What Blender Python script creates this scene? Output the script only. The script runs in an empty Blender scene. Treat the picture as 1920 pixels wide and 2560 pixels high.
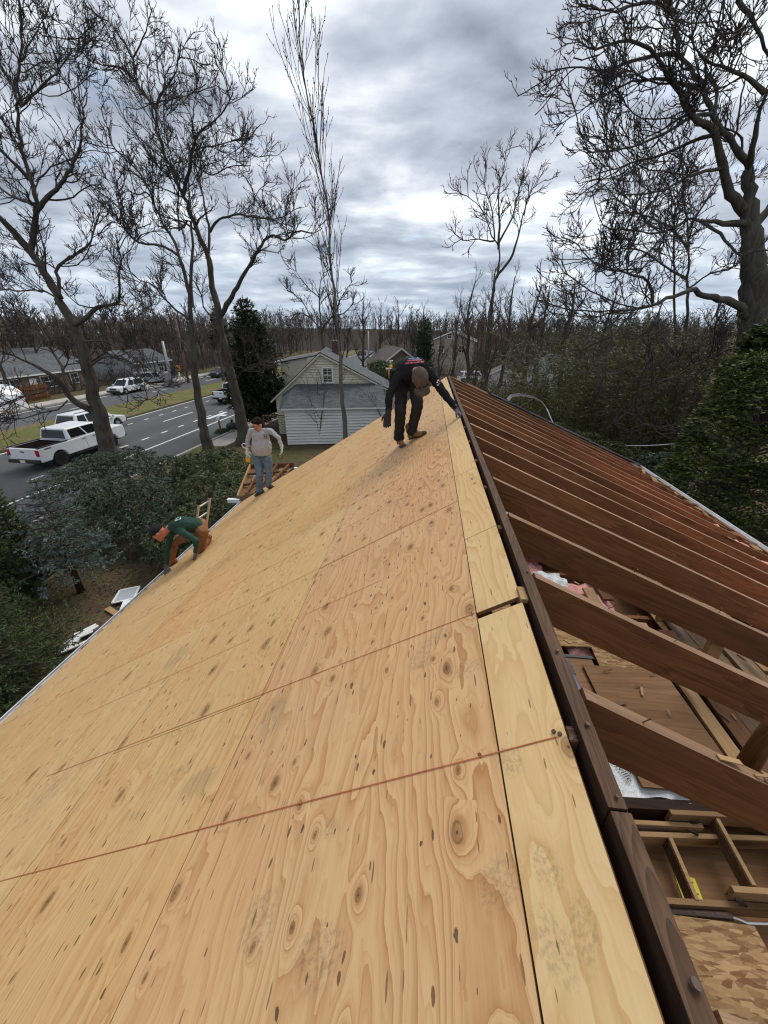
import bpy, bmesh, math, random
import numpy as np
from mathutils import Vector, Matrix, Euler
R_ = math.radians
rng = np.random.default_rng(7)
random.seed(7)
scene = bpy.context.scene
col = scene.collection

# ---------------------------------------------------------------- camera, sky, sun, exposure
CAM_H = 7.4
PITCH, YAW = R_(25.482), R_(6.219)
cam_data = bpy.data.cameras.new('camera')
cam = bpy.data.objects.new('camera', cam_data); col.objects.link(cam)
cam.location = (0, 0, CAM_H)
cam.rotation_euler = (R_(90) - PITCH, 0, YAW)
cam_data.sensor_fit = 'VERTICAL'; cam_data.sensor_height = 24.0; cam_data.sensor_width = 18.0
cam_data.lens = 961.0 / 2560.0 * 24.0
cam_data.clip_start = 0.05; cam_data.clip_end = 3000
scene.camera = cam

SUN_EL, SUN_AZ = R_(52), R_(28)          # azimuth measured from +Y towards +X
world = bpy.data.worlds.new('World'); scene.world = world; world.use_nodes = True
wn = world.node_tree; wn.nodes.clear()
def wnode(t, **k):
    n = wn.nodes.new(t)
    for a, b in k.items(): setattr(n, a, b)
    return n
def wmath(op, a, b=None, c=None):
    n = wnode('ShaderNodeMath', operation=op)
    for i, v in enumerate((a, b, c)):
        if v is None: continue
        if isinstance(v, (int, float)): n.inputs[i].default_value = v
        else: wn.links.new(v, n.inputs[i])
    return n.outputs[0]
def build_world():
    L = wn.links.new
    tc = wnode('ShaderNodeTexCoord')
    sx = wnode('ShaderNodeSeparateXYZ'); L(tc.outputs['Generated'], sx.inputs[0])
    zc = wmath('MAXIMUM', sx.outputs[2], 0.0)
    den = wmath('ADD', zc, 0.14)
    px_ = wmath('DIVIDE', sx.outputs[0], den); py_ = wmath('DIVIDE', sx.outputs[1], den)
    cb = wnode('ShaderNodeCombineXYZ'); L(px_, cb.inputs[0]); L(py_, cb.inputs[1]); cb.inputs[2].default_value = 3.7
    def noise(scale, det, rough, dist, off):
        mp = wnode('ShaderNodeMapping'); L(cb.outputs[0], mp.inputs[0]); mp.inputs['Location'].default_value = off
        mp.inputs['Scale'].default_value = (1.0, 1.25, 1)
        n = wnode('ShaderNodeTexNoise'); L(mp.outputs[0], n.inputs['Vector'])
        n.inputs['Scale'].default_value = scale; n.inputs['Detail'].default_value = det
        n.inputs['Roughness'].default_value = rough; n.inputs['Distortion'].default_value = dist
        return n.outputs[0]
    n1 = noise(1.5, 9, 0.52, 0.2, (2.3, 1.1, 0))
    n2 = noise(0.5, 4, 0.5, 0.0, (7.0, 4.0, 0))
    n3 = noise(3.9, 6, 0.55, 0.1, (1.2, 9.0, 0))
    s = wmath('ADD', wmath('MULTIPLY', n1, 0.62), wmath('ADD', wmath('MULTIPLY', n2, 0.30), wmath('MULTIPLY', n3, 0.16)))
    cr = wnode('ShaderNodeValToRGB'); L(s, cr.inputs[0])
    e = cr.color_ramp.elements
    e[0].position = 0.42; e[0].color = (0.185, 0.22, 0.275, 1)
    e[1].position = 0.68; e[1].color = (0.80, 0.835, 0.87, 1)
    for p, c in ((0.49, (0.295, 0.33, 0.395, 1)), (0.56, (0.415, 0.455, 0.525, 1)), (0.62, (0.60, 0.64, 0.69, 1))):
        q = e.new(p); q.color = c
    sky = wnode('ShaderNodeTexSky', sky_type='NISHITA'); sky.sun_disc = False
    sky.sun_elevation = SUN_EL; sky.sun_rotation = SUN_AZ
    sky.air_density = 1.0; sky.dust_density = 1.5; sky.ozone_density = 1.5
    sk = wnode('ShaderNodeVectorMath', operation='SCALE'); L(sky.outputs[0], sk.inputs[0]); sk.inputs['Scale'].default_value = 0.10
    gap = wnode('ShaderNodeMapRange'); L(noise(1.9, 6, 0.55, 0.2, (4.2, 2.6, 0)), gap.inputs[0])
    gap.inputs[1].default_value = 0.60; gap.inputs[2].default_value = 0.70; gap.inputs[3].default_value = 1.0; gap.inputs[4].default_value = 0.35
    mx = wnode('ShaderNodeMix', data_type='RGBA'); L(gap.outputs[0], mx.inputs[0]); L(sk.outputs[0], mx.inputs[6]); L(cr.outputs[0], mx.inputs[7])
    # thin bluish air between the lowest cloud rows and the horizon
    lo = wnode('ShaderNodeMapRange'); L(sx.outputs[2], lo.inputs[0]); lo.inputs[1].default_value = 0.0; lo.inputs[2].default_value = 0.22
    lo.inputs[3].default_value = 0.5; lo.inputs[4].default_value = 0.0
    mh = wnode('ShaderNodeMix', data_type='RGBA'); L(lo.outputs[0], mh.inputs[0]); L(mx.outputs[2], mh.inputs[6]); mh.inputs[7].default_value = (0.40, 0.50, 0.61, 1)
    bg = wnode('ShaderNodeBackground'); L(mh.outputs[2], bg.inputs[0]); bg.inputs[1].default_value = 0.92
    out = wnode('ShaderNodeOutputWorld'); L(bg.outputs[0], out.inputs[0])
build_world()

sd = bpy.data.lights.new('sun', 'SUN'); sd.energy = 1.5; sd.angle = R_(34); sd.color = (1.0, 0.96, 0.9)
sun = bpy.data.objects.new('sun', sd); col.objects.link(sun)
sdir = Vector((math.sin(SUN_AZ) * math.cos(SUN_EL), math.cos(SUN_AZ) * math.cos(SUN_EL), math.sin(SUN_EL)))
sun.rotation_euler = sdir.to_track_quat('Z', 'Y').to_euler(); sun.location = (10, 10, 40)
vs = scene.view_settings
vs.view_transform = 'Standard'; vs.look = 'None'; vs.exposure = 0.68; vs.gamma = 1.0; vs.use_curve_mapping = False
scene.cycles.max_bounces = 5; scene.cycles.diffuse_bounces = 3; scene.cycles.glossy_bounces = 2
scene.cycles.transmission_bounces = 3; scene.cycles.transparent_max_bounces = 4
scene.cycles.use_denoising = True
scene.cycles.filter_width = 1.2

# ---------------------------------------------------------------- survey of the place: where a sight line of the photograph meets a plane
_fw = np.array([-math.sin(YAW) * math.cos(PITCH), math.cos(YAW) * math.cos(PITCH), -math.sin(PITCH)])
_rt = np.array([math.cos(YAW), math.sin(YAW), 0.0]); _up = np.cross(_rt, _fw)
def sight(u, v):
    return _fw + _rt * ((u - 960) / 961.0) - _up * ((v - 1280) / 961.0)
def px(u, v, Y):
    d = sight(u, v); p = d * (Y / d[1]); return np.array([p[0], p[1], p[2] + CAM_H])
def pg(u, v, z=0.0):
    d = sight(u, v); p = d * ((z - CAM_H) / d[2]); return np.array([p[0], p[1], p[2] + CAM_H])
SL = R_(31.8)
RIDGE = np.array([0.416, 0.0, CAM_H - 0.98])
E_ = np.array([-math.cos(SL), 0, -math.sin(SL)]); N_ = np.array([-math.sin(SL), 0, math.cos(SL)])
def roof_pt(u, v, up=0.0):
    d = sight(u, v); o = np.array([0, 0, CAM_H]); t = ((RIDGE - o) @ N_) / (d @ N_)
    return o + d * t + N_ * up
def roof_uv(a, y, up=0.0):
    return RIDGE + E_ * a + np.array([0, y, 0]) + N_ * up

# ---------------------------------------------------------------- mesh collecting
class MB:
    def __init__(s): s.v = []; s.f = []; s.m = []
    def add(s, vs, fs, mi=0):
        o = len(s.v); s.v.extend([tuple(map(float, p)) for p in vs]); s.f.extend([tuple(i + o for i in f) for f in fs]); s.m.extend([mi] * len(fs)); return s
    def box(s, c, d, rot=None, mi=0, top=None):
        hx, hy, hz = d[0] / 2, d[1] / 2, d[2] / 2
        P = [Vector((x * hx, y * hy, z * hz)) for z in (-1, 1) for y in (-1, 1) for x in (-1, 1)]
        if rot is not None:
            m = rot if isinstance(rot, Matrix) else Euler(rot).to_matrix()
            P = [m @ p for p in P]
        P = [p + Vector(c) for p in P]
        F = [(0, 2, 3, 1), (4, 5, 7, 6), (0, 1, 5, 4), (1, 3, 7, 5), (3, 2, 6, 7), (2, 0, 4, 6)]
        o = len(s.v); s.v.extend([tuple(p) for p in P]); s.f.extend([tuple(i + o for i in f) for f in F])
        s.m.extend([mi, mi if top is None else top, mi, mi, mi, mi]); return s
    def bar(s, a, b, w, h, upv=(0, 0, 1), mi=0, top=None):
        a = Vector(a); b = Vector(b); d = b - a; L = d.length
        x = d.normalized(); u = Vector(upv); y = u.cross(x)
        if y.length < 1e-5: y = Vector((0, 1, 0)).cross(x)
        y.normalize(); z = x.cross(y)
        m = Matrix((x, y, z)).transposed()
        return s.box((a + b) / 2, (L, w, h), m, mi, top)
    def tube(s, pts, rad, n=8, mi=0, cap=True):
        pts = [Vector(p) for p in pts]; m = len(pts)
        if isinstance(rad, (int, float)): rad = [rad] * m
        o = len(s.v); prev = None
        for i, p in enumerate(pts):
            t = (pts[min(i + 1, m - 1)] - pts[max(i - 1, 0)]).normalized()
            a = prev if prev is not None else (Vector((0, 0, 1)) if abs(t.z) < 0.9 else Vector((1, 0, 0)))
            x = (a - t * a.dot(t)).normalized(); y = t.cross(x); prev = x
            for k in range(n):
                q = 2 * math.pi * k / n
                s.v.append(tuple(p + (x * math.cos(q) + y * math.sin(q)) * rad[i]))
        for i in range(m - 1):
            for k in range(n):
                k2 = (k + 1) % n
                s.f.append((o + i * n + k, o + i * n + k2, o + (i + 1) * n + k2, o + (i + 1) * n + k)); s.m.append(mi)
        if cap:
            s.f.append(tuple(o + k for k in range(n))[::-1]); s.f.append(tuple(o + (m - 1) * n + k for k in range(n))); s.m += [mi, mi]
        return s
    def prism(s, prof, a, b, mi=0):
        """prof: list of (u,v); a, b: callables turning (u,v) into points at both ends"""
        n = len(prof); A = [a(*p) for p in prof]; B = [b(*p) for p in prof]
        return s.add(A + B, [tuple(range(n))[::-1], tuple(range(n, 2 * n))] + [(i, (i + 1) % n, n + (i + 1) % n, n + i) for i in range(n)], mi)
    def ball(s, c, r, rot=None, nu=12, nv=8, mi=0):
        if isinstance(r, (int, float)): r = (r, r, r)
        m = None if rot is None else (rot if isinstance(rot, Matrix) else Euler(rot).to_matrix())
        o = len(s.v); c = Vector(c)
        P = [Vector((0, 0, r[2]))]
        for j in range(1, nv):
            th = math.pi * j / nv
            for i in range(nu):
                ph = 2 * math.pi * i / nu
                P.append(Vector((r[0] * math.sin(th) * math.cos(ph), r[1] * math.sin(th) * math.sin(ph), r[2] * math.cos(th))))
        P.append(Vector((0, 0, -r[2])))
        if m: P = [m @ p for p in P]
        s.v.extend([tuple(p + c) for p in P])
        F = [(o, o + 1 + i, o + 1 + (i + 1) % nu) for i in range(nu)]
        for j in range(nv - 2):
            for i in range(nu):
                a = o + 1 + j * nu + i; b = o + 1 + j * nu + (i + 1) % nu
                F.append((a, a + nu, b + nu, b))
        l = o + len(P) - 1
        F += [(l, l - nu + (i + 1) % nu, l - nu + i) for i in range(nu)]
        s.f.extend(F); s.m.extend([mi] * len(F)); return s
    def cap(s, p0, r0, p1, r1, n=12, mi=0):
        p0 = Vector(p0); p1 = Vector(p1); d = (p1 - p0); L = d.length or 1e-6; t = d / L
        pts = []; rr = []
        for k in range(4):
            q = (k + 0.35) / 4 * math.pi / 2; pts.append(p0 - t * r0 * math.cos(q)); rr.append(r0 * math.sin(q))
        pts.append(p0); rr.append(r0); pts.append(p1); rr.append(r1)
        for k in range(3, -1, -1):
            q = (k + 0.35) / 4 * math.pi / 2; pts.append(p1 + t * r1 * math.cos(q)); rr.append(r1 * math.sin(q))
        return s.tube(pts, rr, n, mi)
    def data(s, name):
        me = bpy.data.meshes.new(name); me.from_pydata(s.v, [], s.f); return me
    def build(s, name, mats, parent=None, smooth=False, bevel=0, loc=None, rot=None):
        me = s.data(name)
        mats = mats if isinstance(mats, (list, tuple)) else [mats]
        for m in mats: me.materials.append(M[m] if isinstance(m, str) else m)
        if any(s.m): me.polygons.foreach_set('material_index', s.m)
        fix(me)
        if smooth: me.shade_smooth()
        ob = link(name, me, parent)
        if loc is not None: ob.location = loc
        if rot is not None: ob.rotation_euler = rot
        if bevel:
            b = ob.modifiers.new('bevel', 'BEVEL'); b.width = bevel; b.segments = 2; b.limit_method = 'ANGLE'; b.angle_limit = R_(35)
            b.harden_normals = False
        return ob
def fix(me):
    bm = bmesh.new(); bm.from_mesh(me); bmesh.ops.recalc_face_normals(bm, faces=bm.faces); bm.to_mesh(me); bm.free(); me.update()
def link(name, me, parent=None):
    ob = bpy.data.objects.new(name, me); col.objects.link(ob)
    if parent is not None: ob.parent = parent
    return ob
def npmesh(name, V, F, mats, parent=None, smooth=False, mi=None):
    """V (n,3), F (m,k) arrays"""
    me = bpy.data.meshes.new(name); V = np.ascontiguousarray(V, np.float32); F = np.ascontiguousarray(F, np.int32)
    me.vertices.add(len(V)); me.vertices.foreach_set('co', V.ravel())
    k = F.shape[1]; me.loops.add(F.size); me.loops.foreach_set('vertex_index', F.ravel())
    me.polygons.add(len(F)); me.polygons.foreach_set('loop_start', np.arange(0, F.size, k, dtype=np.int32))
    me.polygons.foreach_set('loop_total', np.full(len(F), k, np.int32))
    if mi is not None: me.polygons.foreach_set('material_index', np.asarray(mi, np.int32))
    me.update(calc_edges=True); me.validate()
    for m in (mats if isinstance(mats, (list, tuple)) else [mats]): me.materials.append(M[m] if isinstance(m, str) else m)
    if smooth: me.shade_smooth()
    return link(name, me, parent) if name else me
def empty(name, loc=(0, 0, 0), rz=0.0):
    o = bpy.data.objects.new(name, None); o.empty_display_size = 0.1; col.objects.link(o); o.location = tuple(map(float, loc)); o.rotation_euler = (0, 0, rz); return o
def tag(o, label, cat, group=None, kind=None):
    o['label'] = label; o['category'] = cat
    if group: o['group'] = group
    if kind: o['kind'] = kind
    return o
def structure(o, label=None, cat=None):
    o['kind'] = 'structure'
    if label: o['label'] = label
    if cat: o['category'] = cat
    return o
def copy_tree(o, parent=None):
    c = o.copy(); col.objects.link(c); c.parent = parent
    for ch in list(o.children): copy_tree(ch, c)
    return c
# ---------------------------------------------------------------- materials
M = {}
class NT:
    def __init__(s, name, rough=0.8, spec=0.3, metal=0.0):
        s.mat = bpy.data.materials.new(name); s.mat.use_nodes = True; s.t = s.mat.node_tree
        s.b = s.t.nodes['Principled BSDF']; s.b.inputs['Roughness'].default_value = rough
        s.b.inputs['Specular IOR Level'].default_value = spec; s.b.inputs['Metallic'].default_value = metal
        M[name] = s.mat
    def n(s, t, **k):
        q = s.t.nodes.new(t)
        for a, b in k.items(): setattr(q, a, b)
        return q
    def l(s, a, b): s.t.links.new(a, b)
    def put(s, inp, v):
        if isinstance(v, bpy.types.NodeSocket): s.l(v, inp)
        elif isinstance(v, (tuple, list)) and len(v) == 3 and inp.type == 'RGBA': inp.default_value = (*v, 1)
        else: inp.default_value = v
    def m(s, op, a, b=0.0, c=None, clamp=False):
        q = s.n('ShaderNodeMath', operation=op, use_clamp=clamp); s.put(q.inputs[0], a); s.put(q.inputs[1], b)
        if c is not None: s.put(q.inputs[2], c)
        return q.outputs[0]
    def co(s, scale=(1, 1, 1), kind='Object', rnd=0.0, loc=(0, 0, 0), rot=(0, 0, 0)):
        tc = s.n('ShaderNodeTexCoord'); src = tc.outputs[kind]
        if kind == 'World': pass
        if rnd:
            oi = s.n('ShaderNodeObjectInfo'); v = s.n('ShaderNodeVectorMath', operation='MULTIPLY_ADD')
            cb = s.n('ShaderNodeCombineXYZ')
            for i, k in enumerate((1.0, 1.7, 0.6)): s.l(s.m('MULTIPLY', oi.outputs['Random'], rnd * k), cb.inputs[i])
            a = s.n('ShaderNodeVectorMath', operation='ADD'); s.l(src, a.inputs[0]); s.l(cb.outputs[0], a.inputs[1]); src = a.outputs[0]
        mp = s.n('ShaderNodeMapping'); s.l(src, mp.inputs[0]); mp.inputs['Scale'].default_value = scale; mp.inputs['Location'].default_value = loc; mp.inputs['Rotation'].default_value = rot
        return mp.outputs[0]
    def wco(s, scale=(1, 1, 1)):
        g = s.n('ShaderNodeNewGeometry'); mp = s.n('ShaderNodeMapping'); s.l(g.outputs['Position'], mp.inputs[0]); mp.inputs['Scale'].default_value = scale; return mp.outputs[0]
    def noise(s, v, scale=5, det=4, rough=0.55, dist=0.0, out=0):
        q = s.n('ShaderNodeTexNoise'); s.l(v, q.inputs['Vector']); q.inputs['Scale'].default_value = scale; q.inputs['Detail'].default_value = det
        q.inputs['Roughness'].default_value = rough; q.inputs['Distortion'].default_value = dist; return q.outputs[out]
    def vor(s, v, scale=1.0, dims='3D', feat='F1', rand=1.0):
        q = s.n('ShaderNodeTexVoronoi', voronoi_dimensions=dims, feature=feat); s.l(v, q.inputs['Vector']); q.inputs['Scale'].default_value = scale
        q.inputs['Randomness'].default_value = rand; return q
    def ramp(s, f, stops, interp='LINEAR'):
        q = s.n('ShaderNodeValToRGB'); s.l(f, q.inputs[0]); e = q.color_ramp.elements; q.color_ramp.interpolation = interp
        while len(e) < len(stops): e.new(0.5)
        for i, (p, c) in enumerate(stops):
            e[i].position = p; e[i].color = (*c, 1) if isinstance(c, (tuple, list)) else (c, c, c, 1)
        return q.outputs[0]
    def mix(s, f, a, b, mode='MIX'):
        q = s.n('ShaderNodeMix', data_type='RGBA', blend_type=mode); s.put(q.inputs[0], f); s.put(q.inputs[6], a); s.put(q.inputs[7], b); return q.outputs[2]
    def rngmap(s, f, a, b, c=0.0, d=1.0):
        q = s.n('ShaderNodeMapRange'); s.put(q.inputs[0], f)
        for i, v in zip((1, 2, 3, 4), (a, b, c, d)): q.inputs[i].default_value = v
        return q.outputs[0]
    def col(s, c): s.put(s.b.inputs['Base Color'], c); return s
    def bump(s, h, strength=0.3, dist=0.01):
        q = s.n('ShaderNodeBump'); q.inputs['Strength'].default_value = strength; q.inputs['Distance'].default_value = dist
        s.l(h, q.inputs['Height']); s.l(q.outputs[0], s.b.inputs['Normal']); return s
    def objrand(s): return s.n('ShaderNodeObjectInfo').outputs['Random']
    def island(s): return s.n('ShaderNodeNewGeometry').outputs['Random Per Island']

def plain(name, c, rough=0.7, spec=0.3, metal=0.0, var=0.12, scale=6.0, bump=0.0, bscale=60):
    t = NT(name, rough, spec, metal)
    f = t.noise(t.co(), scale, 5, 0.6)
    lo = tuple(x * (1 - var) for x in c); hi = tuple(min(1, x * (1 + var)) for x in c)
    t.col(t.ramp(f, [(0.3, lo), (0.7, hi)]))
    if bump: t.bump(t.noise(t.co(), bscale, 3), bump, 0.004)
    return t

def plywood(name, pale, dark, pink, knots=1.0, kscale=(4.3, 2.6, 1), kthr=0.50):
    """rotary-cut softwood veneer: nested contour grain, knots with rings, specks, grey scuffs. Local x runs across, y along the grain"""
    t = NT(name, 0.60, 0.30)
    base = t.co((1, 1, 1), rnd=37.0)
    low = t.noise(t.co((2.0, 0.36, 1), rnd=37.0), 1.0, 3, 0.5, 0.2)
    mid = t.noise(t.co((9.0, 1.1, 1), rnd=37.0), 1.0, 3, 0.55, 0.0)
    sep = t.n('ShaderNodeSeparateXYZ'); t.l(base, sep.inputs[0])
    # big knots
    jit = t.n('ShaderNodeVectorMath', operation='MULTIPLY_ADD'); t.l(t.noise(t.co((14, 9, 1), rnd=37.0), 1.0, 2, 0.5, 0, 1), jit.inputs[0]); jit.inputs[1].default_value = (0.10, 0.10, 0); t.l(t.co(kscale, rnd=37.0), jit.inputs[2])
    kv = t.vor(jit.outputs[0], 1.0, '2D'); kd = kv.outputs['Distance']
    ks = t.n('ShaderNodeSeparateColor'); t.l(kv.outputs['Color'], ks.inputs[0])
    keep = t.m('GREATER_THAN', ks.outputs[0], kthr if knots >= 1 else 0.90)
    size = t.m('ADD', t.m('MULTIPLY', t.m('POWER', ks.outputs[1], 2.0), 0.085), 0.045)
    q = t.m('DIVIDE', kd, size)
    bell = t.m('MULTIPLY', t.m('POWER', 2.718, t.m('MULTIPLY', t.m('MULTIPLY', q, q), -0.16)), keep)
    f = t.m('ADD', t.m('ADD', t.m('MULTIPLY', sep.outputs[0], 14.0), t.m('MULTIPLY', low, 22.0)), t.m('ADD', t.m('MULTIPLY', mid, 2.6), t.m('MULTIPLY', bell, 2.3)))
    wob = t.noise(t.co((7.0, 4.2, 1), rnd=37.0), 1.0, 3, 0.55); f = t.m('ADD', f, t.m('MULTIPLY', wob, 1.5))
    saw = t.m('FRACT', f)
    saw2 = t.m('FRACT', t.m('MULTIPLY', f, 2.3))
    fine = t.noise(t.co((150, 2.6, 1), rnd=37.0), 1.0, 3, 0.65)
    amp = t.rngmap(t.noise(t.co((1.6, 0.5, 1), rnd=91.0), 1.0, 3, 0.5), 0.35, 0.65, 0.45, 1.0)
    line = t.m('MULTIPLY', t.m('ADD', t.m('MULTIPLY', t.m('POWER', saw, 2.6), 0.62), t.m('MULTIPLY', t.m('POWER', saw2, 3.5), 0.24)), amp)
    g = t.m('ADD', line, t.m('MULTIPLY', fine, 0.50))
    c = t.ramp(g, [(0.08, pale), (0.42, tuple((a * 1.3 + b) / 2.3 for a, b in zip(pale, dark))), (0.98, dark)])
    blot = t.noise(t.co((0.9, 0.5, 1), rnd=53.0), 1.0, 4, 0.6)
    pk = t.m('MULTIPLY', t.rngmap(t.m('ADD', blot, t.m('MULTIPLY', t.objrand(), 0.35)), 0.48, 0.86), 0.8, clamp=True)
    c = t.mix(pk, c, t.mix(1.0, c, pink, 'MULTIPLY'))
    # knot colouring
    ring = t.m('MULTIPLY', t.rngmap(q, 2.1, 1.0), keep)
    c = t.mix(t.m('MULTIPLY', ring, 0.40, clamp=True), c, (dark[0] * 0.7, dark[1] * 0.6, dark[2] * 0.5))
    core = t.m('MULTIPLY', t.rngmap(q, 0.85, 0.5), keep)
    c = t.mix(t.m('MULTIPLY', core, t.m('ADD', 0.45, t.m('MULTIPLY', ks.outputs[2], 0.5)), clamp=True), c, (0.20, 0.085, 0.026))
    edge = t.m('MULTIPLY', t.m('MULTIPLY', t.rngmap(q, 1.05, 0.85), t.rngmap(q, 0.62, 0.82)), keep)
    c = t.mix(t.m('MULTIPLY', edge, 0.55, clamp=True), c, (0.06, 0.028, 0.012))
    heart = t.m('MULTIPLY', t.rngmap(q, 0.26, 0.10), keep)
    c = t.mix(t.m('MULTIPLY', heart, 0.85, clamp=True), c, (0.03, 0.015, 0.008))
    # specks and short splits
    for sc, thr, rad, rcol in (((46, 1.0, 1), 0.86, 0.05, (0.16, 0.07, 0.025)), ((11, 4.6, 1), 0.76, 0.055, (0.045, 0.018, 0.007)), ((21, 6.5, 1), 0.76, 0.085, (0.10, 0.040, 0.014)), ((46, 6.0, 1), 0.80, 0.13, (0.17, 0.08, 0.03))) if knots >= 1 else (((9, 3.2, 1), 0.90, 0.06, (0.07, 0.03, 0.012)), ((46, 6.0, 1), 0.84, 0.12, (0.20, 0.10, 0.04))):
        jv = t.n('ShaderNodeVectorMath', operation='MULTIPLY_ADD'); t.l(t.noise(t.co((30, 14, 1), rnd=37.0), 1.0, 3, 0.6, 0, 1), jv.inputs[0]); jv.inputs[1].default_value = (0.32, 0.22, 0); t.l(t.co(sc, rnd=71.0), jv.inputs[2]); sv = t.vor(jv.outputs[0], 1.0, '2D'); ss = t.n('ShaderNodeSeparateColor'); t.l(sv.outputs['Color'], ss.inputs[0])
        k = t.m('MULTIPLY', t.rngmap(t.m('DIVIDE', sv.outputs['Distance'], t.m('ADD', t.m('MULTIPLY', ss.outputs[2], rad), 0.030)), 1.06, 0.86), t.m('GREATER_THAN', ss.outputs[0], thr))
        c = t.mix(t.m('MULTIPLY', k, 0.85, clamp=True), c, rcol)
    # boot scuffs: grey, broken up
    sm = t.noise(t.wco((1.0, 1.0, 1.0)), 1.05, 3, 0.5); sb = t.noise(t.wco((1, 1, 1)), 26, 3, 0.7)
    sc_ = t.m('MULTIPLY', t.rngmap(sm, 0.56, 0.66), t.rngmap(sb, 0.48, 0.62), clamp=True)
    c = t.mix(t.m('MULTIPLY', sc_, 0.32), c, (0.16, 0.125, 0.09))
    c = t.mix(t.rngmap(t.noise(t.wco(), 0.7, 4, 0.6), 0.35, 0.75, 0.0, 0.22), c, (0.42, 0.27, 0.13))
    t.col(c); t.bump(g, 0.12, 0.003)
    return t
plywood('plywood', (0.72, 0.495, 0.235), (0.47, 0.245, 0.080), (0.95, 0.84, 0.74), 1.0, (4.3, 2.6, 1), 0.62)
plywood('plywood_knotty', (0.715, 0.475, 0.24), (0.43, 0.205, 0.072), (0.95, 0.80, 0.71), 1.0, (6.0, 3.8, 1), 0.24)
plain('ply_edge', (0.20, 0.11, 0.05), 0.85, 0.1, var=0.4, scale=70)  # edge colour darkened for the glue layers and the shade inside the panel gaps
plywood('plywood_strip', (0.74, 0.54, 0.28), (0.56, 0.34, 0.13), (1.0, 0.93, 0.82), 0.0)

def lumber(name, pale, dark, axis=0, knots=True, rough=0.75, ring=14.0):
    """sawn board, grain along the given local axis"""
    t = NT(name, rough, 0.2)
    def sc(a, b):
        v = [b, b, b]; v[axis] = a; return tuple(v)
    f1 = t.noise(t.co(sc(0.5, 7.0), rnd=41.0), 1.0, 3, 0.5, 0.4)
    saw = t.m('FRACT', t.m('MULTIPLY', f1, ring))
    fine = t.noise(t.co(sc(2.2, 120.0), rnd=41.0), 1.0, 4, 0.7)
    blot = t.noise(t.co(sc(1.2, 4.0), rnd=23.0), 1.0, 4, 0.65)
    g = t.m('ADD', t.m('MULTIPLY', saw, 0.24), t.m('ADD', t.m('MULTIPLY', fine, 0.46), t.m('MULTIPLY', blot, 0.52)))
    c = t.ramp(g, [(0.38, dark), (0.88, pale)])
    st = t.rngmap(t.noise(t.co(sc(0.8, 9.0), rnd=67.0), 1.0, 5, 0.7), 0.56, 0.70)
    c = t.mix(t.m('MULTIPLY', st, 0.55), c, tuple(x * 0.4 for x in dark))
    c = t.mix(t.m('MULTIPLY', t.objrand(), 0.62), c, tuple(x * 0.62 for x in dark))
    if knots:
        kv = t.vor(t.co(sc(1.25, 5.2), rnd=19.0), 1.0); s = t.n('ShaderNodeSeparateColor'); t.l(kv.outputs['Color'], s.inputs[0])
        keep = t.m('GREATER_THAN', s.outputs[0], 0.45)
        k = t.m('MULTIPLY', t.rngmap(kv.outputs['Distance'], 0.23, 0.09), keep)
        c = t.mix(t.m('MULTIPLY', k, 0.85, clamp=True), c, tuple(x * 0.22 for x in dark))
    t.col(c); t.bump(g, 0.18, 0.003)
    return t
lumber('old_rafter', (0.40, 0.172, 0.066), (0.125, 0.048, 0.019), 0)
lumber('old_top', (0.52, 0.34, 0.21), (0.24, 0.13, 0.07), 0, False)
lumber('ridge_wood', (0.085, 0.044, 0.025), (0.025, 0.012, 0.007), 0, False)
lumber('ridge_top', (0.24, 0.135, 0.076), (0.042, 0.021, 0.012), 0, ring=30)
lumber('brown_board', (0.26, 0.125, 0.055), (0.12, 0.05, 0.022), 0)
lumber('new_board', (0.52, 0.34, 0.17), (0.33, 0.19, 0.085), 0)
lumber('grey_board', (0.27, 0.175, 0.105), (0.12, 0.072, 0.042), 0)
lumber('tan_panel', (0.34, 0.19, 0.095), (0.20, 0.10, 0.045), 0, False, ring=9)
lumber('log_wood', (0.34, 0.19, 0.075), (0.14, 0.07, 0.03), 2)

def osb(name, pale, dark):
    t = NT(name, 0.75, 0.2); cs = []
    for i, r in enumerate((0.2, 1.3, 2.4)):
        v = t.vor(t.co((20, 84, 1), rot=(0, 0, r), loc=(i * 3.1, i, 0)), 1.0, '2D'); s = t.n('ShaderNodeSeparateColor'); t.l(v.outputs['Color'], s.inputs[0]); cs.append((s.outputs[0], s.outputs[1], v.outputs['Distance']))
    f = cs[0][0]
    a = t.m('GREATER_THAN', cs[1][1], 0.5); b = t.m('GREATER_THAN', cs[2][1], 0.6)
    mixf = t.m('ADD', t.m('MULTIPLY', cs[0][0], t.m('SUBTRACT', 1.0, a)), t.m('MULTIPLY', cs[1][0], a))
    mixf = t.m('ADD', t.m('MULTIPLY', mixf, t.m('SUBTRACT', 1.0, b)), t.m('MULTIPLY', cs[2][0], b))
    fine = t.noise(t.co((60, 60, 1)), 1.0, 3)
    c = t.ramp(t.m('ADD', t.m('MULTIPLY', mixf, 0.75), t.m('MULTIPLY', fine, 0.3)), [(0.15, dark), (0.55, tuple((x + y) / 2 for x, y in zip(pale, dark))), (0.95, pale)])
    t.col(c); t.bump(mixf, 0.25, 0.003)
osb('osb', (0.50, 0.32, 0.15), (0.20, 0.095, 0.04))

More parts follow.
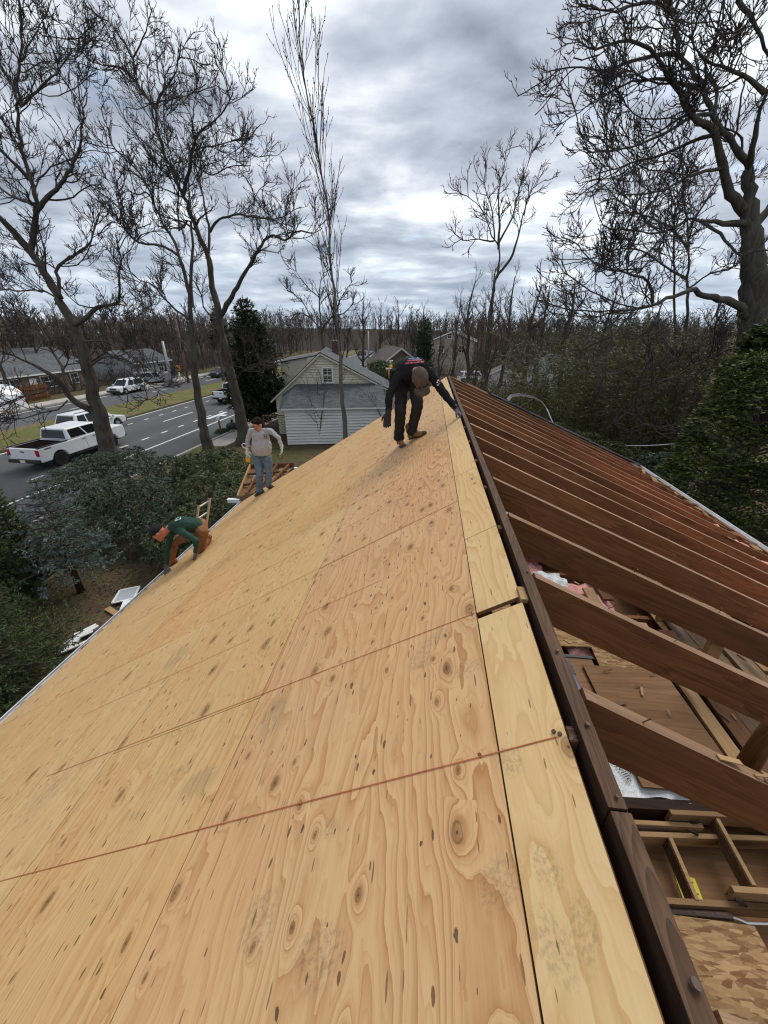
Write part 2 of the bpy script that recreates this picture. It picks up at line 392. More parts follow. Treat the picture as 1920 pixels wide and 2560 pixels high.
def bark(name, pale, dark, moss=0.0):
    t = NT(name, 0.95, 0.1)
    r = t.noise(t.co((9, 9, 1.6)), 1.0, 5, 0.65, 0.5); b = t.noise(t.co(), 1.3, 4, 0.6)
    c = t.ramp(t.m('ADD', t.m('MULTIPLY', r, 0.75), t.m('MULTIPLY', b, 0.3)), [(0.32, dark), (0.72, pale)])
    if moss: c = t.mix(t.m('MULTIPLY', t.rngmap(b, 0.5, 0.65), moss), c, (0.10, 0.11, 0.05))
    t.col(c); t.bump(r, 0.8, 0.03)
bark('bark', (0.135, 0.115, 0.096), (0.036, 0.030, 0.026), 0.3)
bark('bark_right', (0.125, 0.112, 0.096), (0.034, 0.030, 0.027), 0.45)
bark('bark_pale', (0.21, 0.185, 0.15), (0.09, 0.076, 0.06))
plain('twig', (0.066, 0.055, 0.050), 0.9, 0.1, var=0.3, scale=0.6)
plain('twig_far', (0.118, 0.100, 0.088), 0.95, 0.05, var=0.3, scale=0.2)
plain('twig_red', (0.15, 0.108, 0.080), 0.95, 0.05, var=0.3, scale=0.3)

def leaf(name, cols, rough=0.55, spec=0.25, trans=0.15):
    t = NT(name, rough, spec)
    n = len(cols); c = t.ramp(t.island(), [(i / max(1, n - 1), k) for i, k in enumerate(cols)])
    big = t.noise(t.wco(), 1.1, 3)
    c = t.mix(t.rngmap(big, 0.35, 0.7, 0.0, 0.45), c, tuple(x * 0.55 for x in cols[0]))
    t.col(c)
    if trans:
        tr = t.n('ShaderNodeBsdfTranslucent'); t.put(tr.inputs[0], c); mx = t.n('ShaderNodeMixShader'); mx.inputs[0].default_value = trans
        t.l(t.b.outputs[0], mx.inputs[1]); t.l(tr.outputs[0], mx.inputs[2]); t.l(mx.outputs[0], t.t.nodes['Material Output'].inputs[0])
leaf('rhodo_leaf', [(0.040, 0.062, 0.036), (0.085, 0.115, 0.070), (0.135, 0.160, 0.105), (0.062, 0.090, 0.056)])
leaf('rhodo_leaf_b', [(0.050, 0.066, 0.028), (0.105, 0.125, 0.055), (0.165, 0.178, 0.085), (0.070, 0.088, 0.040)])
leaf('spruce_blue', [(0.075, 0.105, 0.098), (0.15, 0.195, 0.18), (0.23, 0.275, 0.25)])
leaf('spruce_green', [(0.030, 0.050, 0.018), (0.080, 0.108, 0.038), (0.170, 0.185, 0.066)])
leaf('cedar_dark', [(0.018, 0.026, 0.014), (0.034, 0.047, 0.022), (0.062, 0.072, 0.030)])
leaf('cypress', [(0.025, 0.040, 0.012), (0.075, 0.098, 0.024), (0.19, 0.205, 0.052)])
leaf('bamboo_leaf', [(0.038, 0.050, 0.016), (0.075, 0.090, 0.028), (0.135, 0.132, 0.046), (0.150, 0.118, 0.055)])
leaf('dry_leaf', [(0.09, 0.06, 0.035), (0.16, 0.11, 0.065), (0.12, 0.09, 0.05)])
leaf('grass_blade', [(0.075, 0.085, 0.030), (0.14, 0.13, 0.06), (0.20, 0.165, 0.09)])
plain('bamboo_culm', (0.125, 0.115, 0.045), 0.5, 0.3, var=0.35, scale=2)

def ground_mat():
    t = NT('ground', 0.95, 0.1)
    a = t.noise(t.wco(), 0.16, 5, 0.6); b = t.noise(t.wco(), 2.3, 6, 0.7); d = t.noise(t.wco(), 18, 4, 0.7)
    soil = t.ramp(t.m('ADD', t.m('MULTIPLY', b, 0.6), t.m('MULTIPLY', d, 0.4)), [(0.3, (0.045, 0.032, 0.020)), (0.55, (0.115, 0.082, 0.050)), (0.75, (0.20, 0.145, 0.09))])
    turf = t.ramp(t.m('ADD', t.m('MULTIPLY', b, 0.5), t.m('MULTIPLY', d, 0.5)), [(0.3, (0.035, 0.048, 0.014)), (0.7, (0.125, 0.120, 0.045))])
    t.col(t.mix(t.rngmap(t.m('ADD', t.m('MULTIPLY', a, 0.7), t.m('MULTIPLY', b, 0.35)), 0.50, 0.62), soil, turf)); t.bump(d, 0.6, 0.05)
ground_mat()
def verge_mat():
    t = NT('verge', 0.95, 0.1)
    a = t.noise(t.wco(), 0.35, 4, 0.6); b = t.noise(t.wco(), 3.5, 6, 0.7)
    g = t.ramp(b, [(0.3, (0.075, 0.088, 0.024)), (0.7, (0.165, 0.16, 0.055))]); s = t.ramp(b, [(0.3, (0.12, 0.085, 0.05)), (0.7, (0.24, 0.17, 0.10))])
    t.col(t.mix(t.rngmap(a, 0.48, 0.62), g, s)); t.bump(b, 0.5, 0.04)
verge_mat()
def floor_mat():
    t = NT('forest_floor', 0.98, 0.05); b = t.noise(t.wco(), 0.9, 6, 0.7)
    t.col(t.ramp(b, [(0.3, (0.026, 0.021, 0.017)), (0.7, (0.062, 0.049, 0.038))]))
floor_mat()
def asphalt():
    t = NT('asphalt', 0.85, 0.25)
    a = t.noise(t.wco((0.6, 0.05, 1)), 1.0, 5, 0.6); b = t.noise(t.wco(), 30, 3, 0.7)
    t.col(t.ramp(t.m('ADD', t.m('MULTIPLY', a, 0.7), t.m('MULTIPLY', b, 0.3)), [(0.3, (0.066, 0.066, 0.068)), (0.7, (0.115, 0.115, 0.117))])); t.bump(b, 0.2, 0.01)
asphalt()
plain('road_paint', (0.72, 0.72, 0.70), 0.7, 0.3, var=0.15, scale=5)
plain('concrete', (0.40, 0.37, 0.33), 0.9, 0.2, var=0.2, scale=1.5, bump=0.2)
def shingle(name, c):
    t = NT(name, 0.9, 0.15)
    br = t.n('ShaderNodeTexBrick'); t.l(t.co((1, 1, 1)), br.inputs['Vector']); br.inputs['Scale'].default_value = 1.0
    br.inputs['Brick Width'].default_value = 0.33; br.inputs['Row Height'].default_value = 0.145; br.inputs['Mortar Size'].default_value = 0.008
    br.inputs['Color1'].default_value = (*[x * 0.75 for x in c], 1); br.inputs['Color2'].default_value = (*[x * 1.25 for x in c], 1); br.inputs['Mortar'].default_value = (*[x * 0.45 for x in c], 1)
    n = t.noise(t.co(), 0.7, 5, 0.7); g = t.noise(t.co(), 60, 2)
    t.col(t.mix(0.8, br.outputs[0], t.ramp(t.m('ADD', t.m('MULTIPLY', n, 0.7), t.m('MULTIPLY', g, 0.3)), [(0.3, 0.6), (0.7, 1.1)]), 'MULTIPLY')); t.bump(br.outputs[1], 0.4, 0.01)
shingle('shingle', (0.125, 0.13, 0.138)); shingle('shingle_dark', (0.078, 0.080, 0.086)); shingle('shingle_brown', (0.15, 0.135, 0.12))
plain('siding_yellow', (0.66, 0.62, 0.475), 0.6, 0.3, var=0.08, scale=0.8)
plain('siding_white', (0.68, 0.68, 0.65), 0.6, 0.3, var=0.08, scale=0.8)
plain('siding_beige', (0.36, 0.30, 0.24), 0.7, 0.2, var=0.1, scale=0.6)
plain('siding_brown', (0.20, 0.15, 0.11), 0.8, 0.2, var=0.15, scale=0.6)
plain('siding_grey', (0.32, 0.33, 0.34), 0.7, 0.2, var=0.1, scale=0.6)
plain('trim_white', (0.78, 0.78, 0.76), 0.45, 0.4, var=0.06, scale=2)
plain('gutter_white', (0.72, 0.73, 0.74), 0.35, 0.5, var=0.12, scale=3)
plain('debris', (0.07, 0.05, 0.035), 0.95, 0.1, var=0.5, scale=25, bump=0.6, bscale=40)
plain('dark_gap', (0.012, 0.010, 0.009), 1.0, 0.0)
plain('brick', (0.13, 0.075, 0.055), 0.9, 0.1, var=0.3, scale=9)
plain('aluminium', (0.55, 0.54, 0.52), 0.42, 0.5, 0.85, var=0.15, scale=8)
plain('galvanised', (0.70, 0.73, 0.76), 0.35, 0.5, 0.25, var=0.15, scale=6)
plain('steel', (0.45, 0.44, 0.42), 0.4, 0.5, 0.9, var=0.2, scale=20)
plain('rust_nail', (0.13, 0.09, 0.07), 0.6, 0.4, 0.6, var=0.3, scale=60)
plain('black_plastic', (0.025, 0.026, 0.028), 0.5, 0.4)
plain('rubber', (0.022, 0.022, 0.023), 0.85, 0.2)
plain('paint_white', (0.80, 0.81, 0.82), 0.22, 0.6, var=0.03)
plain('paint_silver', (0.42, 0.43, 0.44), 0.25, 0.6, 0.3, var=0.03)
plain('paint_dark', (0.04, 0.043, 0.05), 0.2, 0.6)
plain('paint_blue', (0.05, 0.08, 0.14), 0.22, 0.6)
t_ = NT('car_glass', 0.06, 0.45); t_.col((0.012, 0.014, 0.016))
t_ = NT('window_glass', 0.08, 0.8); t_.col((0.03, 0.035, 0.04))
t_ = NT('tail_light', 0.25, 0.5); t_.col((0.45, 0.015, 0.012))
t_ = NT('head_light', 0.1, 0.6); t_.col((0.7, 0.72, 0.75))
plain('rim', (0.03, 0.03, 0.032), 0.4, 0.5, 0.4)
plain('plate', (0.75, 0.70, 0.45), 0.5)
plain('signal_yellow', (0.70, 0.30, 0.02), 0.5)
plain('pole_grey', (0.42, 0.44, 0.45), 0.5, 0.4, 0.3, var=0.1)
plain('pole_wood', (0.17, 0.13, 0.10), 0.9, 0.1, var=0.2)
plain('chalk_red', (0.42, 0.12, 0.055), 0.95, 0.05, var=0.25, scale=9)
plain('insulation', (0.62, 0.30, 0.27), 0.98, 0.05, var=0.35, scale=14, bump=0.9, bscale=45)
def facing():
    t = NT('white_facing', 0.4, 0.4)
    n = t.noise(t.co((1, 1, 1)), 7, 5, 0.65, 0.8)
    t.col(t.ramp(n, [(0.25, (0.42, 0.43, 0.44)), (0.5, (0.66, 0.68, 0.68)), (0.8, (0.80, 0.80, 0.79))])); t.bump(n, 0.9, 0.04)
facing()
plain('print_ink', (0.05, 0.06, 0.055), 0.6)
plain('label_yellow', (0.70, 0.62, 0.04), 0.6, 0.3, var=0.06)
plain('tool_blue', (0.02, 0.03, 0.10), 0.4, 0.4)
plain('screen_mesh', (0.40, 0.43, 0.44), 0.6, 0.3, var=0.05)
plain('skin', (0.52, 0.27, 0.18), 0.6, 0.3, var=0.1, scale=20)
plain('skin_ruddy', (0.46, 0.17, 0.095), 0.6, 0.3, var=0.12, scale=20)
def cloth(name, c, var=0.2, rough=0.92):
    t = NT(name, rough, 0.1)
    n = t.noise(t.co(), 9, 5, 0.65, 0.6); f = t.noise(t.co(), 160, 2)
    t.col(t.ramp(t.m('ADD', t.m('MULTIPLY', n, 0.75), t.m('MULTIPLY', f, 0.25)), [(0.3, tuple(x * (1 - var) for x in c)), (0.7, tuple(x * (1 + var) for x in c))]))
    t.bump(t.m('ADD', n, t.m('MULTIPLY', f, 0.1)), 0.55, 0.03)
cloth('cloth_black', (0.020, 0.020, 0.022)); cloth('cloth_grey', (0.40, 0.375, 0.38), 0.1); cloth('cloth_green', (0.030, 0.066, 0.052), 0.22)
cloth('denim', (0.135, 0.185, 0.235), 0.3); cloth('denim_black', (0.030, 0.028, 0.025), 0.35); cloth('canvas_tan', (0.235, 0.115, 0.055), 0.28)
cloth('cap_brown', (0.115, 0.085, 0.062), 0.25); cloth('cap_black', (0.022, 0.024, 0.026)); cloth('glove_grey', (0.13, 0.12, 0.125), 0.3); cloth('glove_dark', (0.045, 0.040, 0.042), 0.4)
cloth('glove_white', (0.66, 0.60, 0.56), 0.15); cloth('leather_tan', (0.24, 0.125, 0.05), 0.3); cloth('leather_dark', (0.085, 0.062, 0.042), 0.3); cloth('hair_dark', (0.020, 0.014, 0.010), 0.4)
plain('sole', (0.05, 0.045, 0.04), 0.9); plain('hammer_wood', (0.50, 0.25, 0.05), 0.5); plain('tool_yellow', (0.65, 0.42, 0.03), 0.45); plain('tool_orange', (0.75, 0.34, 0.02), 0.45)
plain('print_red', (0.55, 0.10, 0.13), 0.8, var=0.3, scale=30); plain('print_blue', (0.10, 0.22, 0.36), 0.8, var=0.3, scale=30); plain('print_white', (0.72, 0.74, 0.72), 0.8); plain('print_navy', (0.05, 0.08, 0.20), 0.8)
plain('lens_orange', (0.30, 0.06, 0.02), 0.1, 0.8); plain('cord_white', (0.75, 0.75, 0.72), 0.5); plain('patch_purple', (0.09, 0.07, 0.30), 0.7)
def scuff(name, c, thr, fs, al):
    t = NT(name, 0.95, 0.05); t.col(c)
    e = t.n('ShaderNodeTexCoord'); s = t.n('ShaderNodeVectorMath', operation='LENGTH'); t.l(t.co((1, 1, 1)), s.inputs[0]); n = t.noise(t.co((1, 1, 1), rnd=31.0), fs, 4, 0.7, 0.4)
    a = t.m('MULTIPLY', t.rngmap(n, thr, thr + 0.12), t.rngmap(s.outputs['Value'], 1.0, 0.55), clamp=True); t.l(t.m('MULTIPLY', a, al), t.b.inputs['Alpha'])
scuff('scuff', (0.16, 0.13, 0.10), 0.47, 6.0, 0.2); scuff('stain', (0.30, 0.26, 0.20), 0.34, 1.6, 0.15)
plain('flag_red', (0.55, 0.06, 0.07), 0.8)
# ---------------------------------------------------------------- helper: parts given in world coordinates under an Empty that stands elsewhere
WORLD = {}
_link0 = link
def link(name, me, parent=None):
    ob = _link0(name, me, parent)
    if parent is not None and parent.name in WORLD: ob.matrix_parent_inverse = Matrix.Translation(-parent.location)
    return ob
def wthing(name, base, label, cat, group=None):
    e = empty(name, base); WORLD[e.name] = 1; tag(e, label, cat, group); return e

# ---------------------------------------------------------------- ground, road, path
def sheet(name, xs, ys, zf, mat):
    V = np.array([[x, y, zf(x, y)] for y in ys for x in xs]); nx = len(xs)
    F = np.array([[j * nx + i, j * nx + i + 1, (j + 1) * nx + i + 1, (j + 1) * nx + i] for j in range(len(ys) - 1) for i in range(nx - 1)])
    return npmesh(name, V, F, mat, smooth=True)
gx = sorted(set(list(np.linspace(-700, -60, 14)) + list(np.linspace(-60, 40, 60)) + list(np.linspace(40, 700, 14))))
gy = sorted(set(list(np.linspace(-120, -10, 6)) + list(np.linspace(-10, 70, 50)) + list(np.linspace(70, 1200, 20))))
g = sheet('ground', gx, gy, lambda x, y: 0.0 if (x < -12 or y > 60) else 0.03 * math.sin(x * 1.3) * math.cos(y * 0.9), 'ground'); structure(g)
DR = 0.05                                                   # the road runs almost along the ridge, drifting right
def rx(off, Y): return off + DR * (Y - 25) + (0.00022 * max(0, Y - 60) ** 2 * -1.0 if Y > 60 else 0)
RY = [-60, -20, 0, 10, 20, 30, 40, 50, 60, 75, 90, 110, 140, 180, 230, 300]
def strip(name, o0, o1, z, mat, h=None, ys=RY):
    mb = MB(); n = len(ys)
    if h is None:
        mb.add([(rx(o, y), y, z) for y in ys for o in (o0, o1)], [(2 * i, 2 * i + 1, 2 * i + 3, 2 * i + 2) for i in range(n - 1)])
    else:
        P = [(o0, z), (o1, z), (o1, z + h), (o0, z + h)]
        mb.add([(rx(o, y), y, q) for y in ys for o, q in P], [(4 * i + k, 4 * i + (k + 1) % 4, 4 * i + 4 + (k + 1) % 4, 4 * i + 4 + k) for i in range(n - 1) for k in range(4)] + [(0, 1, 2, 3), (4 * n - 4, 4 * n - 3, 4 * n - 2, 4 * n - 1)])
    return mb.build(name, mat)
structure(strip('road', -27.6, -15.6, 0.012, 'asphalt')); structure(strip('road', -40.4, -33.3, 0.012, 'asphalt'))
structure(strip('median', -33.25, -27.65, 0.02, 'verge', 0.11))
structure(strip('kerb', -15.58, -15.38, 0.0, 'concrete', 0.13)); structure(strip('kerb', -40.7, -40.5, 0.0, 'concrete', 0.13))
structure(strip('pavement', -43.2, -41.2, 0.01, 'concrete', 0.06))
structure(strip('verge', -15.36, -13.9, 0.004, 'verge', 0.05, [0, 10, 20, 24, 28]))
structure(strip('pavement', -15.36, -13.7, 0.01, 'concrete', 0.07, [24.6, 28, 32, 37]))
def paint(o0, o1, y0, y1, name='road_marking'):
    mb = MB(); ys = np.linspace(y0, y1, max(2, int(abs(y1 - y0) / 8) + 1)); n = len(ys)
    mb.add([(rx(o, y), y, 0.0165) for y in ys for o in (o0, o1)], [(2 * i, 2 * i + 1, 2 * i + 3, 2 * i + 2) for i in range(n - 1)])
    o = mb.build(name, 'road_paint'); structure(o); return o
paint(-18.72, -18.57, -30, 200)
paint(-27.35, -27.22, -30, 200); paint(-33.62, -33.5, -30, 200); paint(-39.7, -39.55, -30, 200)
for y in np.arange(17.3, 60, 2.1): paint(-20.82, -20.66, y, y + 0.75)
for y in np.arange(20.5, 60, 1.95): paint(-25.62, -25.48, y, y + 0.6)
paint(-23.45, -23.3, 31.7, 36); paint(-23.45, -23.3, 45, 49)
paint(-20.35, -19.95, 33.2, 36.4); paint(-19.9, -19.3, 34.6, 35.2); paint(-22.3, -21.9, 40.5, 43)
for y in (36, 48, 60, 72): paint(-36.6, -36.45, y, y + 3)
for k in range(6): paint(-27 + k * 1.6, -26.4 + k * 1.6, 70, 73.5)

# ---------------------------------------------------------------- the house being re-roofed
house = empty('house', (0, 0, 0)); tag(house, 'house being re-roofed, new plywood on one slope and bare rafters on the other', 'house')
Y0, Y1 = -3.2, 9.27
def slab(w, l, th=0.018):
    mb = MB(); mb.box((w / 2, l / 2, -th / 2), (w, l, th), mi=1, top=0); return mb
_panel = {}
def ply(u0, u1, y0, y1, mat='plywood', sink=0.0):
    w, l = u1 - u0 - 0.0035, y1 - y0 - 0.0035
    key = (round(w, 3), round(l, 3), mat)
    if key not in _panel:
        sb_ = slab(w, l); me = sb_.data('plywood_panel'); me.materials.append(M[mat]); me.materials.append(M['ply_edge']); me.polygons.foreach_set('material_index', sb_.m); fix(me); _panel[key] = me
    o = link('plywood_panel', _panel[key], house); p = roof_uv(u1, y0 + 0.0018, -sink)
    o.location = p; o.rotation_euler = (0, -SL, random.uniform(-0.0006, 0.0006)); return o
EDGE = [0.196, 1.416, 2.636, 3.856, 5.076, 6.29]
for i in range(5):
    first = [2.50, 1.31, 2.50, 1.31, 2.50][i] + [0.0, 0.0, 0.02, -0.01, 0.0][i]
    ys = [first - 2.44 * k for k in (2, 1)] + [first + 2.44 * k for k in range(0, 5)]
    ys = [max(Y0, min(Y1, y)) for y in ys]; ys = sorted(set([Y0] + ys + [Y1]))
    for a, b in zip(ys[:-1], ys[1:]):
        if b - a > 0.05: ply(EDGE[i], EDGE[i + 1], a, b, 'plywood_knotty' if i == 0 else 'plywood', sink=random.uniform(0, 0.0015))
sy = [Y0, -1.1, 1.280, 1.315, 1.945, 2.96, 4.63, 7.05, Y1]
for a, b in zip(sy[:-1], sy[1:]):
    if b - a > 0.06: ply(0.0, 0.1945, a, b, 'plywood_strip')
for k in range(15):                                        # snapped chalk lines over the rafters
    y = 0.722 + 0.5965 * k
    a0, a1 = (0.03, 6.25) if k == 0 else (0.2, 3.4) if k == 1 else (0.55 + 0.1 * (k % 3), 1.35 + 1.3 * (k % 2)) if k < 6 else (0.3, 2.0)
    for (p, q) in ([(a0, a1)] if k < 2 else [(a0, a1), (a1 + 0.5, min(6.2, a1 + 2.4))]):
        mb = MB(); mb.bar(roof_uv(p, y, 0.0016), roof_uv(q, y + (0.02 if k == 1 else 0.0), 0.0016), 0.0032 if k == 0 else 0.0028 if k == 1 else 0.0018, 0.0008, tuple(N_))
        mb.build('chalk_line', 'chalk_red', house)
for (u, v) in ((1430, 1848), (1400, 1836), (1385, 1830), (1460, 1840)):   # driven nail heads
    mb = MB(); p = roof_pt(u, v, 0.002); mb.tube([p - N_ * 0.002, p + N_ * 0.0025], 0.006, 8); mb.build('nail', 'rust_nail', house)
sc_m = MB(); sc_m.add([(-1, -1, 0), (1, -1, 0), (1, 1, 0), (-1, 1, 0)], [(0, 1, 2, 3)]); sc_me = {}
for nm in ('scuff', 'stain'):
    q_ = sc_m.data('scuff_mark'); q_.materials.append(M[nm]); sc_me[nm] = q_
for (u, v, sx, sy_, rz, nm) in ((430, 1690, 0.17, 0.11, 0.1, 'stain'), (660, 1150, 0.10, 0.20, 0.3, 'scuff'), (910, 1425, 0.10, 0.09, 0, 'scuff'), (1195, 2040, 0.05, 0.10, 0.3, 'scuff'), (1260, 2010, 0.05, 0.09, -0.2, 'scuff'), (1180, 1870, 0.05, 0.08, 0.4, 'scuff'), (860, 1185, 0.06, 0.2, 0.1, 'scuff'), (930, 1140, 0.06, 0.16, 0.0, 'scuff'),
        (690, 2060, 0.12, 0.10, 0.1, 'scuff'), (715, 1790, 0.05, 0.05, 0, 'scuff'), (1010, 1445, 0.10, 0.07, 0.2, 'scuff'), (1080, 1905, 0.10, 0.07, 0.5, 'scuff'), (1100, 1640, 0.06, 0.08, 0.5, 'scuff'), (590, 1545, 0.12, 0.2, 0.2, 'stain'), (940, 1380, 0.14, 0.06, 0.3, 'scuff'), (380, 1420, 0.2, 0.25, 0.4, 'stain'), (760, 1010, 0.2, 0.5, 0.1, 'scuff'), (560, 1990, 0.1, 0.12, 0.0, 'scuff')):
    k_ = 1920 / 1659; o = link('scuff_mark', sc_me[nm], house); o.location = roof_pt(u * k_, v * k_, 0.0012); o.rotation_euler = Matrix.Rotation(-SL, 3, 'Y').to_euler(); o.rotation_euler = (Matrix.Rotation(-SL, 3, 'Y') @ Matrix.Rotation(rz, 3, 'Z')).to_euler(); o.scale = (sx * 0.75, sy_ * 0.75, 1); o.location += Vector(N_) * random.uniform(0, 0.0008)
# ridge board in two lengths, the joint close to the camera
RZ = CAM_H - 0.95
for a, b, dx, dz in ((0.535, Y1 - 0.06, 0, 0), (Y0 + 0.1, 0.531, 0.004, -0.004)):
    L = b - a; mb = MB(); n = 14; mb.v = []; 
    xs = np.linspace(0, L, n + 1)
    for i, x in enumerate(xs):
        w = 0.0215 + random.uniform(-0.001, 0.001); zt = random.uniform(-0.002, 0.002)
        mb.v += [(x, -w, -0.235), (x, w, -0.235), (x, w, zt), (x, -w, zt - 0.001)]
    for i in range(n):
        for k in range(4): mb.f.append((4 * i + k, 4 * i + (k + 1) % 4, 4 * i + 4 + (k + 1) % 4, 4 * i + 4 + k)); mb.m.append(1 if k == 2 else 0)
    mb.f += [(0, 1, 2, 3), (4 * n, 4 * n + 1, 4 * n + 2, 4 * n + 3)]; mb.m += [0, 0]
    mb.build('ridge_board', ['ridge_wood', 'ridge_top'], house, bevel=0.0015, loc=(0.4595 + dx, a, RZ + dz), rot=(0, 0, R_(90)))
mb = MB(); mb.box((4.6, 0, 0), (9.2, 0.011, 0.16)); mb.build('ridge_nailer', ['ridge_top'], house, bevel=0.002, loc=(0.4895, 0.0, RZ - 0.115), rot=(0, 0, R_(90)))
for (u, v, r) in ((1735, 2462, 0.0085), (1467, 1812, 0.006), (1540, 1993, 0.004), (1392, 1628, 0.005), (1318, 1430, 0.004)):
    p = pg(u, v, RZ + 0.002); mb = MB(); mb.tube([p, p + np.array([0.002, 0, 0.006])], r, 10); mb.build('nail', 'rust_nail', house)
# bare rafters of the far slope
RS = R_(23.5); TS = math.tan(RS)
XR0 = 0.498
def rafter_mesh(L, d=0.185, w=0.04, seed=0):
    r = random.Random(seed); mb = MB(); n = 10
    for i in range(n + 1):
        x = L * i / n; b = r.uniform(-0.002, 0.002)
        mb.v += [(x, -w / 2 + b, -d), (x, w / 2 + b, -d), (x, w / 2 + b, r.uniform(-0.003, 0.002)), (x, -w / 2 + b, r.uniform(-0.003, 0.002))]
    for i in range(n):
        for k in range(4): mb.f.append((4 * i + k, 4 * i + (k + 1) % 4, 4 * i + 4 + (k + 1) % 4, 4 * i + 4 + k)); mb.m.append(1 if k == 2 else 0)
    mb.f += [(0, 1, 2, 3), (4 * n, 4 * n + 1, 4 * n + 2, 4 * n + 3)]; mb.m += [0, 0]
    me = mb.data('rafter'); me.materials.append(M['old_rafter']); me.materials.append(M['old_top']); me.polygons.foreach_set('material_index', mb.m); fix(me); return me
RL = (4.97 - XR0) / math.cos(RS)
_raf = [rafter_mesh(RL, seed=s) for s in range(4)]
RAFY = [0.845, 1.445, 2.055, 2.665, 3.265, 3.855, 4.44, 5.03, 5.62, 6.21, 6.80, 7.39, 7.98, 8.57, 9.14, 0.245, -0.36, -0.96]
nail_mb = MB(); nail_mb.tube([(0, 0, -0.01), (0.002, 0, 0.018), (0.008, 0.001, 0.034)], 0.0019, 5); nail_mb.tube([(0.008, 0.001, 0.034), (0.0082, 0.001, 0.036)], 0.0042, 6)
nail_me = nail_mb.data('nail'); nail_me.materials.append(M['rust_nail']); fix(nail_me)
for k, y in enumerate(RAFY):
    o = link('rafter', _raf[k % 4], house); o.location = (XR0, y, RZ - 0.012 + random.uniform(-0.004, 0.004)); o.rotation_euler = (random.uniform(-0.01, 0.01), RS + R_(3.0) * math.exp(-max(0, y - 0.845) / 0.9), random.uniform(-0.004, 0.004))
    for j in range(7 if y < 4.5 else 3):                   # old sheathing nails left standing in the top edge
        n = link('nail', nail_me, o); n.location = (0.25 + j * 0.55 + random.uniform(-0.15, 0.15), random.uniform(-0.012, 0.012), 0); n.rotation_euler = (random.uniform(-0.5, 0.5), random.uniform(-0.6, 0.6), random.uniform(0, 6.28))
for j in range(16):                                        # torn splinters on the nearest rafter's top
    s = 0.45 + random.uniform(0, 0.9); mb = MB(); a = np.array([XR0 + s * math.cos(RS + 0.052), 0.845 + random.uniform(-0.018, 0.018), RZ - 0.008 - s * math.sin(RS + 0.052)])
    L = random.uniform(0.05, 0.14); d = np.array([math.cos(RS), random.uniform(-0.25, 0.25), -math.sin(RS) + random.uniform(0.02, 0.3)])
    mb.bar(a, a + d * L, random.uniform(0.006, 0.02), 0.004); mb.build('splinter', 'new_board', house)
_lraf = rafter_mesh(6.1, seed=9)
for k in range(21):                                        # rafters under the new sheathing, their ends show in the ridge gap
    y = 0.722 + 0.5965 * (k - 6); p = roof_uv(6.25, y - 0.01 + (0.05 if k == 7 else 0), -0.0215)
    o = link('rafter', _lraf, house); o.location = p; o.rotation_euler = (0, -SL, 0)
    if k in (7,):
        mb = MB(); c = np.array([0.428, 1.325, RZ - 0.03]); mb.box(c, (0.04, 0.085, 0.02)); mb.box(c + np.array([0, 0, -0.06]), (0.038, 0.02, 0.1)); mb.build('ridge_block', 'new_board', house, bevel=0.002)
    else:
        mb = MB(); mb.box((0.427, y, RZ - 0.075), (0.021, 0.045, 0.1)); mb.build('ridge_block', 'ridge_top', house, bevel=0.002)
# walls below the roof (lapped boards)
def lap(name, p0, p1, z0, zt, mat, parent, step=0.19, gable=None, proud=0.014):
    """clapboard wall from p0 to p1 (xy); zt(s) gives the top height at share s along the wall"""
    a = np.array(p0, float); b = np.array(p1, float); L = np.linalg.norm(b - a); d = (b - a) / L; nrm = np.array([d[1], -d[0]])
    mb = MB(); S = np.linspace(0, 1, 2 if gable is None else 41); top = [zt(s) for s in S]
    z = z0
    while z < max(top) - 1e-4:
        for i in range(len(S) - 1):
            tA, tB = min(z + step, top[i]), min(z + step, top[i + 1])
            if tA <= z + 1e-4 and tB <= z + 1e-4: continue
            tA = max(tA, z); tB = max(tB, z)
            A = a + d * L * S[i]; B = a + d * L * S[i + 1]; o = nrm * proud
            if proud > 0.04 and tA - z > 0.08 and tB - z > 0.08:      # a shadow groove under the next board
                gA, gB, w = tA - 0.04, tB - 0.04, -nrm * 0.05
                mb.add([(*(A + o), z), (*(B + o), z), (*B, gB), (*A, gA), (*A, z), (*B, z), (*(A + w), gA), (*(B + w), gB), (*(B + w), tB), (*(A + w), tA)], [(0, 1, 2, 3), (4, 5, 1, 0), (3, 2, 7, 6), (6, 7, 8, 9)])
            else: mb.add([(*(A + o), z), (*(B + o), z), (*B, tB), (*A, tA), (*A, z), (*B, z)], [(0, 1, 2, 3), (4, 5, 1, 0)])
        z += step
    return mb.build(name, mat, parent)
xl = roof_uv(5.95, 0)[0]; zl = roof_uv(5.95, 0)[2] - 0.2
lap('wall', (xl, 9.05), (xl, Y0 + 0.2), 0, lambda s: zl - 0.02, 'siding_white', house)
xr = 4.72; zr = RZ - (xr - XR0) * TS - 0.2
lap('wall', (xr, Y0 + 0.2), (xr, 9.05), 0, lambda s: zr, 'siding_white', house)
def gab(s):
    x = xr + (xl - xr) * s
    return (RZ - (x - XR0) * TS - 0.21) if x > 0.46 else (RIDGE[2] - (0.416 - x) * math.tan(SL) - 0.22 if x < 0.416 else RZ - 0.25)
lap('wall', (xr, 9.05), (xl, 9.05), 0, gab, 'siding_white', house, gable=1)
lap('wall', (xl, Y0 + 0.2), (xr, Y0 + 0.2), 0, lambda s: gab(1 - s), 'siding_white', house, gable=1)
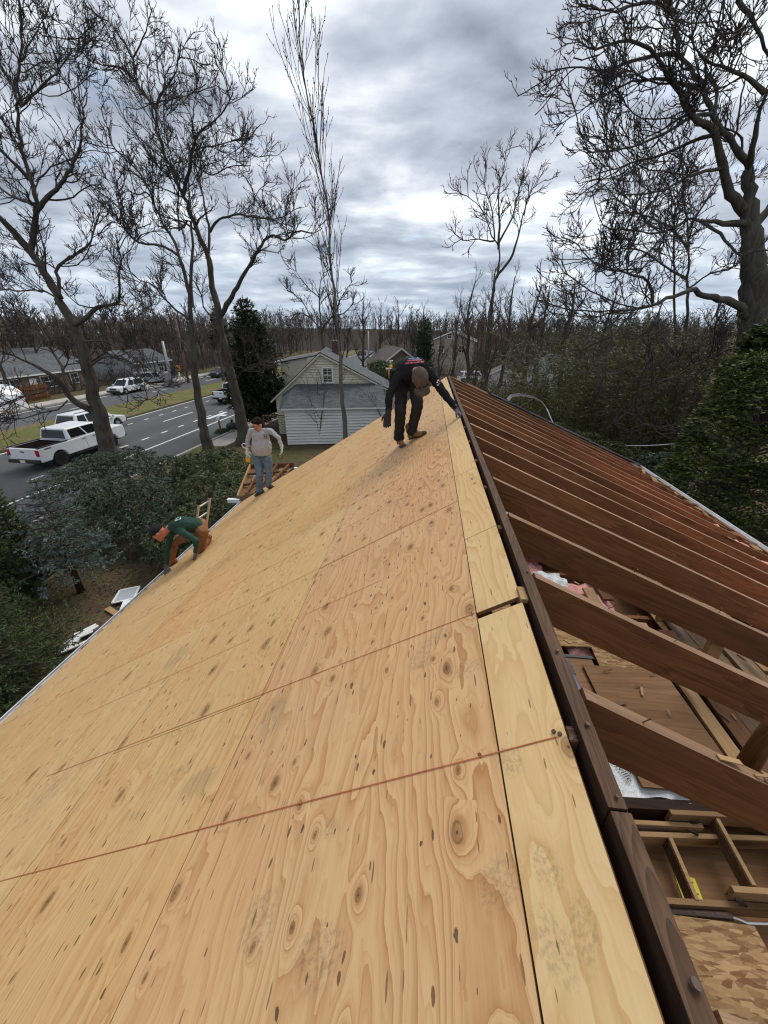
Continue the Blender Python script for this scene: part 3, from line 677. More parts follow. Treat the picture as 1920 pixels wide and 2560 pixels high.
# eaves: fascia and gutter on the plywood side
ge = roof_uv(6.27, 0, -0.02)
mb = MB(); mb.box((ge[0] - 0.012, (Y0 + Y1) / 2, ge[2] - 0.10), (0.02, Y1 - Y0, 0.17)); mb.build('fascia', 'trim_white', house)
prof = [(-0.03, -0.015), (-0.03, -0.12), (-0.105, -0.12), (-0.135, -0.06), (-0.135, -0.022), (-0.118, -0.018), (-0.118, -0.028), (-0.128, -0.03), (-0.128, -0.06), (-0.102, -0.112), (-0.036, -0.112), (-0.036, -0.015)]
mb = MB(); mb.prism(prof, lambda a, b: (ge[0] + a, Y0, ge[2] + b), lambda a, b: (ge[0] + a, Y1 - 0.02, ge[2] + b)); gut = mb.build('gutter', 'gutter_white', house)
n = 160; V = []; ysd = np.linspace(Y0 + 0.05, Y1 - 0.05, n)
for y in ysd: V += [(ge[0] - 0.037, y, ge[2] - 0.075 + rng.normal(0, 0.012)), (ge[0] - 0.075, y, ge[2] - 0.065 + rng.normal(0, 0.015)), (ge[0] - 0.122, y, ge[2] - 0.075 + rng.normal(0, 0.01))]
F = [(3 * i + k, 3 * i + k + 1, 3 * i + k + 4, 3 * i + k + 3) for i in range(n - 1) for k in (0, 1)]
npmesh('leaf_litter', np.array(V), np.array(F), 'debris', gut)['kind'] = 'stuff'
mb = MB(); mb.bar(roof_uv(6.24, Y0, -0.026), roof_uv(6.24, Y1, -0.026), 0.1, 0.012, tuple(N_)); mb.build('starter_board', 'grey_board', house)
# the far slope's eave: sub-fascia, white drip edge, gutter
ex, ez = 5.0, RZ - (5.0 - XR0) * TS
mb = MB(); mb.box((ex - 0.005, (Y0 + Y1) / 2, ez - 0.09), (0.03, Y1 - Y0, 0.17)); mb.build('fascia', 'old_rafter', house)
mb = MB(); mb.prism([(0.012, -0.01), (0.012, -0.11), (0.075, -0.11), (0.10, -0.05), (0.10, -0.004), (0.088, -0.004), (0.088, -0.05), (0.07, -0.10), (0.02, -0.10), (0.02, -0.01)], lambda a, b: (ex + a, Y0, ez + b), lambda a, b: (ex + a, Y1, ez + b)); mb.build('gutter', 'gutter_white', house)
for j in range(26):                                        # torn sheathing and shingle scraps left along that eave
    y = 3.0 + 6.0 * j / 26 + random.uniform(-0.1, 0.1); x = ex - 0.12 - random.uniform(0, 0.3); mb = MB()
    mb.box((0, 0, 0), (random.uniform(0.05, 0.16), random.uniform(0.08, 0.36), 0.012)); mb.build('sheathing_scrap', ['new_board', 'grey_board', 'tan_panel'][j % 3], house, loc=(x, y, RZ - (x - XR0) * TS + 0.004), rot=(random.uniform(-0.15, 0.15), RS + random.uniform(-0.25, 0.15), random.uniform(-0.3, 0.3)))
# shingles left on the far rake
sh = MB(); sh.box((0.11, 0.0, 0.0), (0.24, 0.36, 0.012)); she = sh.data('shingle'); she.materials.append(M['shingle_dark']); fix(she)
mb = MB(); mb.bar((0.9, 9.42, RZ - (0.9 - XR0) * TS - 0.02), (ex, 9.42, ez - 0.02), 0.36, 0.02, (math.sin(RS), 0, math.cos(RS))); mb.build('rake_board', 'brown_board', house)
for j in range(26):
    x = 1.45 + j * 0.142; o = link('shingle', she, house); o.location = (x, 9.43 + random.uniform(-0.02, 0.02), RZ - (x - XR0) * TS + 0.012); o.rotation_euler = (random.uniform(-0.03, 0.03), RS - 0.05, random.uniform(-0.04, 0.04))
mb = MB(); mb.box((0, 0, 0), (0.02, 0.36, 0.3)); mb.build('rake_end', 'black_plastic', house, loc=(1.42, 9.42, RZ - (1.42 - XR0) * TS - 0.08))
# attic floor: joists, boards, panels
AF = CAM_H - 2.17
mb = MB(); mb.box((0.75, 3.0, AF - 0.2), (3.7, 11.8, 0.03)); mb.build('ceiling', 'tan_panel', house)
for k in range(21):
    y = -2.6 + 0.5965 * k; mb = MB(); mb.box((0, 0, 0), ((1.9, 0.04, 0.14) if 0.6 < y < 1.25 else (3.6, 0.04, 0.14))); mb.build('joist', ['brown_board', 'old_rafter'][k % 2], house, loc=(-0.07 if 0.6 < y < 1.25 else 0.78, y, AF - 0.10))
def floor_sheet(name, x0, x1, y0, y1, z, mat, th=0.012, rz=0.0):
    mb = MB(); mb.box((0, 0, 0), (x1 - x0, y1 - y0, th)); return mb.build(name, mat, house, loc=((x0 + x1) / 2, (y0 + y1) / 2, z), rot=(0, 0, rz))
floor_sheet('osb_sheet', 0.30, 1.405, -2.2, 0.835, AF, 'osb')
floor_sheet('osb_sheet', -0.9, 0.95, 1.50, 3.40, AF + 0.002, 'osb')
floor_sheet('osb_sheet', 0.955, 1.30, 2.32, 3.10, AF + 0.004, 'osb', rz=0.05)
floor_sheet('osb_sheet', 1.32, 1.76, 2.12, 2.62, AF - 0.004, 'osb', rz=-0.04)
floor_sheet('osb_sheet', 1.95, 2.6, 1.9, 3.6, AF + 0.003, 'osb', rz=0.02)
floor_sheet('osb_sheet', 1.45, 2.6, -2.0, 0.55, AF - 0.02, 'osb')
floor_sheet('hatch_frame', 1.05, 1.27, 1.62, 2.20, AF + 0.006, 'tan_panel')
floor_sheet('hatch_trim', 1.04, 1.28, 2.201, 2.225, AF + 0.014, 'black_plastic')
for x, y0, y1, m, w in ((1.79, 1.05, 2.62, 'new_board', 0.085), (1.90, 1.05, 2.55, 'brown_board', 0.11), (2.03, 1.6, 4.9, 'grey_board', 0.11), (2.16, 1.7, 5.2, 'grey_board', 0.12), (2.30, 1.3, 4.2, 'grey_board', 0.13), (1.52, 2.45, 3.05, 'new_board', 0.09), (1.66, 2.9, 4.4, 'brown_board', 0.09), (2.44, 2.2, 4.8, 'new_board', 0.08)):
    mb = MB(); mb.box(((y1 - y0) / 2, 0, 0), (y1 - y0, w, 0.022)); mb.build('floor_plank', m, house, bevel=0.002, loc=(x, y0, AF + 0.024 + random.uniform(0, 0.008)), rot=(0, 0, R_(90) + random.uniform(-0.03, 0.03)))
for (x, y, r, m) in ((1.805, 1.485, 0.045, 'log_wood'),):
    zt = RZ - (x - XR0) * TS - 0.19
    mb = MB(); mb.tube([(x, y, AF + 0.02), (x + 0.004, y + 0.005, (AF + zt) / 2), (x, y, zt + 0.03)], [0.05, 0.047, 0.045], 9); mb.build('post', m, house, smooth=True)
for (x, y) in ((1.92, 2.09), (2.0, 2.70), (1.98, 3.30), (2.0, 3.9), (1.98, 4.5)):
    zt = RZ - (x - XR0) * TS - 0.17
    mb = MB(); mb.box((x, y, (AF + zt) / 2), (0.088, 0.04, zt - AF)); mb.build('post', 'new_board', house, bevel=0.002)
# pink batts between the joists and towards the eave
def batt(x0, x1, y0, y1, zf, mat='insulation', name='insulation_batt'):
    nx, ny = max(6, int((x1 - x0) / 0.06)), max(6, int((y1 - y0) / 0.06)); V = []
    for j in range(ny + 1):
        for i in range(nx + 1):
            x = x0 + (x1 - x0) * i / nx; y = y0 + (y1 - y0) * j / ny; ed = min(i, nx - i, j, ny - j) / 2.0
            V.append((x + rng.normal(0, 0.006), y + rng.normal(0, 0.006), zf(x) + min(1, ed) * 0.05 + rng.normal(0, 0.011)))
    F = [(j * (nx + 1) + i, j * (nx + 1) + i + 1, (j + 1) * (nx + 1) + i + 1, (j + 1) * (nx + 1) + i) for j in range(ny) for i in range(nx)]
    return npmesh(name, np.array(V), np.array(F), mat, house, smooth=True)
batt(1.0, 1.72, 2.62, 3.22, lambda x: AF - 0.05); batt(1.15, 1.95, 2.28, 2.60, lambda x: AF - 0.06); batt(0.2, 1.25, 3.2, 5.4, lambda x: AF - 0.05)
ys = sorted(RAFY)
for a, b in zip(ys[:-1], ys[1:]):
    if a > 0.5: batt(2.6, 4.85, a + 0.03, b - 0.03, lambda x: RZ - (x - XR0) * TS - 0.235 + 0.13 * max(0, x - 3.4) / 1.4)
batt(2.6, 4.6, -2.5, 0.8, lambda x: RZ - (x - XR0) * TS - 0.3)
# crumpled white facing of a batt, with its printing
def crumple(x0, x1, y0, y1, z, amp):
    nx, ny = 26, 20; V = []
    ph = rng.uniform(0, 6, 8)
    for j in range(ny + 1):
        for i in range(nx + 1):
            x = x0 + (x1 - x0) * i / nx; y = y0 + (y1 - y0) * j / ny
            w = math.sin(x * 23 + ph[0] + 2 * math.sin(y * 9)) * 0.4 + math.sin(y * 31 + x * 17 + ph[1]) * 0.35 + math.sin(x * 47 - y * 29 + ph[2]) * 0.25
            V.append((x + 0.01 * math.sin(y * 25), y + 0.012 * math.sin(x * 21), z + amp * w))
    F = [(j * (nx + 1) + i, j * (nx + 1) + i + 1, (j + 1) * (nx + 1) + i + 1, (j + 1) * (nx + 1) + i) for j in range(ny) for i in range(nx)]
    return np.array(V), np.array(F)
def printed(parent, txt, loc, rz, size):
    cu = bpy.data.curves.new('print', 'FONT'); cu.body = txt; cu.size = size; cu.extrude = 0.0004
    t = bpy.data.objects.new('print', cu); col.objects.link(t); t.data.materials.append(M['print_ink']); 
    bpy.context.view_layer.update(); me = bpy.data.meshes.new_from_object(t.evaluated_get(bpy.context.evaluated_depsgraph_get())); bpy.data.objects.remove(t)
    t = link('print', me, parent); t.location = loc; t.rotation_euler = (0, 0, rz); return t
def facing_sheet(x0, x1, y0, y1, z, amp, label, texts):
    e = wthing('insulation_roll', ((x0 + x1) / 2, (y0 + y1) / 2, z - 0.05), label, 'insulation', 'white faced insulation in the attic')
    V, F = crumple(x0, x1, y0, y1, z, amp); npmesh('facing', V, F, 'white_facing', e, smooth=True)
    for tx, lx, ly, rz, s in texts: printed(e, tx, (lx, ly, z + amp + 0.006), rz, s)
facing_sheet(0.98, 1.62, 1.285, 1.50, AF + 0.005, 0.012, 'crumpled white printed insulation facing beside the folded attic stairs', [('Johns', 1.13, 1.47, R_(-66), 0.045), ('Manville', 1.08, 1.49, R_(-66), 0.05), ('INSULATION', 1.20, 1.46, R_(-66), 0.026)])
facing_sheet(0.9, 1.75, 3.45, 4.45, AF + 0.10, 0.05, 'crumpled silver white insulation facing lying between the far rafters', [('R-19', 1.25, 4.0, 0.4, 0.08), ('FIBER GLASS', 1.45, 3.75, -0.5, 0.06)])
facing_sheet(1.98, 2.2, 1.25, 2.15, AF + 0.0, 0.014, 'strip of wrinkled white facing between the planks by the round post', [])
facing_sheet(1.1, 1.35, 3.0, 3.25, AF + 0.05, 0.03, 'small white scrap of facing beside the pink insulation', [])
# ---------------------------------------------------------------- loose things in the attic
mb = MB(); mb.box((0.27, 0.40, 0), (0.54, 0.80, 0.012)); o = mb.build('plywood_sheet', 'tan_panel', None, loc=(1.20, 1.32, AF + 0.03), rot=(0, 0.012, 0.03)); tag(o, 'loose reddish brown plywood square lying on the attic floor', 'plywood')
mb = MB(); mb.box((0, 0, 0), (0.34, 0.03, 0.05)); e = wthing('spirit_level', (1.09, 1.85, AF + 0.02), 'dark blue spirit level on the attic floor by the ridge board', 'level')
for q, m, nm in (((0.03, 0.62, 0.055), 'tool_blue', 'body'),):
    mb = MB(); mb.box((1.065, 1.83, AF + 0.045), q, (0, 0, 0.02)); mb.build(nm, m, e, bevel=0.004)
for dy in (-0.2, 0.0, 0.2):
    mb = MB(); mb.box((1.065, 1.83 + dy, AF + 0.06), (0.034, 0.07, 0.03)); mb.build('window', 'black_plastic', e)
for i, (a, b) in enumerate((((1.55, 1.08), (1.75, 1.0)), ((1.46, 1.02), (1.60, 1.07)))):
    pass
mb = MB(); mb.box((0, 0, 0), (1.5, 0.05, 0.10)); mb.build('joist', 'ridge_wood', house, loc=(1.75, 1.285, AF - 0.035), rot=(0, 0, 0.06))
mb = MB(); rr = random.Random(8)
for k in range(170):                                       # splinters, chips and torn paper over the attic floor
    x, y = rr.uniform(0.75, 2.55), rr.uniform(1.35, 4.6); mb.bar((x, y, AF + 0.045), (x + rr.uniform(-0.07, 0.07), y + rr.uniform(-0.07, 0.07), AF + 0.047 + rr.uniform(0, 0.012)), rr.uniform(0.004, 0.018), 0.003, mi=k % 3)
wc = mb.build('wood_chips', ['new_board', 'brown_board', 'grey_board'], house); wc['kind'] = 'stuff'
# folded attic stairs
st = wthing('attic_stairs', (1.4, 1.02, AF - 0.14), 'folded wooden attic stairs with ribbed treads on a hatch panel', 'attic stairs')
AZ = AF - 0.02
def stp(name, a, b, w, h, m='new_board', **k):
    mb = MB(); mb.bar(a, b, w, h, (0, 0, 1)); return mb.build(name, m, st, bevel=0.002)
mb = MB(); mb.box((1.55, 1.01, AZ - 0.115), (1.25, 0.50, 0.012)); mb.build('hatch_panel', 'tan_panel', st)
stp('rail', (0.98, 1.115, AZ - 0.03), (2.05, 1.20, AZ - 0.03), 0.022, 0.075); stp('rail', (1.09, 0.885, AZ - 0.03), (2.05, 0.945, AZ - 0.03), 0.022, 0.075)
stp('rail', (1.09, 1.165, AZ + 0.0), (1.42, 1.185, AZ + 0.0), 0.02, 0.05); stp('rail', (1.37, 0.93, AZ + 0.03), (2.05, 0.965, AZ + 0.03), 0.022, 0.08)
stp('rail', (1.27, 1.205, AZ + 0.03), (2.05, 1.255, AZ + 0.03), 0.022, 0.08)
for x0, y0, x1, y1, z in ((1.235, 0.90, 1.245, 1.125, AZ - 0.03), (1.475, 0.955, 1.485, 1.205, AZ + 0.02), (1.74, 0.965, 1.75, 1.22, AZ + 0.02)):
    tr = stp('tread', (x0, y0, z), (x1, y1, z), 0.018, 0.085)
    for k in range(5):
        mb = MB(); mb.bar((x0 - 0.0105, y0, z - 0.032 + k * 0.016), (x1 - 0.0105, y1, z - 0.032 + k * 0.016), 0.003, 0.007); mb.build('rib', 'grey_board', tr)
for (x, y, ang) in ((1.40, 0.945, 0.5), (1.40, 0.915, -0.6), (1.38, 1.20, 0.7), (1.35, 1.16, -0.5)):
    mb = MB(); d = np.array([math.cos(ang), 0.0, math.sin(ang)]) * 0.03; c = np.array([x, y - 0.012, AZ + 0.03]); mb.bar(c - d, c + d, 0.006, 0.012); mb.ball(c - d, 0.006, nu=6, nv=4); mb.ball(c + d, 0.006, nu=6, nv=4); mb.build('hinge', 'black_plastic', st)
mb = MB(); mb.tube([(1.34, 0.872, AZ - 0.02), (1.38, 0.868, AZ - 0.02), (1.42, 0.862, AZ - 0.03), (1.66, 0.872, AZ + 0.0), (1.67, 0.874, AZ + 0.0)], 0.004, 6); mb.build('spring_rod', 'galvanised', st)
mb = MB(); mb.tube([(1.05, 0.862, AZ - 0.03), (1.36, 0.872, AZ - 0.02)], 0.014, 8); mb.build('spring', 'rust_nail', st)
mb = MB(); mb.tube([(1.02, 1.15, AZ + 0.0), (1.25, 1.17, AZ + 0.0)], 0.013, 8); mb.build('spring', 'rust_nail', st)
lb = MB(); lb.box((1.285, 0.975, AZ - 0.106), (0.085, 0.115, 0.002), (0, 0, -0.12)); lbo = lb.build('warning_label', 'label_yellow', st)
for k in range(7):
    mb = MB(); mb.box((1.285 + 0.003 * k * 0.12, 0.932 + k * 0.0135, AZ - 0.1045), (0.062 - (k % 3) * 0.012, 0.005, 0.001), (0, 0, -0.12)); mb.build('print', 'print_ink', lbo)
# white cord and scraps
mb = MB(); mb.tube([(1.42, 2.62, AF + 0.05), (1.5, 2.50, AF + 0.06), (1.52, 2.42, AF + 0.04), (1.56, 2.34, AF + 0.03)], 0.004, 6); tag(mb.build('cord', 'cord_white'), 'thin white cord lying across the pink insulation', 'cord')
mb = MB(); mb.box((0, 0, 0), (0.13, 0.085, 0.018)); tag(mb.build('wood_offcut', 'new_board', None, bevel=0.002, loc=(1.42, 1.36, AF + 0.052), rot=(0, 0, 0.15)), 'pale wood offcut on the loose plywood beside the splintered rafter', 'offcut')
# bent strip of metal flashing on the far rake
fl = [(1268, 1000), (1276, 990), (1298, 987), (1330, 993), (1354, 1005), (1366, 1022), (1376, 1046), (1383, 1060)]
P = [px(u, v, 9.45 + 0.03 * i) for i, (u, v) in enumerate(fl)]
mb = MB(); V = []
for i, p in enumerate(P): V += [p + np.array([-0.02, -0.02, 0.035]), p + np.array([0.0, 0.04, 0.02]), p + np.array([0.06, 0.08, -0.035])]
mb.add(V, [(3 * i + k, 3 * i + k + 1, 3 * i + k + 4, 3 * i + k + 3) for i in range(len(P) - 1) for k in (0, 1)])
o = mb.build('metal_flashing', 'gutter_white'); tag(o, 'bent silver metal flashing strip curling up from the far roof edge', 'flashing')
s_ = o.modifiers.new('thick', 'SOLIDIFY'); s_.thickness = 0.004
# stripped lean-to frame beyond the far gable
A = px(594, 1246, 9.35); B = px(626, 1166, 11.6); C_ = px(735, 1166, 11.6); D = px(672, 1246, 9.35)
D[2] = A[2] + 0.25; C_[2] = max(C_[2], B[2] + 0.1)
lt = wthing('lean_to_roof', (A[0] + 0.6, 10.4, 0), 'stripped brown lean-to roof frame beyond the far gable end', 'roof frame')
def lb_(a, b, w, h, m='brown_board', nm='rafter'):
    mb = MB(); mb.bar(a, b, w, h); return mb.build(nm, m, lt, bevel=0.003)
lb_(A, B, 0.05, 0.16, 'new_board', 'fascia'); lb_(B, C_, 0.04, 0.16, 'brown_board', 'header'); lb_(A + (D - A) * 0.0, D, 0.04, 0.12, 'grey_board', 'header')
for q in (0.3, 0.62, 0.9): lb_(A + (D - A) * q + np.array([0, 0, 0.05]), B + (C_ - B) * q + np.array([0, 0, 0.02]), 0.06, 0.09)
for q in (0.36, 0.7): lb_(A + (B - A) * q + np.array([0, 0, 0.02]), D + (C_ - D) * q + np.array([0, 0, 0.02]), 0.05, 0.07)
nb = 6
for k in range(nb):
    a = A + (D - A) * (k + 0.5) / nb - np.array([0, 0, 0.07]); b = B + (C_ - B) * (k + 0.5) / nb - np.array([0, 0, 0.07])
    lb_(a, b, np.linalg.norm(D - A) / nb - 0.008, 0.018, 'tan_panel', 'plank')
for c in (A, B, C_): 
    mb = MB(); mb.box((c[0] + 0.05, c[1], c[2] / 2 - 0.05), (0.1, 0.1, c[2] - 0.06)); mb.build('post', 'trim_white', lt)
mb = MB(); p = px(585, 1252, 9.3); mb.box(p, (0.34, 0.1, 0.09)); mb.box(p + np.array([0, 0, 0.05]), (0.36, 0.12, 0.012)); mb.build('gutter_end', 'gutter_white', lt)
# ---------------------------------------------------------------- bare trees
def unit(v): return v / np.maximum(np.linalg.norm(v, axis=-1, keepdims=True), 1e-9)
def tubes(P, R, n=3):
    """P (N,m,3), R (N,m) -> V,F of n-sided open tubes ending in a point"""
    N, m, _ = P.shape
    T = np.empty_like(P); T[:, 1:-1] = P[:, 2:] - P[:, :-2]; T[:, 0] = P[:, 1] - P[:, 0]; T[:, -1] = P[:, -1] - P[:, -2]
    T = unit(T); ref = np.where(np.abs(T[:, :1, 2:3]) < 0.9, np.array([0, 0, 1.0]), np.array([1.0, 0, 0])); ref = np.broadcast_to(ref, T.shape)
    X = unit(ref - T * np.sum(ref * T, -1, keepdims=True)); Yv = np.cross(T, X)
    a = np.arange(n) * 2 * np.pi / n
    ring = P[:, :, None, :] + R[:, :, None, None] * (X[:, :, None, :] * np.cos(a)[None, None, :, None] + Yv[:, :, None, :] * np.sin(a)[None, None, :, None])
    V = ring.reshape(-1, 3)
    b = (np.arange(N)[:, None, None] * m + np.arange(m - 1)[None, :, None]) * n; k = np.arange(n)[None, None, :]; k2 = (k + 1) % n
    F = np.stack([b + k, b + k2, b + n + k2, b + n + k], -1).reshape(-1, 4)
    return V, F
def resample(P, R, m):
    d = np.concatenate([[0], np.cumsum(np.linalg.norm(np.diff(P, axis=0), axis=1))]); s = np.linspace(0, d[-1], m)
    return np.stack([np.interp(s, d, P[:, i]) for i in range(3)], 1), np.interp(s, d, R)
def smooth_line(P, R, k=5):
    P = np.asarray(P, float); n = len(P); out = []; ro = []
    Q = np.vstack([2 * P[0] - P[1], P, 2 * P[-1] - P[-2]])
    for i in range(n - 1):
        p0, p1, p2, p3 = Q[i:i + 4]
        for t in np.linspace(0, 1, k, endpoint=False):
            out.append(0.5 * ((2 * p1) + (-p0 + p2) * t + (2 * p0 - 5 * p1 + 4 * p2 - p3) * t * t + (-p0 + 3 * p1 - 3 * p2 + p3) * t ** 3)); ro.append(R[i] + (R[i + 1] - R[i]) * t)
    out.append(P[-1]); ro.append(R[-1]); return np.array(out), np.array(ro)
def grow(P, R, dens, lenf, ang, m, wig, up, rf, rmin, r, lo=0.15, lmin=0.3, lmax=9, side=None):
    """children of every parent line: count follows parent length"""
    N, mp, _ = P.shape
    Ls = np.linalg.norm(np.diff(P, axis=1), axis=2).sum(1)
    cnt = np.maximum(1, np.round(Ls * dens * r.uniform(0.8, 1.2, N))).astype(int)
    idx = np.repeat(np.arange(N), cnt); K = len(idx)
    t = lo + (1 - lo) * r.uniform(0, 1, K) ** 0.8; f = t * (mp - 1); i0 = np.minimum(f.astype(int), mp - 2); fr = (f - i0)[:, None]
    s = P[idx, i0] * (1 - fr) + P[idx, i0 + 1] * fr; tan = unit(P[idx, i0 + 1] - P[idx, i0]); rp = R[idx, i0] * (1 - fr[:, 0]) + R[idx, i0 + 1] * fr[:, 0]
    v = r.normal(0, 1, (K, 3)); v[:, 2] *= 0.7; perp = unit(v - tan * np.sum(v * tan, -1, keepdims=True))
    a = (ang * r.uniform(0.7, 1.35, K))[:, None]
    d = tan * np.cos(a) + perp * np.sin(a)
    L = np.clip(Ls[idx] * lenf * (1.15 - 0.75 * t) * r.uniform(0.6, 1.3, K), lmin, lmax)
    out = np.empty((K, m, 3)); out[:, 0] = s; st = (L / (m - 1))[:, None]
    for j in range(1, m):
        d = unit(d + r.normal(0, wig, (K, 3)) + np.array([0, 0, up])); out[:, j] = out[:, j - 1] + d * st
    r0 = np.maximum(np.minimum(rp * 0.8, rp * rf + 0.001), rmin * 1.15)
    Rr = r0[:, None] * (1 - np.linspace(0, 1, m) ** 1.1)[None, :] + rmin * np.linspace(0, 1, m)[None, :]
    return out, Rr
def cut(lines, piece):
    Pp = []; Rp = []
    for P, R in lines:
        L = np.linalg.norm(np.diff(P, axis=0), axis=1).sum(); k = max(1, int(round(L / piece))); q, w = resample(P, R, 6 * k + 1)
        for j in range(k): Pp.append(q[6 * j:6 * j + 7]); Rp.append(w[6 * j:6 * j + 7])
    return np.array(Pp), np.array(Rp)
def twigs(lines, spec, r, n0=5):
    """lines: list of (P,R); spec: per-level dicts; a level marked again=True also grows from the limbs. Returns V,F of all twigs"""
    P0, R0 = cut(lines, 2.2); P, R = P0, R0; Vs = []; Fs = []; o = 0
    for lv, s in enumerate(spec):
        s = dict(s); n = s.pop('n', 3); again = s.pop('again', False); Pa, Ra = P, R; P, R = grow(Pa, Ra, r=r, **s)
        if again and lv: P2, R2 = grow(P0, R0, r=r, **s); P = np.concatenate([P, P2]); R = np.concatenate([R, R2])
        V, F = tubes(P, R, n); Vs.append(V); Fs.append(F + o); o += len(V)
    return np.vstack(Vs), np.vstack(Fs)
def limb_mesh(lines, n=9, rough=0.08, r=None):
    Vs = []; Fs = []; o = 0
    for P, R in lines:
        L = np.linalg.norm(np.diff(P, axis=0), axis=1).sum(); q, w = resample(P, R, max(8, int(L / 0.35)))
        w = w * (1 + r.normal(0, rough, len(w)) * 0.5); V, F = tubes(q[None], w[None], n if w[0] > 0.09 else 6)
        Vs.append(V + r.normal(0, 1, V.shape) * (np.repeat(w, n if w[0] > 0.09 else 6)[:, None] * 0.05)); Fs.append(F + o); o += len(V)
    return np.vstack(Vs), np.vstack(Fs)
SPEC = [dict(dens=1.45, lenf=1.5, ang=0.85, m=8, wig=0.20, up=0.05, rf=0.42, rmin=0.018, lmin=1.2, lmax=3.2, n=4),
        dict(dens=2.3, lenf=0.6, ang=0.75, m=6, wig=0.20, up=0.12, rf=0.5, rmin=0.0135, lmin=0.6, lmax=1.7, n=3, again=True),
        dict(dens=4.2, lenf=0.6, ang=0.7, m=4, wig=0.17, up=0.16, rf=0.6, rmin=0.0105, lmin=0.35, lmax=0.95),
        dict(dens=5.6, lenf=0.6, ang=0.6, m=3, wig=0.16, up=0.20, rf=0.8, rmin=0.0085, lmin=0.2, lmax=0.5)]
def traced_tree(name, base, Y, limbs, label, group, spec=SPEC, mats=('bark', 'twig'), seed=1, tw=0.16, thick=0.74):
    """limbs: ([(u,v,depth offset)...], r0, r1[, twig share]); the trunk is first and starts at base"""
    r = np.random.default_rng(seed); lines = []
    for li in limbs:
        pts, r0, r1 = li[:3]
        if li is not limbs[0] and len(li) < 5: r0 *= thick; r1 = min(r1, 0.03)
        P = [px(u, v, Y + dy) if not isinstance(u, str) else np.array(v) for u, v, dy in pts]
        if li is limbs[0]: P[0] = np.array([P[0][0], P[0][1], -0.1])
        P = np.array(P); sl = np.concatenate([[0], np.cumsum(np.linalg.norm(np.diff(P, axis=0), axis=1))]); sl /= sl[-1]
        R = r1 + (r0 - r1) * (1 - sl) ** (2.1 if li is limbs[0] else 1.0 if len(li) > 4 else 1.35); P, R = smooth_line(P, R, 5)
        n = len(P); P[1:-1] += r.normal(0, 0.02 + r0 * 0.05, (n - 2, 3)); lines.append((P, R))
    if limbs[0][1] > 0.2:                                   # root flare
        P, R = lines[0]; f = np.exp(-np.maximum(P[:, 2], 0) / 0.45); lines[0] = (P, R * (1 + 0.55 * f))
    b = lines[0][0][0]; e = wthing(name, (b[0], b[1], 0), label, 'tree', group)
    V, F = limb_mesh(lines, 10, r=r); npmesh('trunk', V, F, mats[0], e, smooth=True)
    thin = []
    for (P, R), li in zip(lines, limbs):
        share = li[3] if len(li) > 3 else None
        i = int(len(P) * (1 - share)) if share is not None else int(np.argmax(R < tw)) if (R < tw).any() else len(P)
        if len(P) - i >= 3: thin.append((P[i:], R[i:]))
    V, F = twigs(thin, spec, r); npmesh('crown', V, F, mats[1], e)
    return e
k1 = 800 / 1659.0
def c1(*pts): return [(x * k1, y * k1, d) for x, y, d in pts]                   # upper-left survey sheet
def c2(*pts): return [(1120 + x * k1, y * k1, d) for x, y, d in pts]            # upper-right survey sheet
k3 = 700 / 1659.0
def c3(*pts): return [(x * k3, 600 + y * k3, d) for x, y, d in pts]             # left street sheet

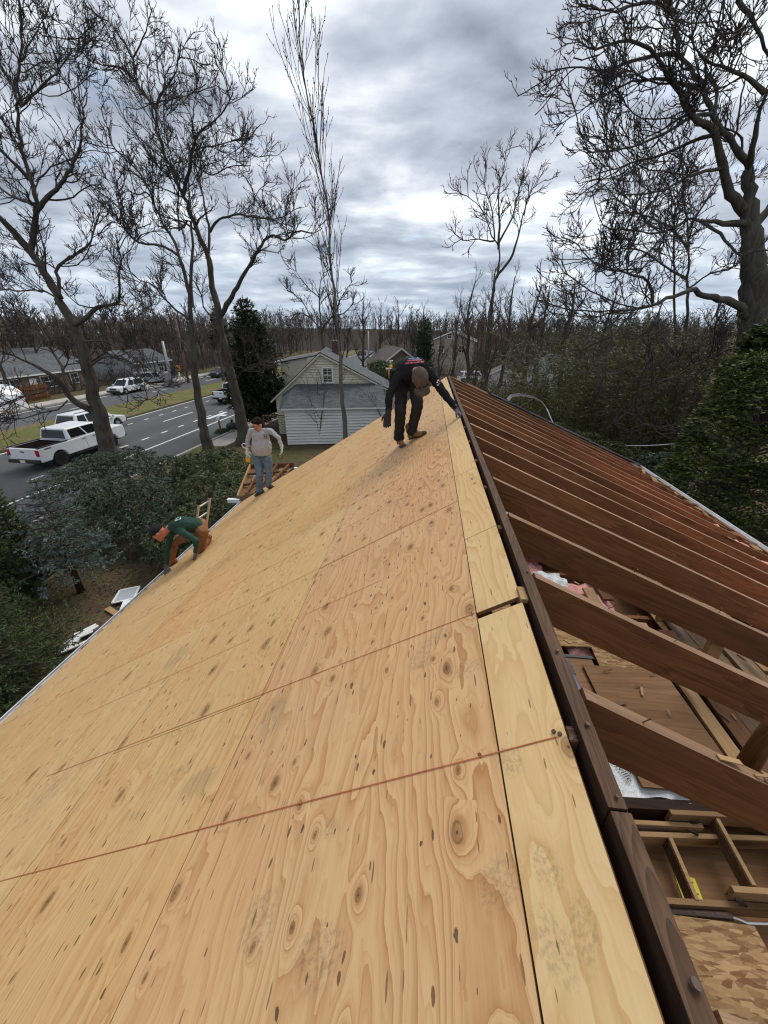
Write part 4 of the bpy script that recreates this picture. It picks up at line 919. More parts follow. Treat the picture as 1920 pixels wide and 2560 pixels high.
# left tree: thick leaning trunk at the kerb
traced_tree('oak_tree', None, 21.0, [
    (c3((650, 1300, 0), (600, 1080, 0), (555, 900, 0), (520, 760, 0), (470, 590, 0), (430, 490, 0), (350, 360, 0)) + c1((300, 1530, 0), (200, 1370, 0), (160, 1290, 0), (190, 1130, 0), (190, 1040, 0), (150, 910, 0.2), (110, 740, 0.4), (95, 600, 0.6), (95, 450, 0.8), (110, 300, 1.0), (100, 160, 1.2), (95, 20, 1.4), (90, -80, 1.6)), 0.50, 0.045, 0.62),
    (c1((190, 1090, 0), (240, 1030, -0.2), (300, 970, -0.4), (370, 860, -0.7), (420, 730, -1.0), (430, 600, -1.2), (410, 480, -1.4), (400, 380, -1.5)), 0.16, 0.02, 0.9),
    (c1((160, 1300, 0), (60, 1190, -0.6), (0, 1130, -1.0), (-90, 1020, -1.5), (-160, 880, -2)), 0.26, 0.05, 0.7),
    (c1((150, 930, 0.2), (80, 850, -0.3), (0, 780, -0.8), (-70, 700, -1.2)), 0.14, 0.03, 0.9),
    (c1((185, 1060, 0), (90, 1030, 0.6), (20, 990, 1.0), (-30, 930, 1.4), (-90, 800, 1.8)), 0.11, 0.03, 0.9),
    (c1((100, 540, 0.6), (60, 440, 1.1), (0, 330, 1.6), (-40, 200, 2.0)), 0.10, 0.03, 0.9),
    (c1((105, 550, 0.6), (180, 490, 0.2), (250, 420, -0.2), (330, 330, -0.6), (370, 250, -1.0)), 0.085, 0.02, 0.9),
    (c1((110, 320, 0.9), (150, 230, 0.4), (200, 150, 0.0), (240, 80, -0.3)), 0.05, 0.015, 0.95),
    (c3((440, 500, 0), (500, 470, -0.3), (560, 410, -0.6), (680, 380, -1.0), (710, 320, -1.2), (705, 200, -1.4), (720, 110, -1.6), (690, 0, -1.8)), 0.19, 0.03, 0.75),
    (c3((340, 380, 0), (350, 270, 0.5), (340, 170, 0.9), (440, 90, 1.2), (520, 30, 1.4), (560, -60, 1.6), (590, -160, 1.8)), 0.15, 0.03, 0.8),
    (c3((560, 1020, 0), (450, 960, -0.4), (380, 880, -0.8), (330, 810, -1.1), (200, 740, -1.6), (60, 680, -2.1), (-40, 640, -2.6)), 0.30, 0.12, 0.35),
    (c3((400, 900, -0.7), (370, 760, -0.2), (300, 640, 0.3), (240, 520, 0.7), (130, 450, 1.1), (0, 380, 1.5)), 0.12, 0.03, 0.85),
    (c3((520, 760, 0), (600, 700, -0.6), (720, 690, -1.1), (800, 760, -1.5), (840, 830, -1.7), (930, 880, -1.9), (1010, 920, -2.1)), 0.085, 0.02, 0.8),
    (c3((500, 600, 0), (600, 600, 0.5), (700, 640, 0.9), (790, 690, 1.1), (830, 720, 1.2)), 0.07, 0.02, 0.8),
    (c3((330, 820, -1.1), (250, 900, -1.6), (150, 920, -2.0), (60, 960, -2.4), (-30, 1010, -2.6)), 0.08, 0.02, 0.9),
    (c3((400, 950, -0.8), (350, 1000, -1.4), (230, 1030, -1.9), (100, 1060, -2.3), (0, 1060, -2.5)), 0.06, 0.02, 0.9),
    (c3((345, 352, 0), (260, 300, 0.1), (130, 300, 0.4), (0, 290, 0.8), (-80, 280, 1.1)), 0.07, 0.02, 0.9),
], 'big leaning bare oak at the kerb, thick forked trunk beside the white pickup', 'bare trees along the road', seed=11)

traced_tree('oak_tree', None, 22.6, [
    (c3((1235, 1260, 0), (1200, 1080, 0), (1170, 900, 0), (1145, 700, 0), (1130, 480, 0), (1125, 330, 0)) + c1((960, 1440, 0), (930, 1330, 0), (900, 1250, 0.2), (850, 1170, 0.4), (800, 1050, 0.7), (750, 940, 1.0), (680, 850, 1.2), (590, 770, 1.4), (560, 660, 1.6)), 0.33, 0.035, 0.45),
    (c3((1140, 400, 0), (1130, 260, 0.2)) + c1((1000, 1280, 0.3), (980, 1130, 0.5), (930, 1200, 0.6), (925, 1000, 0.9), (905, 880, 1.1), (870, 760, 1.3), (800, 700, 1.5)), 0.13, 0.02, 0.75),
    (c1((930, 1330, 0), (830, 1270, -0.5), (720, 1260, -0.9), (650, 1180, -1.2), (620, 1080, -1.4), (600, 960, -1.6)), 0.10, 0.02, 0.85),
    (c3((1130, 480, 0), (1050, 420, -0.5), (960, 330, -0.9), (900, 260, -1.2), (830, 240, -1.5), (780, 200, -1.7)), 0.09, 0.02, 0.85),
    (c3((1150, 700, 0), (1080, 600, 0.5), (1000, 540, 0.9), (900, 420, 1.2), (850, 400, 1.4)), 0.07, 0.02, 0.85),
    (c1((800, 1050, 0.7), (760, 1000, 0.3), (700, 1010, 0.0), (640, 960, -0.3)), 0.06, 0.015, 0.9),
], 'slim bare oak with a straight trunk, left of the grey shirted worker', 'bare trees along the road', seed=12)

traced_tree('oak_tree', None, 25.6, [
    (c3((1450, 1240, 0), (1430, 1080, 0), (1390, 900, 0), (1360, 760, 0), (1320, 600, 0), (1300, 470, 0)) + c1((1130, 1600, 0), (1100, 1480, 0), (1080, 1330, 0), (1040, 1240, 0), (990, 1120, 0.2), (950, 1010, 0.4), (890, 890, 0.6), (820, 700, 0.9), (810, 570, 1.2), (740, 480, 1.4), (700, 400, 1.6), (690, 300, 1.8), (650, 230, 2.0), (600, 150, 2.2), (530, 90, 2.4), (440, 30, 2.5)), 0.44, 0.03, 0.62),
    (c1((950, 1010, 0.4), (980, 880, 0.0), (1000, 770, -0.3), (1030, 690, -0.6), (1100, 640, -0.9), (1170, 560, -1.2), (1210, 480, -1.4)), 0.15, 0.02, 0.85),
    (c1((1080, 1310, 0), (1085, 1200, 0.4), (1060, 1060, 0.8), (1030, 930, 1.1), (1010, 830, 1.3)), 0.13, 0.04, 0.6),
    (c1((1090, 1200, 0), (1130, 1140, -0.5), (1230, 1110, -1.0), (1330, 1130, -1.4), (1420, 1140, -1.7), (1480, 1180, -2)), 0.11, 0.02, 0.85),
    (c1((1150, 1630, 0), (1210, 1520, -0.6), (1260, 1430, -1.1), (1330, 1310, -1.6), (1400, 1220, -2.0), (1470, 1250, -2.3), (1540, 1200, -2.6), (1620, 1210, -2.9)), 0.21, 0.03, 0.75),
    (c1((810, 560, 1.2), (840, 480, 0.7), (900, 400, 0.2), (930, 300, -0.2), (940, 220, -0.5)), 0.085, 0.02, 0.9),
    (c1((800, 540, 1.2), (860, 520, 0.6), (950, 500, 0.0), (1040, 450, -0.5)), 0.06, 0.02, 0.9),
    (c1((700, 420, 1.6), (640, 360, 2.0), (560, 340, 2.4), (470, 320, 2.7), (410, 250, 3.0)), 0.085, 0.02, 0.9),
    (c1((690, 300, 1.8), (740, 200, 1.4), (770, 110, 1.0), (790, 40, 0.7)), 0.06, 0.02, 0.9),
    (c1((1000, 780, -0.3), (1080, 760, -1.0), (1180, 740, -1.6), (1280, 720, -2.1)), 0.06, 0.02, 0.9),
    (c1((1010, 850, 1.2), (1100, 910, 0.6), (1200, 860, 0.0), (1300, 860, -0.4)), 0.06, 0.02, 0.9),
    (c3((1300, 480, 0), (1220, 420, 0.8), (1180, 300, 1.3), (1100, 180, 1.7), (1040, 130, 2.0)), 0.10, 0.02, 0.8),
    (c3((1380, 850, 0), (1460, 760, -0.8), (1560, 720, -1.4), (1640, 740, -1.8)), 0.05, 0.015, 0.9),
], 'tall forked bare oak, trunk rising just behind the grey shirted worker', 'bare trees along the road', seed=13)

PSPEC = [dict(dens=5.0, lenf=1.55, ang=0.36, m=9, wig=0.05, up=0.10, rf=0.30, rmin=0.010, lmin=0.9, lmax=3.6, n=4, lo=0.0),
         dict(dens=1.5, lenf=0.42, ang=0.35, m=5, wig=0.08, up=0.12, rf=0.55, rmin=0.0085, lmin=0.3, lmax=1.0),
         dict(dens=3.2, lenf=0.1, ang=0.8, m=2, wig=0.1, up=0.1, rf=1.4, rmin=0.016, lmin=0.04, lmax=0.09)]
kh = 600 / 1659.0
def ch(*pts): return [(600 + x * kh, 650 + y * kh, d) for x, y, d in pts]
traced_tree('poplar_tree', None, 20.5, [
    (ch((735, 1240, 0), (722, 1100, 0), (700, 850, 0), (690, 640, 0), (668, 420, 0), (650, 200, 0), (630, 60, 0)) + c1((1700, 1100, 0), (1650, 800, 0), (1590, 480, 0), (1560, 250, 0), (1545, 60, 0), (1535, -60, 0)), 0.17, 0.025, 0.80),
], 'tall narrow bare poplar with upright twigs, in front of the yellow house', None, spec=PSPEC, mats=('bark_pale', 'twig'), seed=14, tw=0.12)

# right: huge spreading tree behind the conifer
traced_tree('oak_tree', None, 19.0, [
    (c2((1590, 2150, 0), (1570, 1950, 0), (1560, 1750, 0), (1555, 1500, 0), (1555, 1260, 0), (1540, 1090, 0), (1560, 980, 0), (1555, 860, 0), (1500, 780, 0), (1440, 690, 0), (1370, 580, 0), (1320, 470, 0.2), (1270, 370, 0.4), (1195, 280, 0.6), (1180, 140, 0.8), (1150, 20, 1.0), (1120, -90, 1.2)), 0.68, 0.05, 0.55),
    (c2((1610, 2150, 0.15), (1600, 1900, 0.15), (1592, 1600, 0.15), (1588, 1350, 0.15), (1578, 1200, 0.1), (1560, 1060, 0.05), (1558, 960, 0.0), (1556, 880, 0.0)), 0.86, 0.14, 0.02, True),
    (c2((1540, 1100, 0), (1460, 990, -0.4), (1420, 850, -0.8), (1380, 690, -1.1), (1290, 620, -1.3), (1210, 490, -1.5), (1140, 400, -1.6), (1100, 310, -1.7), (1020, 250, -1.9), (900, 210, -2.1), (760, 260, -2.3)), 0.24, 0.03, 0.72),
    (c2((1330, 470, 0.2), (1220, 440, 0.7), (1100, 410, 1.1), (980, 420, 1.5), (860, 470, 1.8), (720, 550, 2.1)), 0.11, 0.02, 0.85),
    (c2((1195, 280, 0.6), (1080, 290, 0.9), (950, 320, 1.2), (820, 370, 1.5), (660, 350, 1.8), (520, 370, 2.0)), 0.10, 0.02, 0.85),
    (c2((1170, 60, 0.8), (1060, 15, 0.4), (930, 40, 0.0), (800, 60, -0.4), (680, 20, -0.8)), 0.09, 0.02, 0.9),
    (c2((1560, 860, 0), (1580, 770, -0.6), (1610, 610, -1.0), (1640, 510, -1.3), (1720, 420, -1.6)), 0.17, 0.06, 0.5),
    (c2((1640, 480, -1.3), (1550, 410, -1.7), (1440, 360, -2.0), (1380, 340, -2.2), (1300, 280, -2.4), (1250, 180, -2.6)), 0.11, 0.02, 0.85),
    (c2((1380, 600, 0), (1390, 440, 0.6), (1330, 350, 0.9), (1400, 180, 1.2), (1430, 20, 1.5), (1440, -80, 1.7)), 0.09, 0.02, 0.85),
    (c2((1380, 700, -0.9), (1260, 730, -0.3), (1130, 800, 0.2), (1000, 830, 0.6), (860, 880, 1.0), (770, 900, 1.3)), 0.09, 0.02, 0.88),
    (c2((1370, 590, 0), (1260, 610, -0.7), (1120, 690, -1.3), (960, 760, -1.8), (800, 790, -2.2), (700, 770, -2.5)), 0.085, 0.02, 0.88),
    (c2((1420, 870, -0.8), (1280, 900, -1.4), (1150, 970, -2.0), (1020, 1010, -2.4), (880, 1010, -2.8)), 0.08, 0.02, 0.88),
    (c2((1540, 1160, 0), (1420, 1155, -0.6), (1310, 1140, -1.1), (1230, 1135, -1.5)), 0.18, 0.11, 0.25),
    (c2((1310, 1140, -1.1), (1400, 1210, -1.5), (1470, 1290, -1.8), (1530, 1330, -2.0)), 0.09, 0.03, 0.7),
    (c2((1240, 1135, -1.4), (1160, 1190, -1.8), (1050, 1210, -2.2), (950, 1180, -2.6)), 0.07, 0.02, 0.9),
    (c2((1540, 1640, 0), (1490, 1570, -1.0), (1400, 1550, -1.8), (1330, 1530, -2.4), (1270, 1505, -2.9), (1180, 1530, -3.4), (1060, 1580, -4.0), (950, 1610, -4.5), (850, 1610, -4.9)), 0.23, 0.06, 0.35),
    (c2((960, 1605, -4.4), (900, 1690, -4.7), (850, 1740, -4.9), (800, 1800, -5.1)), 0.05, 0.02, 0.6),
    (c2((1060, 1570, -3.9), (1050, 1500, -4.1), (1010, 1440, -4.4), (900, 1410, -4.8), (760, 1360, -5.2)), 0.07, 0.02, 0.9),
    (c2((1420, 1560, -1.7), (1390, 1640, -2.2), (1440, 1720, -2.6), (1400, 1830, -3.0), (1300, 1880, -3.5), (1150, 1960, -4.1), (1000, 2000, -4.6)), 0.06, 0.02, 0.9),
    (c2((1550, 1900, 0), (1460, 1950, -1.4), (1350, 2050, -2.4), (1240, 2160, -3.3), (1130, 2210, -4.2), (1000, 2200, -5)), 0.06, 0.015, 0.9),
    (c2((1548, 1215, 0), (1620, 1130, 0.2), (1680, 1050, 0.5), (1740, 900, 1.0), (1760, 700, 1.4)), 0.24, 0.06, 0.5),
    (c2((1500, 0, 0.5), (1570, 90, 0.8), (1640, 240, 1.2), (1680, 340, 1.5), (1720, 460, 1.6)), 0.10, 0.12, 0.6),
], 'huge spreading bare oak on the right, towering over the dark evergreen', None, mats=('bark_right', 'twig'), seed=15)
# second, thinner tree behind it
traced_tree('oak_tree', None, 25.0, [
    (c2((1240, 2000, 0), (1235, 1700, 0), (1240, 1450, 0), (1245, 1250, 0), (1220, 1000, 0.3), (1210, 850, 0.6), (1190, 700, 0.9)), 0.22, 0.03, 0.6),
    (c2((1170, 2000, 1), (1175, 1600, 1), (1170, 1300, 1), (1180, 1050, 1)), 0.14, 0.03, 0.6),
    (c2((1240, 1450, 0), (1130, 1380, -0.5), (1000, 1300, -1.0), (900, 1290, -1.4), (760, 1330, -1.8), (680, 1360, -2)), 0.09, 0.02, 0.9),
    (c2((1245, 1300, 0), (1150, 1180, 0.6), (1020, 1120, 1.2), (900, 1100, 1.6), (810, 1100, 2)), 0.09, 0.02, 0.9),
    (c2((1240, 1200, 0), (1330, 1050, 0.6), (1400, 930, 1.0), (1450, 850, 1.4)), 0.08, 0.02, 0.9),
    (c2((1240, 1500, 0), (1350, 1420, -0.6), (1450, 1400, -1.1), (1540, 1330, -1.6)), 0.08, 0.02, 0.9),
], 'thin crooked bare tree just left of the huge spreading oak trunk', None, mats=('bark', 'twig'), seed=16)

MSPEC = [dict(dens=2.2, lenf=0.8, ang=0.65, m=6, wig=0.18, up=0.10, rf=0.45, rmin=0.026, lmin=1.2, lmax=3.4, n=4),
         dict(dens=2.8, lenf=0.55, ang=0.7, m=5, wig=0.2, up=0.12, rf=0.6, rmin=0.021, lmin=0.6, lmax=1.8),
         dict(dens=2.8, lenf=0.55, ang=0.65, m=3, wig=0.22, up=0.12, rf=0.75, rmin=0.017, lmin=0.4, lmax=1.0)]
traced_tree('oak_tree', None, 42.0, [
    (c2((215, 1780, 0), (220, 1640, 0), (235, 1500, 0), (262, 1390, 0), (262, 1280, 0), (225, 1220, 0.3), (190, 1120, 0.5), (150, 1060, 0.8), (90, 1010, 1.0), (40, 1000, 1.2)), 0.42, 0.03, 0.45),
    (c2((262, 1290, 0), (265, 1150, 0.5), (262, 1000, 0.9), (290, 880, 1.3), (300, 780, 1.6)), 0.16, 0.02, 0.85),
    (c2((250, 1440, 0), (330, 1330, -0.5), (370, 1200, -1.0), (400, 1080, -1.4), (440, 980, -1.7), (510, 930, -2)), 0.18, 0.02, 0.7),
    (c2((262, 1260, 0), (330, 1130, 0.8), (370, 980, 1.4), (410, 860, 1.9), (440, 760, 2.3)), 0.13, 0.02, 0.85),
    (c2((240, 1250, 0), (150, 1240, -0.6), (70, 1245, -1.1), (30, 1200, -1.5)), 0.10, 0.02, 0.9),
    (c2((240, 1250, 0.2), (230, 1100, 0.9), (190, 960, 1.5), (200, 850, 2.0)), 0.10, 0.02, 0.9),
], 'bare tree with two upswept crown lobes against the bright cloud', None, spec=MSPEC, mats=('bark', 'twig_far'), seed=17, tw=0.2)
traced_tree('oak_tree', None, 44.0, [
    (ch((590, 640, 0), (570, 560, 0), (558, 500, 0), (540, 460, 0), (490, 400, 0.4), (430, 370, 0.8), (360, 380, 1.2), (300, 400, 1.5)), 0.42, 0.03, 0.45),
    (ch((562, 500, 0), (555, 380, 0.6), (548, 260, 1.0), (556, 150, 1.4), (590, 60, 1.8)), 0.18, 0.02, 0.75),
    (ch((562, 500, 0), (600, 430, -0.6), (660, 380, -1.1), (720, 370, -1.6), (790, 290, -2)), 0.20, 0.03, 0.75),
    (ch((548, 260, 1), (480, 200, 1.6), (420, 130, 2.1), (380, 60, 2.5)), 0.10, 0.02, 0.9),
    (ch((490, 400, 0.4), (440, 300, 1.0), (380, 240, 1.4), (300, 200, 1.8)), 0.10, 0.02, 0.9),
    (ch((660, 380, -1.1), (690, 280, -1.5), (740, 200, -1.9), (790, 130, -2.3)), 0.10, 0.02, 0.9),
], 'bare broad oak forking low behind the yellow house and poplar', None, spec=MSPEC, mats=('bark', 'twig_far'), seed=18, tw=0.2)

# ---------------------------------------------------------------- woods: a few kinds, copied
def auto_tree(h, spread, seed, mats=('bark', 'twig_far'), forks=6, spec=None):
    r = np.random.default_rng(seed); lines = []
    n = 9; z = np.linspace(0, h * 0.9, n); wob = np.cumsum(r.normal(0, h * 0.012, (n, 2)), 0); wob[0] = 0
    T = np.column_stack([wob, z]); RT = 0.02 * h * (1 - 0.85 * z / z[-1]); lines.append(smooth_line(T, RT, 4))
    for k in range(forks):
        f = r.uniform(0.28, 0.8); i = f * (n - 1); i0 = int(i); p = T[i0] + (T[i0 + 1] - T[i0]) * (i - i0); a = k * 2.4 + r.uniform(-0.4, 0.4)
        L = h * r.uniform(0.22, 0.42) * (1.2 - f); d = np.array([math.cos(a) * spread, math.sin(a) * spread, 0.9]); d /= np.linalg.norm(d); P = [p]
        for j in range(5): d = unit(d + r.normal(0, 0.15, 3) + np.array([0, 0, 0.07])); P.append(P[-1] + d * L / 5)
        lines.append(smooth_line(P, np.linspace(RT[i0] * 0.55, 0.025, 6), 3))
    V, F = limb_mesh(lines, 7, r=r); tm = npmesh('trunk', V, F, mats[0], smooth=True)
    thin = [(P[int(len(P) * (0.45 if j == 0 else 0.2)):], R[int(len(P) * (0.45 if j == 0 else 0.2)):]) for j, (P, R) in enumerate(lines)]
    V, F = twigs(thin, spec or WSPEC, r); cm = npmesh('crown', V, F, mats[1])
    out = (tm.data, cm.data); bpy.data.objects.remove(tm); bpy.data.objects.remove(cm); return out
WSPEC = [dict(dens=1.7, lenf=0.8, ang=0.6, m=5, wig=0.16, up=0.12, rf=0.5, rmin=0.042, lmin=1.2, lmax=3.8, n=3),
         dict(dens=2.2, lenf=0.55, ang=0.65, m=4, wig=0.18, up=0.12, rf=0.65, rmin=0.034, lmin=0.7, lmax=2.2),
         dict(dens=2.2, lenf=0.55, ang=0.6, m=3, wig=0.18, up=0.14, rf=0.8, rmin=0.026, lmin=0.5, lmax=1.2)]
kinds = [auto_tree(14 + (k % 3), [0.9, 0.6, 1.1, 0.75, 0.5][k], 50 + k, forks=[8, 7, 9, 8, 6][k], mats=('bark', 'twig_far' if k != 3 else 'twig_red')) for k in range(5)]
NSPEC = [dict(dens=1.9, lenf=0.8, ang=0.6, m=6, wig=0.15, up=0.12, rf=0.42, rmin=0.016, lmin=1.0, lmax=3.2, n=3),
         dict(dens=2.6, lenf=0.55, ang=0.65, m=5, wig=0.17, up=0.12, rf=0.55, rmin=0.0125, lmin=0.6, lmax=1.7),
         dict(dens=2.8, lenf=0.55, ang=0.6, m=3, wig=0.17, up=0.14, rf=0.8, rmin=0.010, lmin=0.35, lmax=0.9)]
kinds += [auto_tree(14 + ((k + 5) % 3), [0.8, 0.55, 1.0, 0.5][k], 70 + k, forks=[8, 7, 9, 7][k], mats=('bark', ['twig', 'twig_red', 'twig', 'twig_far'][k]), spec=NSPEC) for k in range(4)]
def wood_tree(x, y, h, k, label, group, rz=None, name='woodland_tree'):
    e = empty(name, (x, y, 0), random.uniform(0, 6.28) if rz is None else rz); s = h / (14 + (k % 3)); e.scale = (s * random.uniform(0.9, 1.15), s * random.uniform(0.9, 1.15), s)
    tag(e, label, 'tree', group)
    for nm, me in zip(('trunk', 'crown'), kinds[k]): _link0(nm, me, e)
    return e
def scatter(n, xr, yr, hr, label, group, ks=(0, 1, 2, 3, 4), seed=3, avoid=None):
    r = random.Random(seed); c = 0
    while c < n:
        y = r.uniform(*yr); x = r.uniform(xr[0] * (y / yr[1]) ** 0.6, xr[1] * (y / yr[1]) ** 0.6)
        if avoid and avoid(x, y): continue
        wood_tree(x, y, r.uniform(*hr), r.choice(ks), label, group); c += 1
onroad = lambda x, y: rx(-44, y) < x < rx(-13, y)
scatter(64, (-110, -46), (30, 100), (8.5, 13), 'bare woodland tree across the road on the left', 'bare woods across the road', seed=5, avoid=lambda x, y: x > rx(-50, y) or (x > -62 and y < 58))
scatter(28, (-60, -12), (95, 150), (7.5, 11.5), 'bare woodland tree far down the road', 'bare woods far down the road', seed=6, avoid=lambda x, y: rx(-42, y) < x < rx(-14, y))
scatter(36, (-14, 60), (66, 130), (8.5, 13), 'bare woodland tree behind the far houses', 'bare woods behind the far houses', seed=7, avoid=lambda x, y: x < rx(-12, y) or (-6 < x < 9 and y < 84))
for i, (u, Y, h, k) in enumerate(((1165, 36, 12, 8), (1210, 33, 12.5, 6), (1245, 38, 12.5, 8), (1290, 34, 11.5, 5), (1130, 44, 11, 6), (1330, 40, 12, 7), (1400, 42, 13, 5), (1480, 40, 12, 7), (1100, 40, 8, 8), (1190, 30, 8, 6))):
    p = px(u, 960, Y); wood_tree(p[0], Y, h, k, 'thin bare tree in the thicket right of the roof peak', 'bare thicket trees behind the house')
for i, (u, Y, h, k) in enumerate(((905, 58, 12.5, 5), (950, 62, 12, 7), (1000, 66, 12.5, 5), (1060, 70, 12, 7), (868, 80, 10, 3), (1025, 88, 12, 4))):
    p = px(u, 900, Y); wood_tree(p[0], Y, h, k, 'bare tree standing by the far houses behind the bent worker', 'bare trees by the far houses')
for i, (u, Y, h, k) in enumerate(((20, 38, 10, 3), (120, 62, 12, 2), (300, 70, 13, 1), (420, 66, 12, 0), (560, 60, 12, 4), (640, 66, 11, 2), (690, 72, 11, 0), (500, 74, 13, 2))):
    p = px(u, 960, Y); wood_tree(p[0], Y, h, k, 'bare roadside tree behind the parked cars', 'bare trees behind the parked cars')

def far_wood():
    """the wooded rise on the horizon: nobody could count these stems"""
    r = np.random.default_rng(77); N = 1700
    y = r.uniform(110, 330, N); x = r.uniform(-1.0, 0.75, N) * y * 1.05 - 5
    rise = np.clip((y - 120) / 200, 0, 1) * 7 * np.exp(-((x + 110) / 170) ** 2)
    ok = ~((x > np.array([rx(-44, q) for q in y])) & (x < np.array([rx(-13, q) for q in y])) & (y < 210)); x, y, rise = x[ok], y[ok], rise[ok]; N = len(x)
    h = r.uniform(6.5, 11.5, N); b = np.column_stack([x, y, rise - 0.5])
    top = b + np.column_stack([r.normal(0, 0.4, N), r.normal(0, 0.4, N), h]); t = np.linspace(0, 1, 4)[None, :, None]
    P = b[:, None] * (1 - t) + top[:, None] * t; R = np.broadcast_to(np.array([0.2, 0.15, 0.1, 0.05]), (N, 4)) * (h / 12)[:, None]
    V, F = tubes(P, R, 3); Vs = [V]; Fs = [F]; o = len(V)
    P2, R2 = grow(P, R, 0.85, 0.40, 0.6, 3, 0.15, 0.12, 0.5, 0.06, r, lo=0.3, lmin=1.2, lmax=4); V, F = tubes(P2, R2, 3); Vs.append(V); Fs.append(F + o); o += len(V)
    P3, R3 = grow(P2, R2, 0.8, 0.6, 0.6, 2, 0.15, 0.12, 0.7, 0.05, r, lo=0.3, lmin=1.0, lmax=2.5); V, F = tubes(P3, R3, 3); Vs.append(V); Fs.append(F + o)
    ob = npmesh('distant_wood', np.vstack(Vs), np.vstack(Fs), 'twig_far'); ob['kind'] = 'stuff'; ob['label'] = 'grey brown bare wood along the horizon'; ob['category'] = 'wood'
far_wood()
hx = np.linspace(-420, 330, 60); hy = np.linspace(130, 420, 24)
structure(sheet('hill', hx, hy, lambda x, y: -0.6 + min(1, max(0, (y - 135) / 200)) * 8.5 * math.exp(-((x + 110) / 190) ** 2), 'forest_floor'))
structure(sheet('woodland_floor', np.linspace(-260, rx(-46, 60) - 2, 12), np.linspace(28, 140, 10), lambda x, y: 0.02, 'forest_floor')); structure(sheet('woodland_floor', np.linspace(-14, 160, 12), np.linspace(78, 150, 8), lambda x, y: 0.02, 'forest_floor'))

def brush(name, n, xf, yr, label, seed, hr=(0.8, 2.6), mat='twig_red', rad=0.022):
    """tangled brush that nobody could count stem by stem"""
    r = np.random.default_rng(seed); y = r.uniform(*yr, n); x = np.array([xf(q, r) for q in y]); b = np.column_stack([x, y, np.zeros(n)]); h = r.uniform(*hr, n)
    i = np.repeat(np.arange(n), 4); top = b[i] + np.column_stack([r.normal(0, 0.5, len(i)), r.normal(0, 0.5, len(i)), h[i] * r.uniform(0.6, 1.1, len(i))]); t = np.linspace(0, 1, 3)[None, :, None]
    P = b[i][:, None] * (1 - t) + top[:, None] * t; P[:, 1] += r.normal(0, 0.12, (len(i), 3)); R = np.broadcast_to(np.array([rad, rad * 0.8, rad * 0.4]), (len(i), 3)); V, F = tubes(P, R, 3); o = len(V)
    P2, R2 = grow(P, R, 1.3, 0.5, 0.7, 3, 0.2, 0.1, 0.7, rad * 0.45, r, lo=0.3, lmin=0.3, lmax=1.1); V2, F2 = tubes(P2, R2, 3)
    ob = npmesh(name, np.vstack([V, V2]), np.vstack([F, F2 + o]), mat); ob['kind'] = 'stuff'; ob['label'] = label; ob['category'] = 'brush'
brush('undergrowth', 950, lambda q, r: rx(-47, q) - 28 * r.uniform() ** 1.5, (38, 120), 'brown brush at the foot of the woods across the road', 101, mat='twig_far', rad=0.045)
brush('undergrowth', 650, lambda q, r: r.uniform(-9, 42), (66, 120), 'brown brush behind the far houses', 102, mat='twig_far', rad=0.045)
brush('undergrowth', 620, lambda q, r: r.uniform(-2.0, 0.42 * q), (22, 46), 'tangled brown brush behind the roof peak', 103, (1.0, 3.4), 'twig_red', 0.016)
# ---------------------------------------------------------------- leafy plants
def leaves(C, D, L, W, r, curl=0.0):
    """rhombic leaves: C base points, D unit axes"""
    N = len(C); L = np.broadcast_to(L, N)[:, None]; W = np.broadcast_to(W, N)[:, None]
    v = r.normal(0, 1, (N, 3)); S = unit(v - D * np.sum(v * D, -1, keepdims=True))
    nrm = np.cross(D, S); mid = C + D * L * 0.45 + nrm * L * curl
    V = np.stack([C, mid + S * W * 0.5, C + D * L - nrm * L * curl * 0.6, mid - S * W * 0.5], 1).reshape(-1, 3)
    return V, np.arange(4 * N).reshape(-1, 4)
def shell(lobes, n, r, inner=0.35):
    """points in the outer part of a union of ellipsoids, with outward directions"""
    w = np.array([l[1] ** 2 for l in lobes]); idx = r.choice(len(lobes), n, p=w / w.sum())
    d = unit(r.normal(0, 1, (n, 3))); d[:, 2] = np.where(d[:, 2] < -0.45, -d[:, 2], d[:, 2])
    c = np.array([l[0] for l in lobes])[idx]; R = np.array([l[1] for l in lobes])[idx]; sq = np.array([l[2] if len(l) > 2 else 0.85 for l in lobes])[idx]
    rad = R * (1 - inner * r.uniform(0, 1, n) ** 2.2) * (1 + 0.09 * np.sin(d[:, 0] * 9 + idx) * np.cos(d[:, 2] * 8))
    p = c + d * rad[:, None] * np.column_stack([np.ones(n), np.ones(n), sq])
    keep = np.ones(n, bool)
    for c2_, R2, *q in lobes: keep &= (np.linalg.norm((p - np.array(c2_)) / np.array([1, 1, q[0] if q else 0.85]), axis=1) > R2 * (1 - inner) * 0.98)
    keep &= p[:, 2] > 0.05
    return p[keep], d[keep]
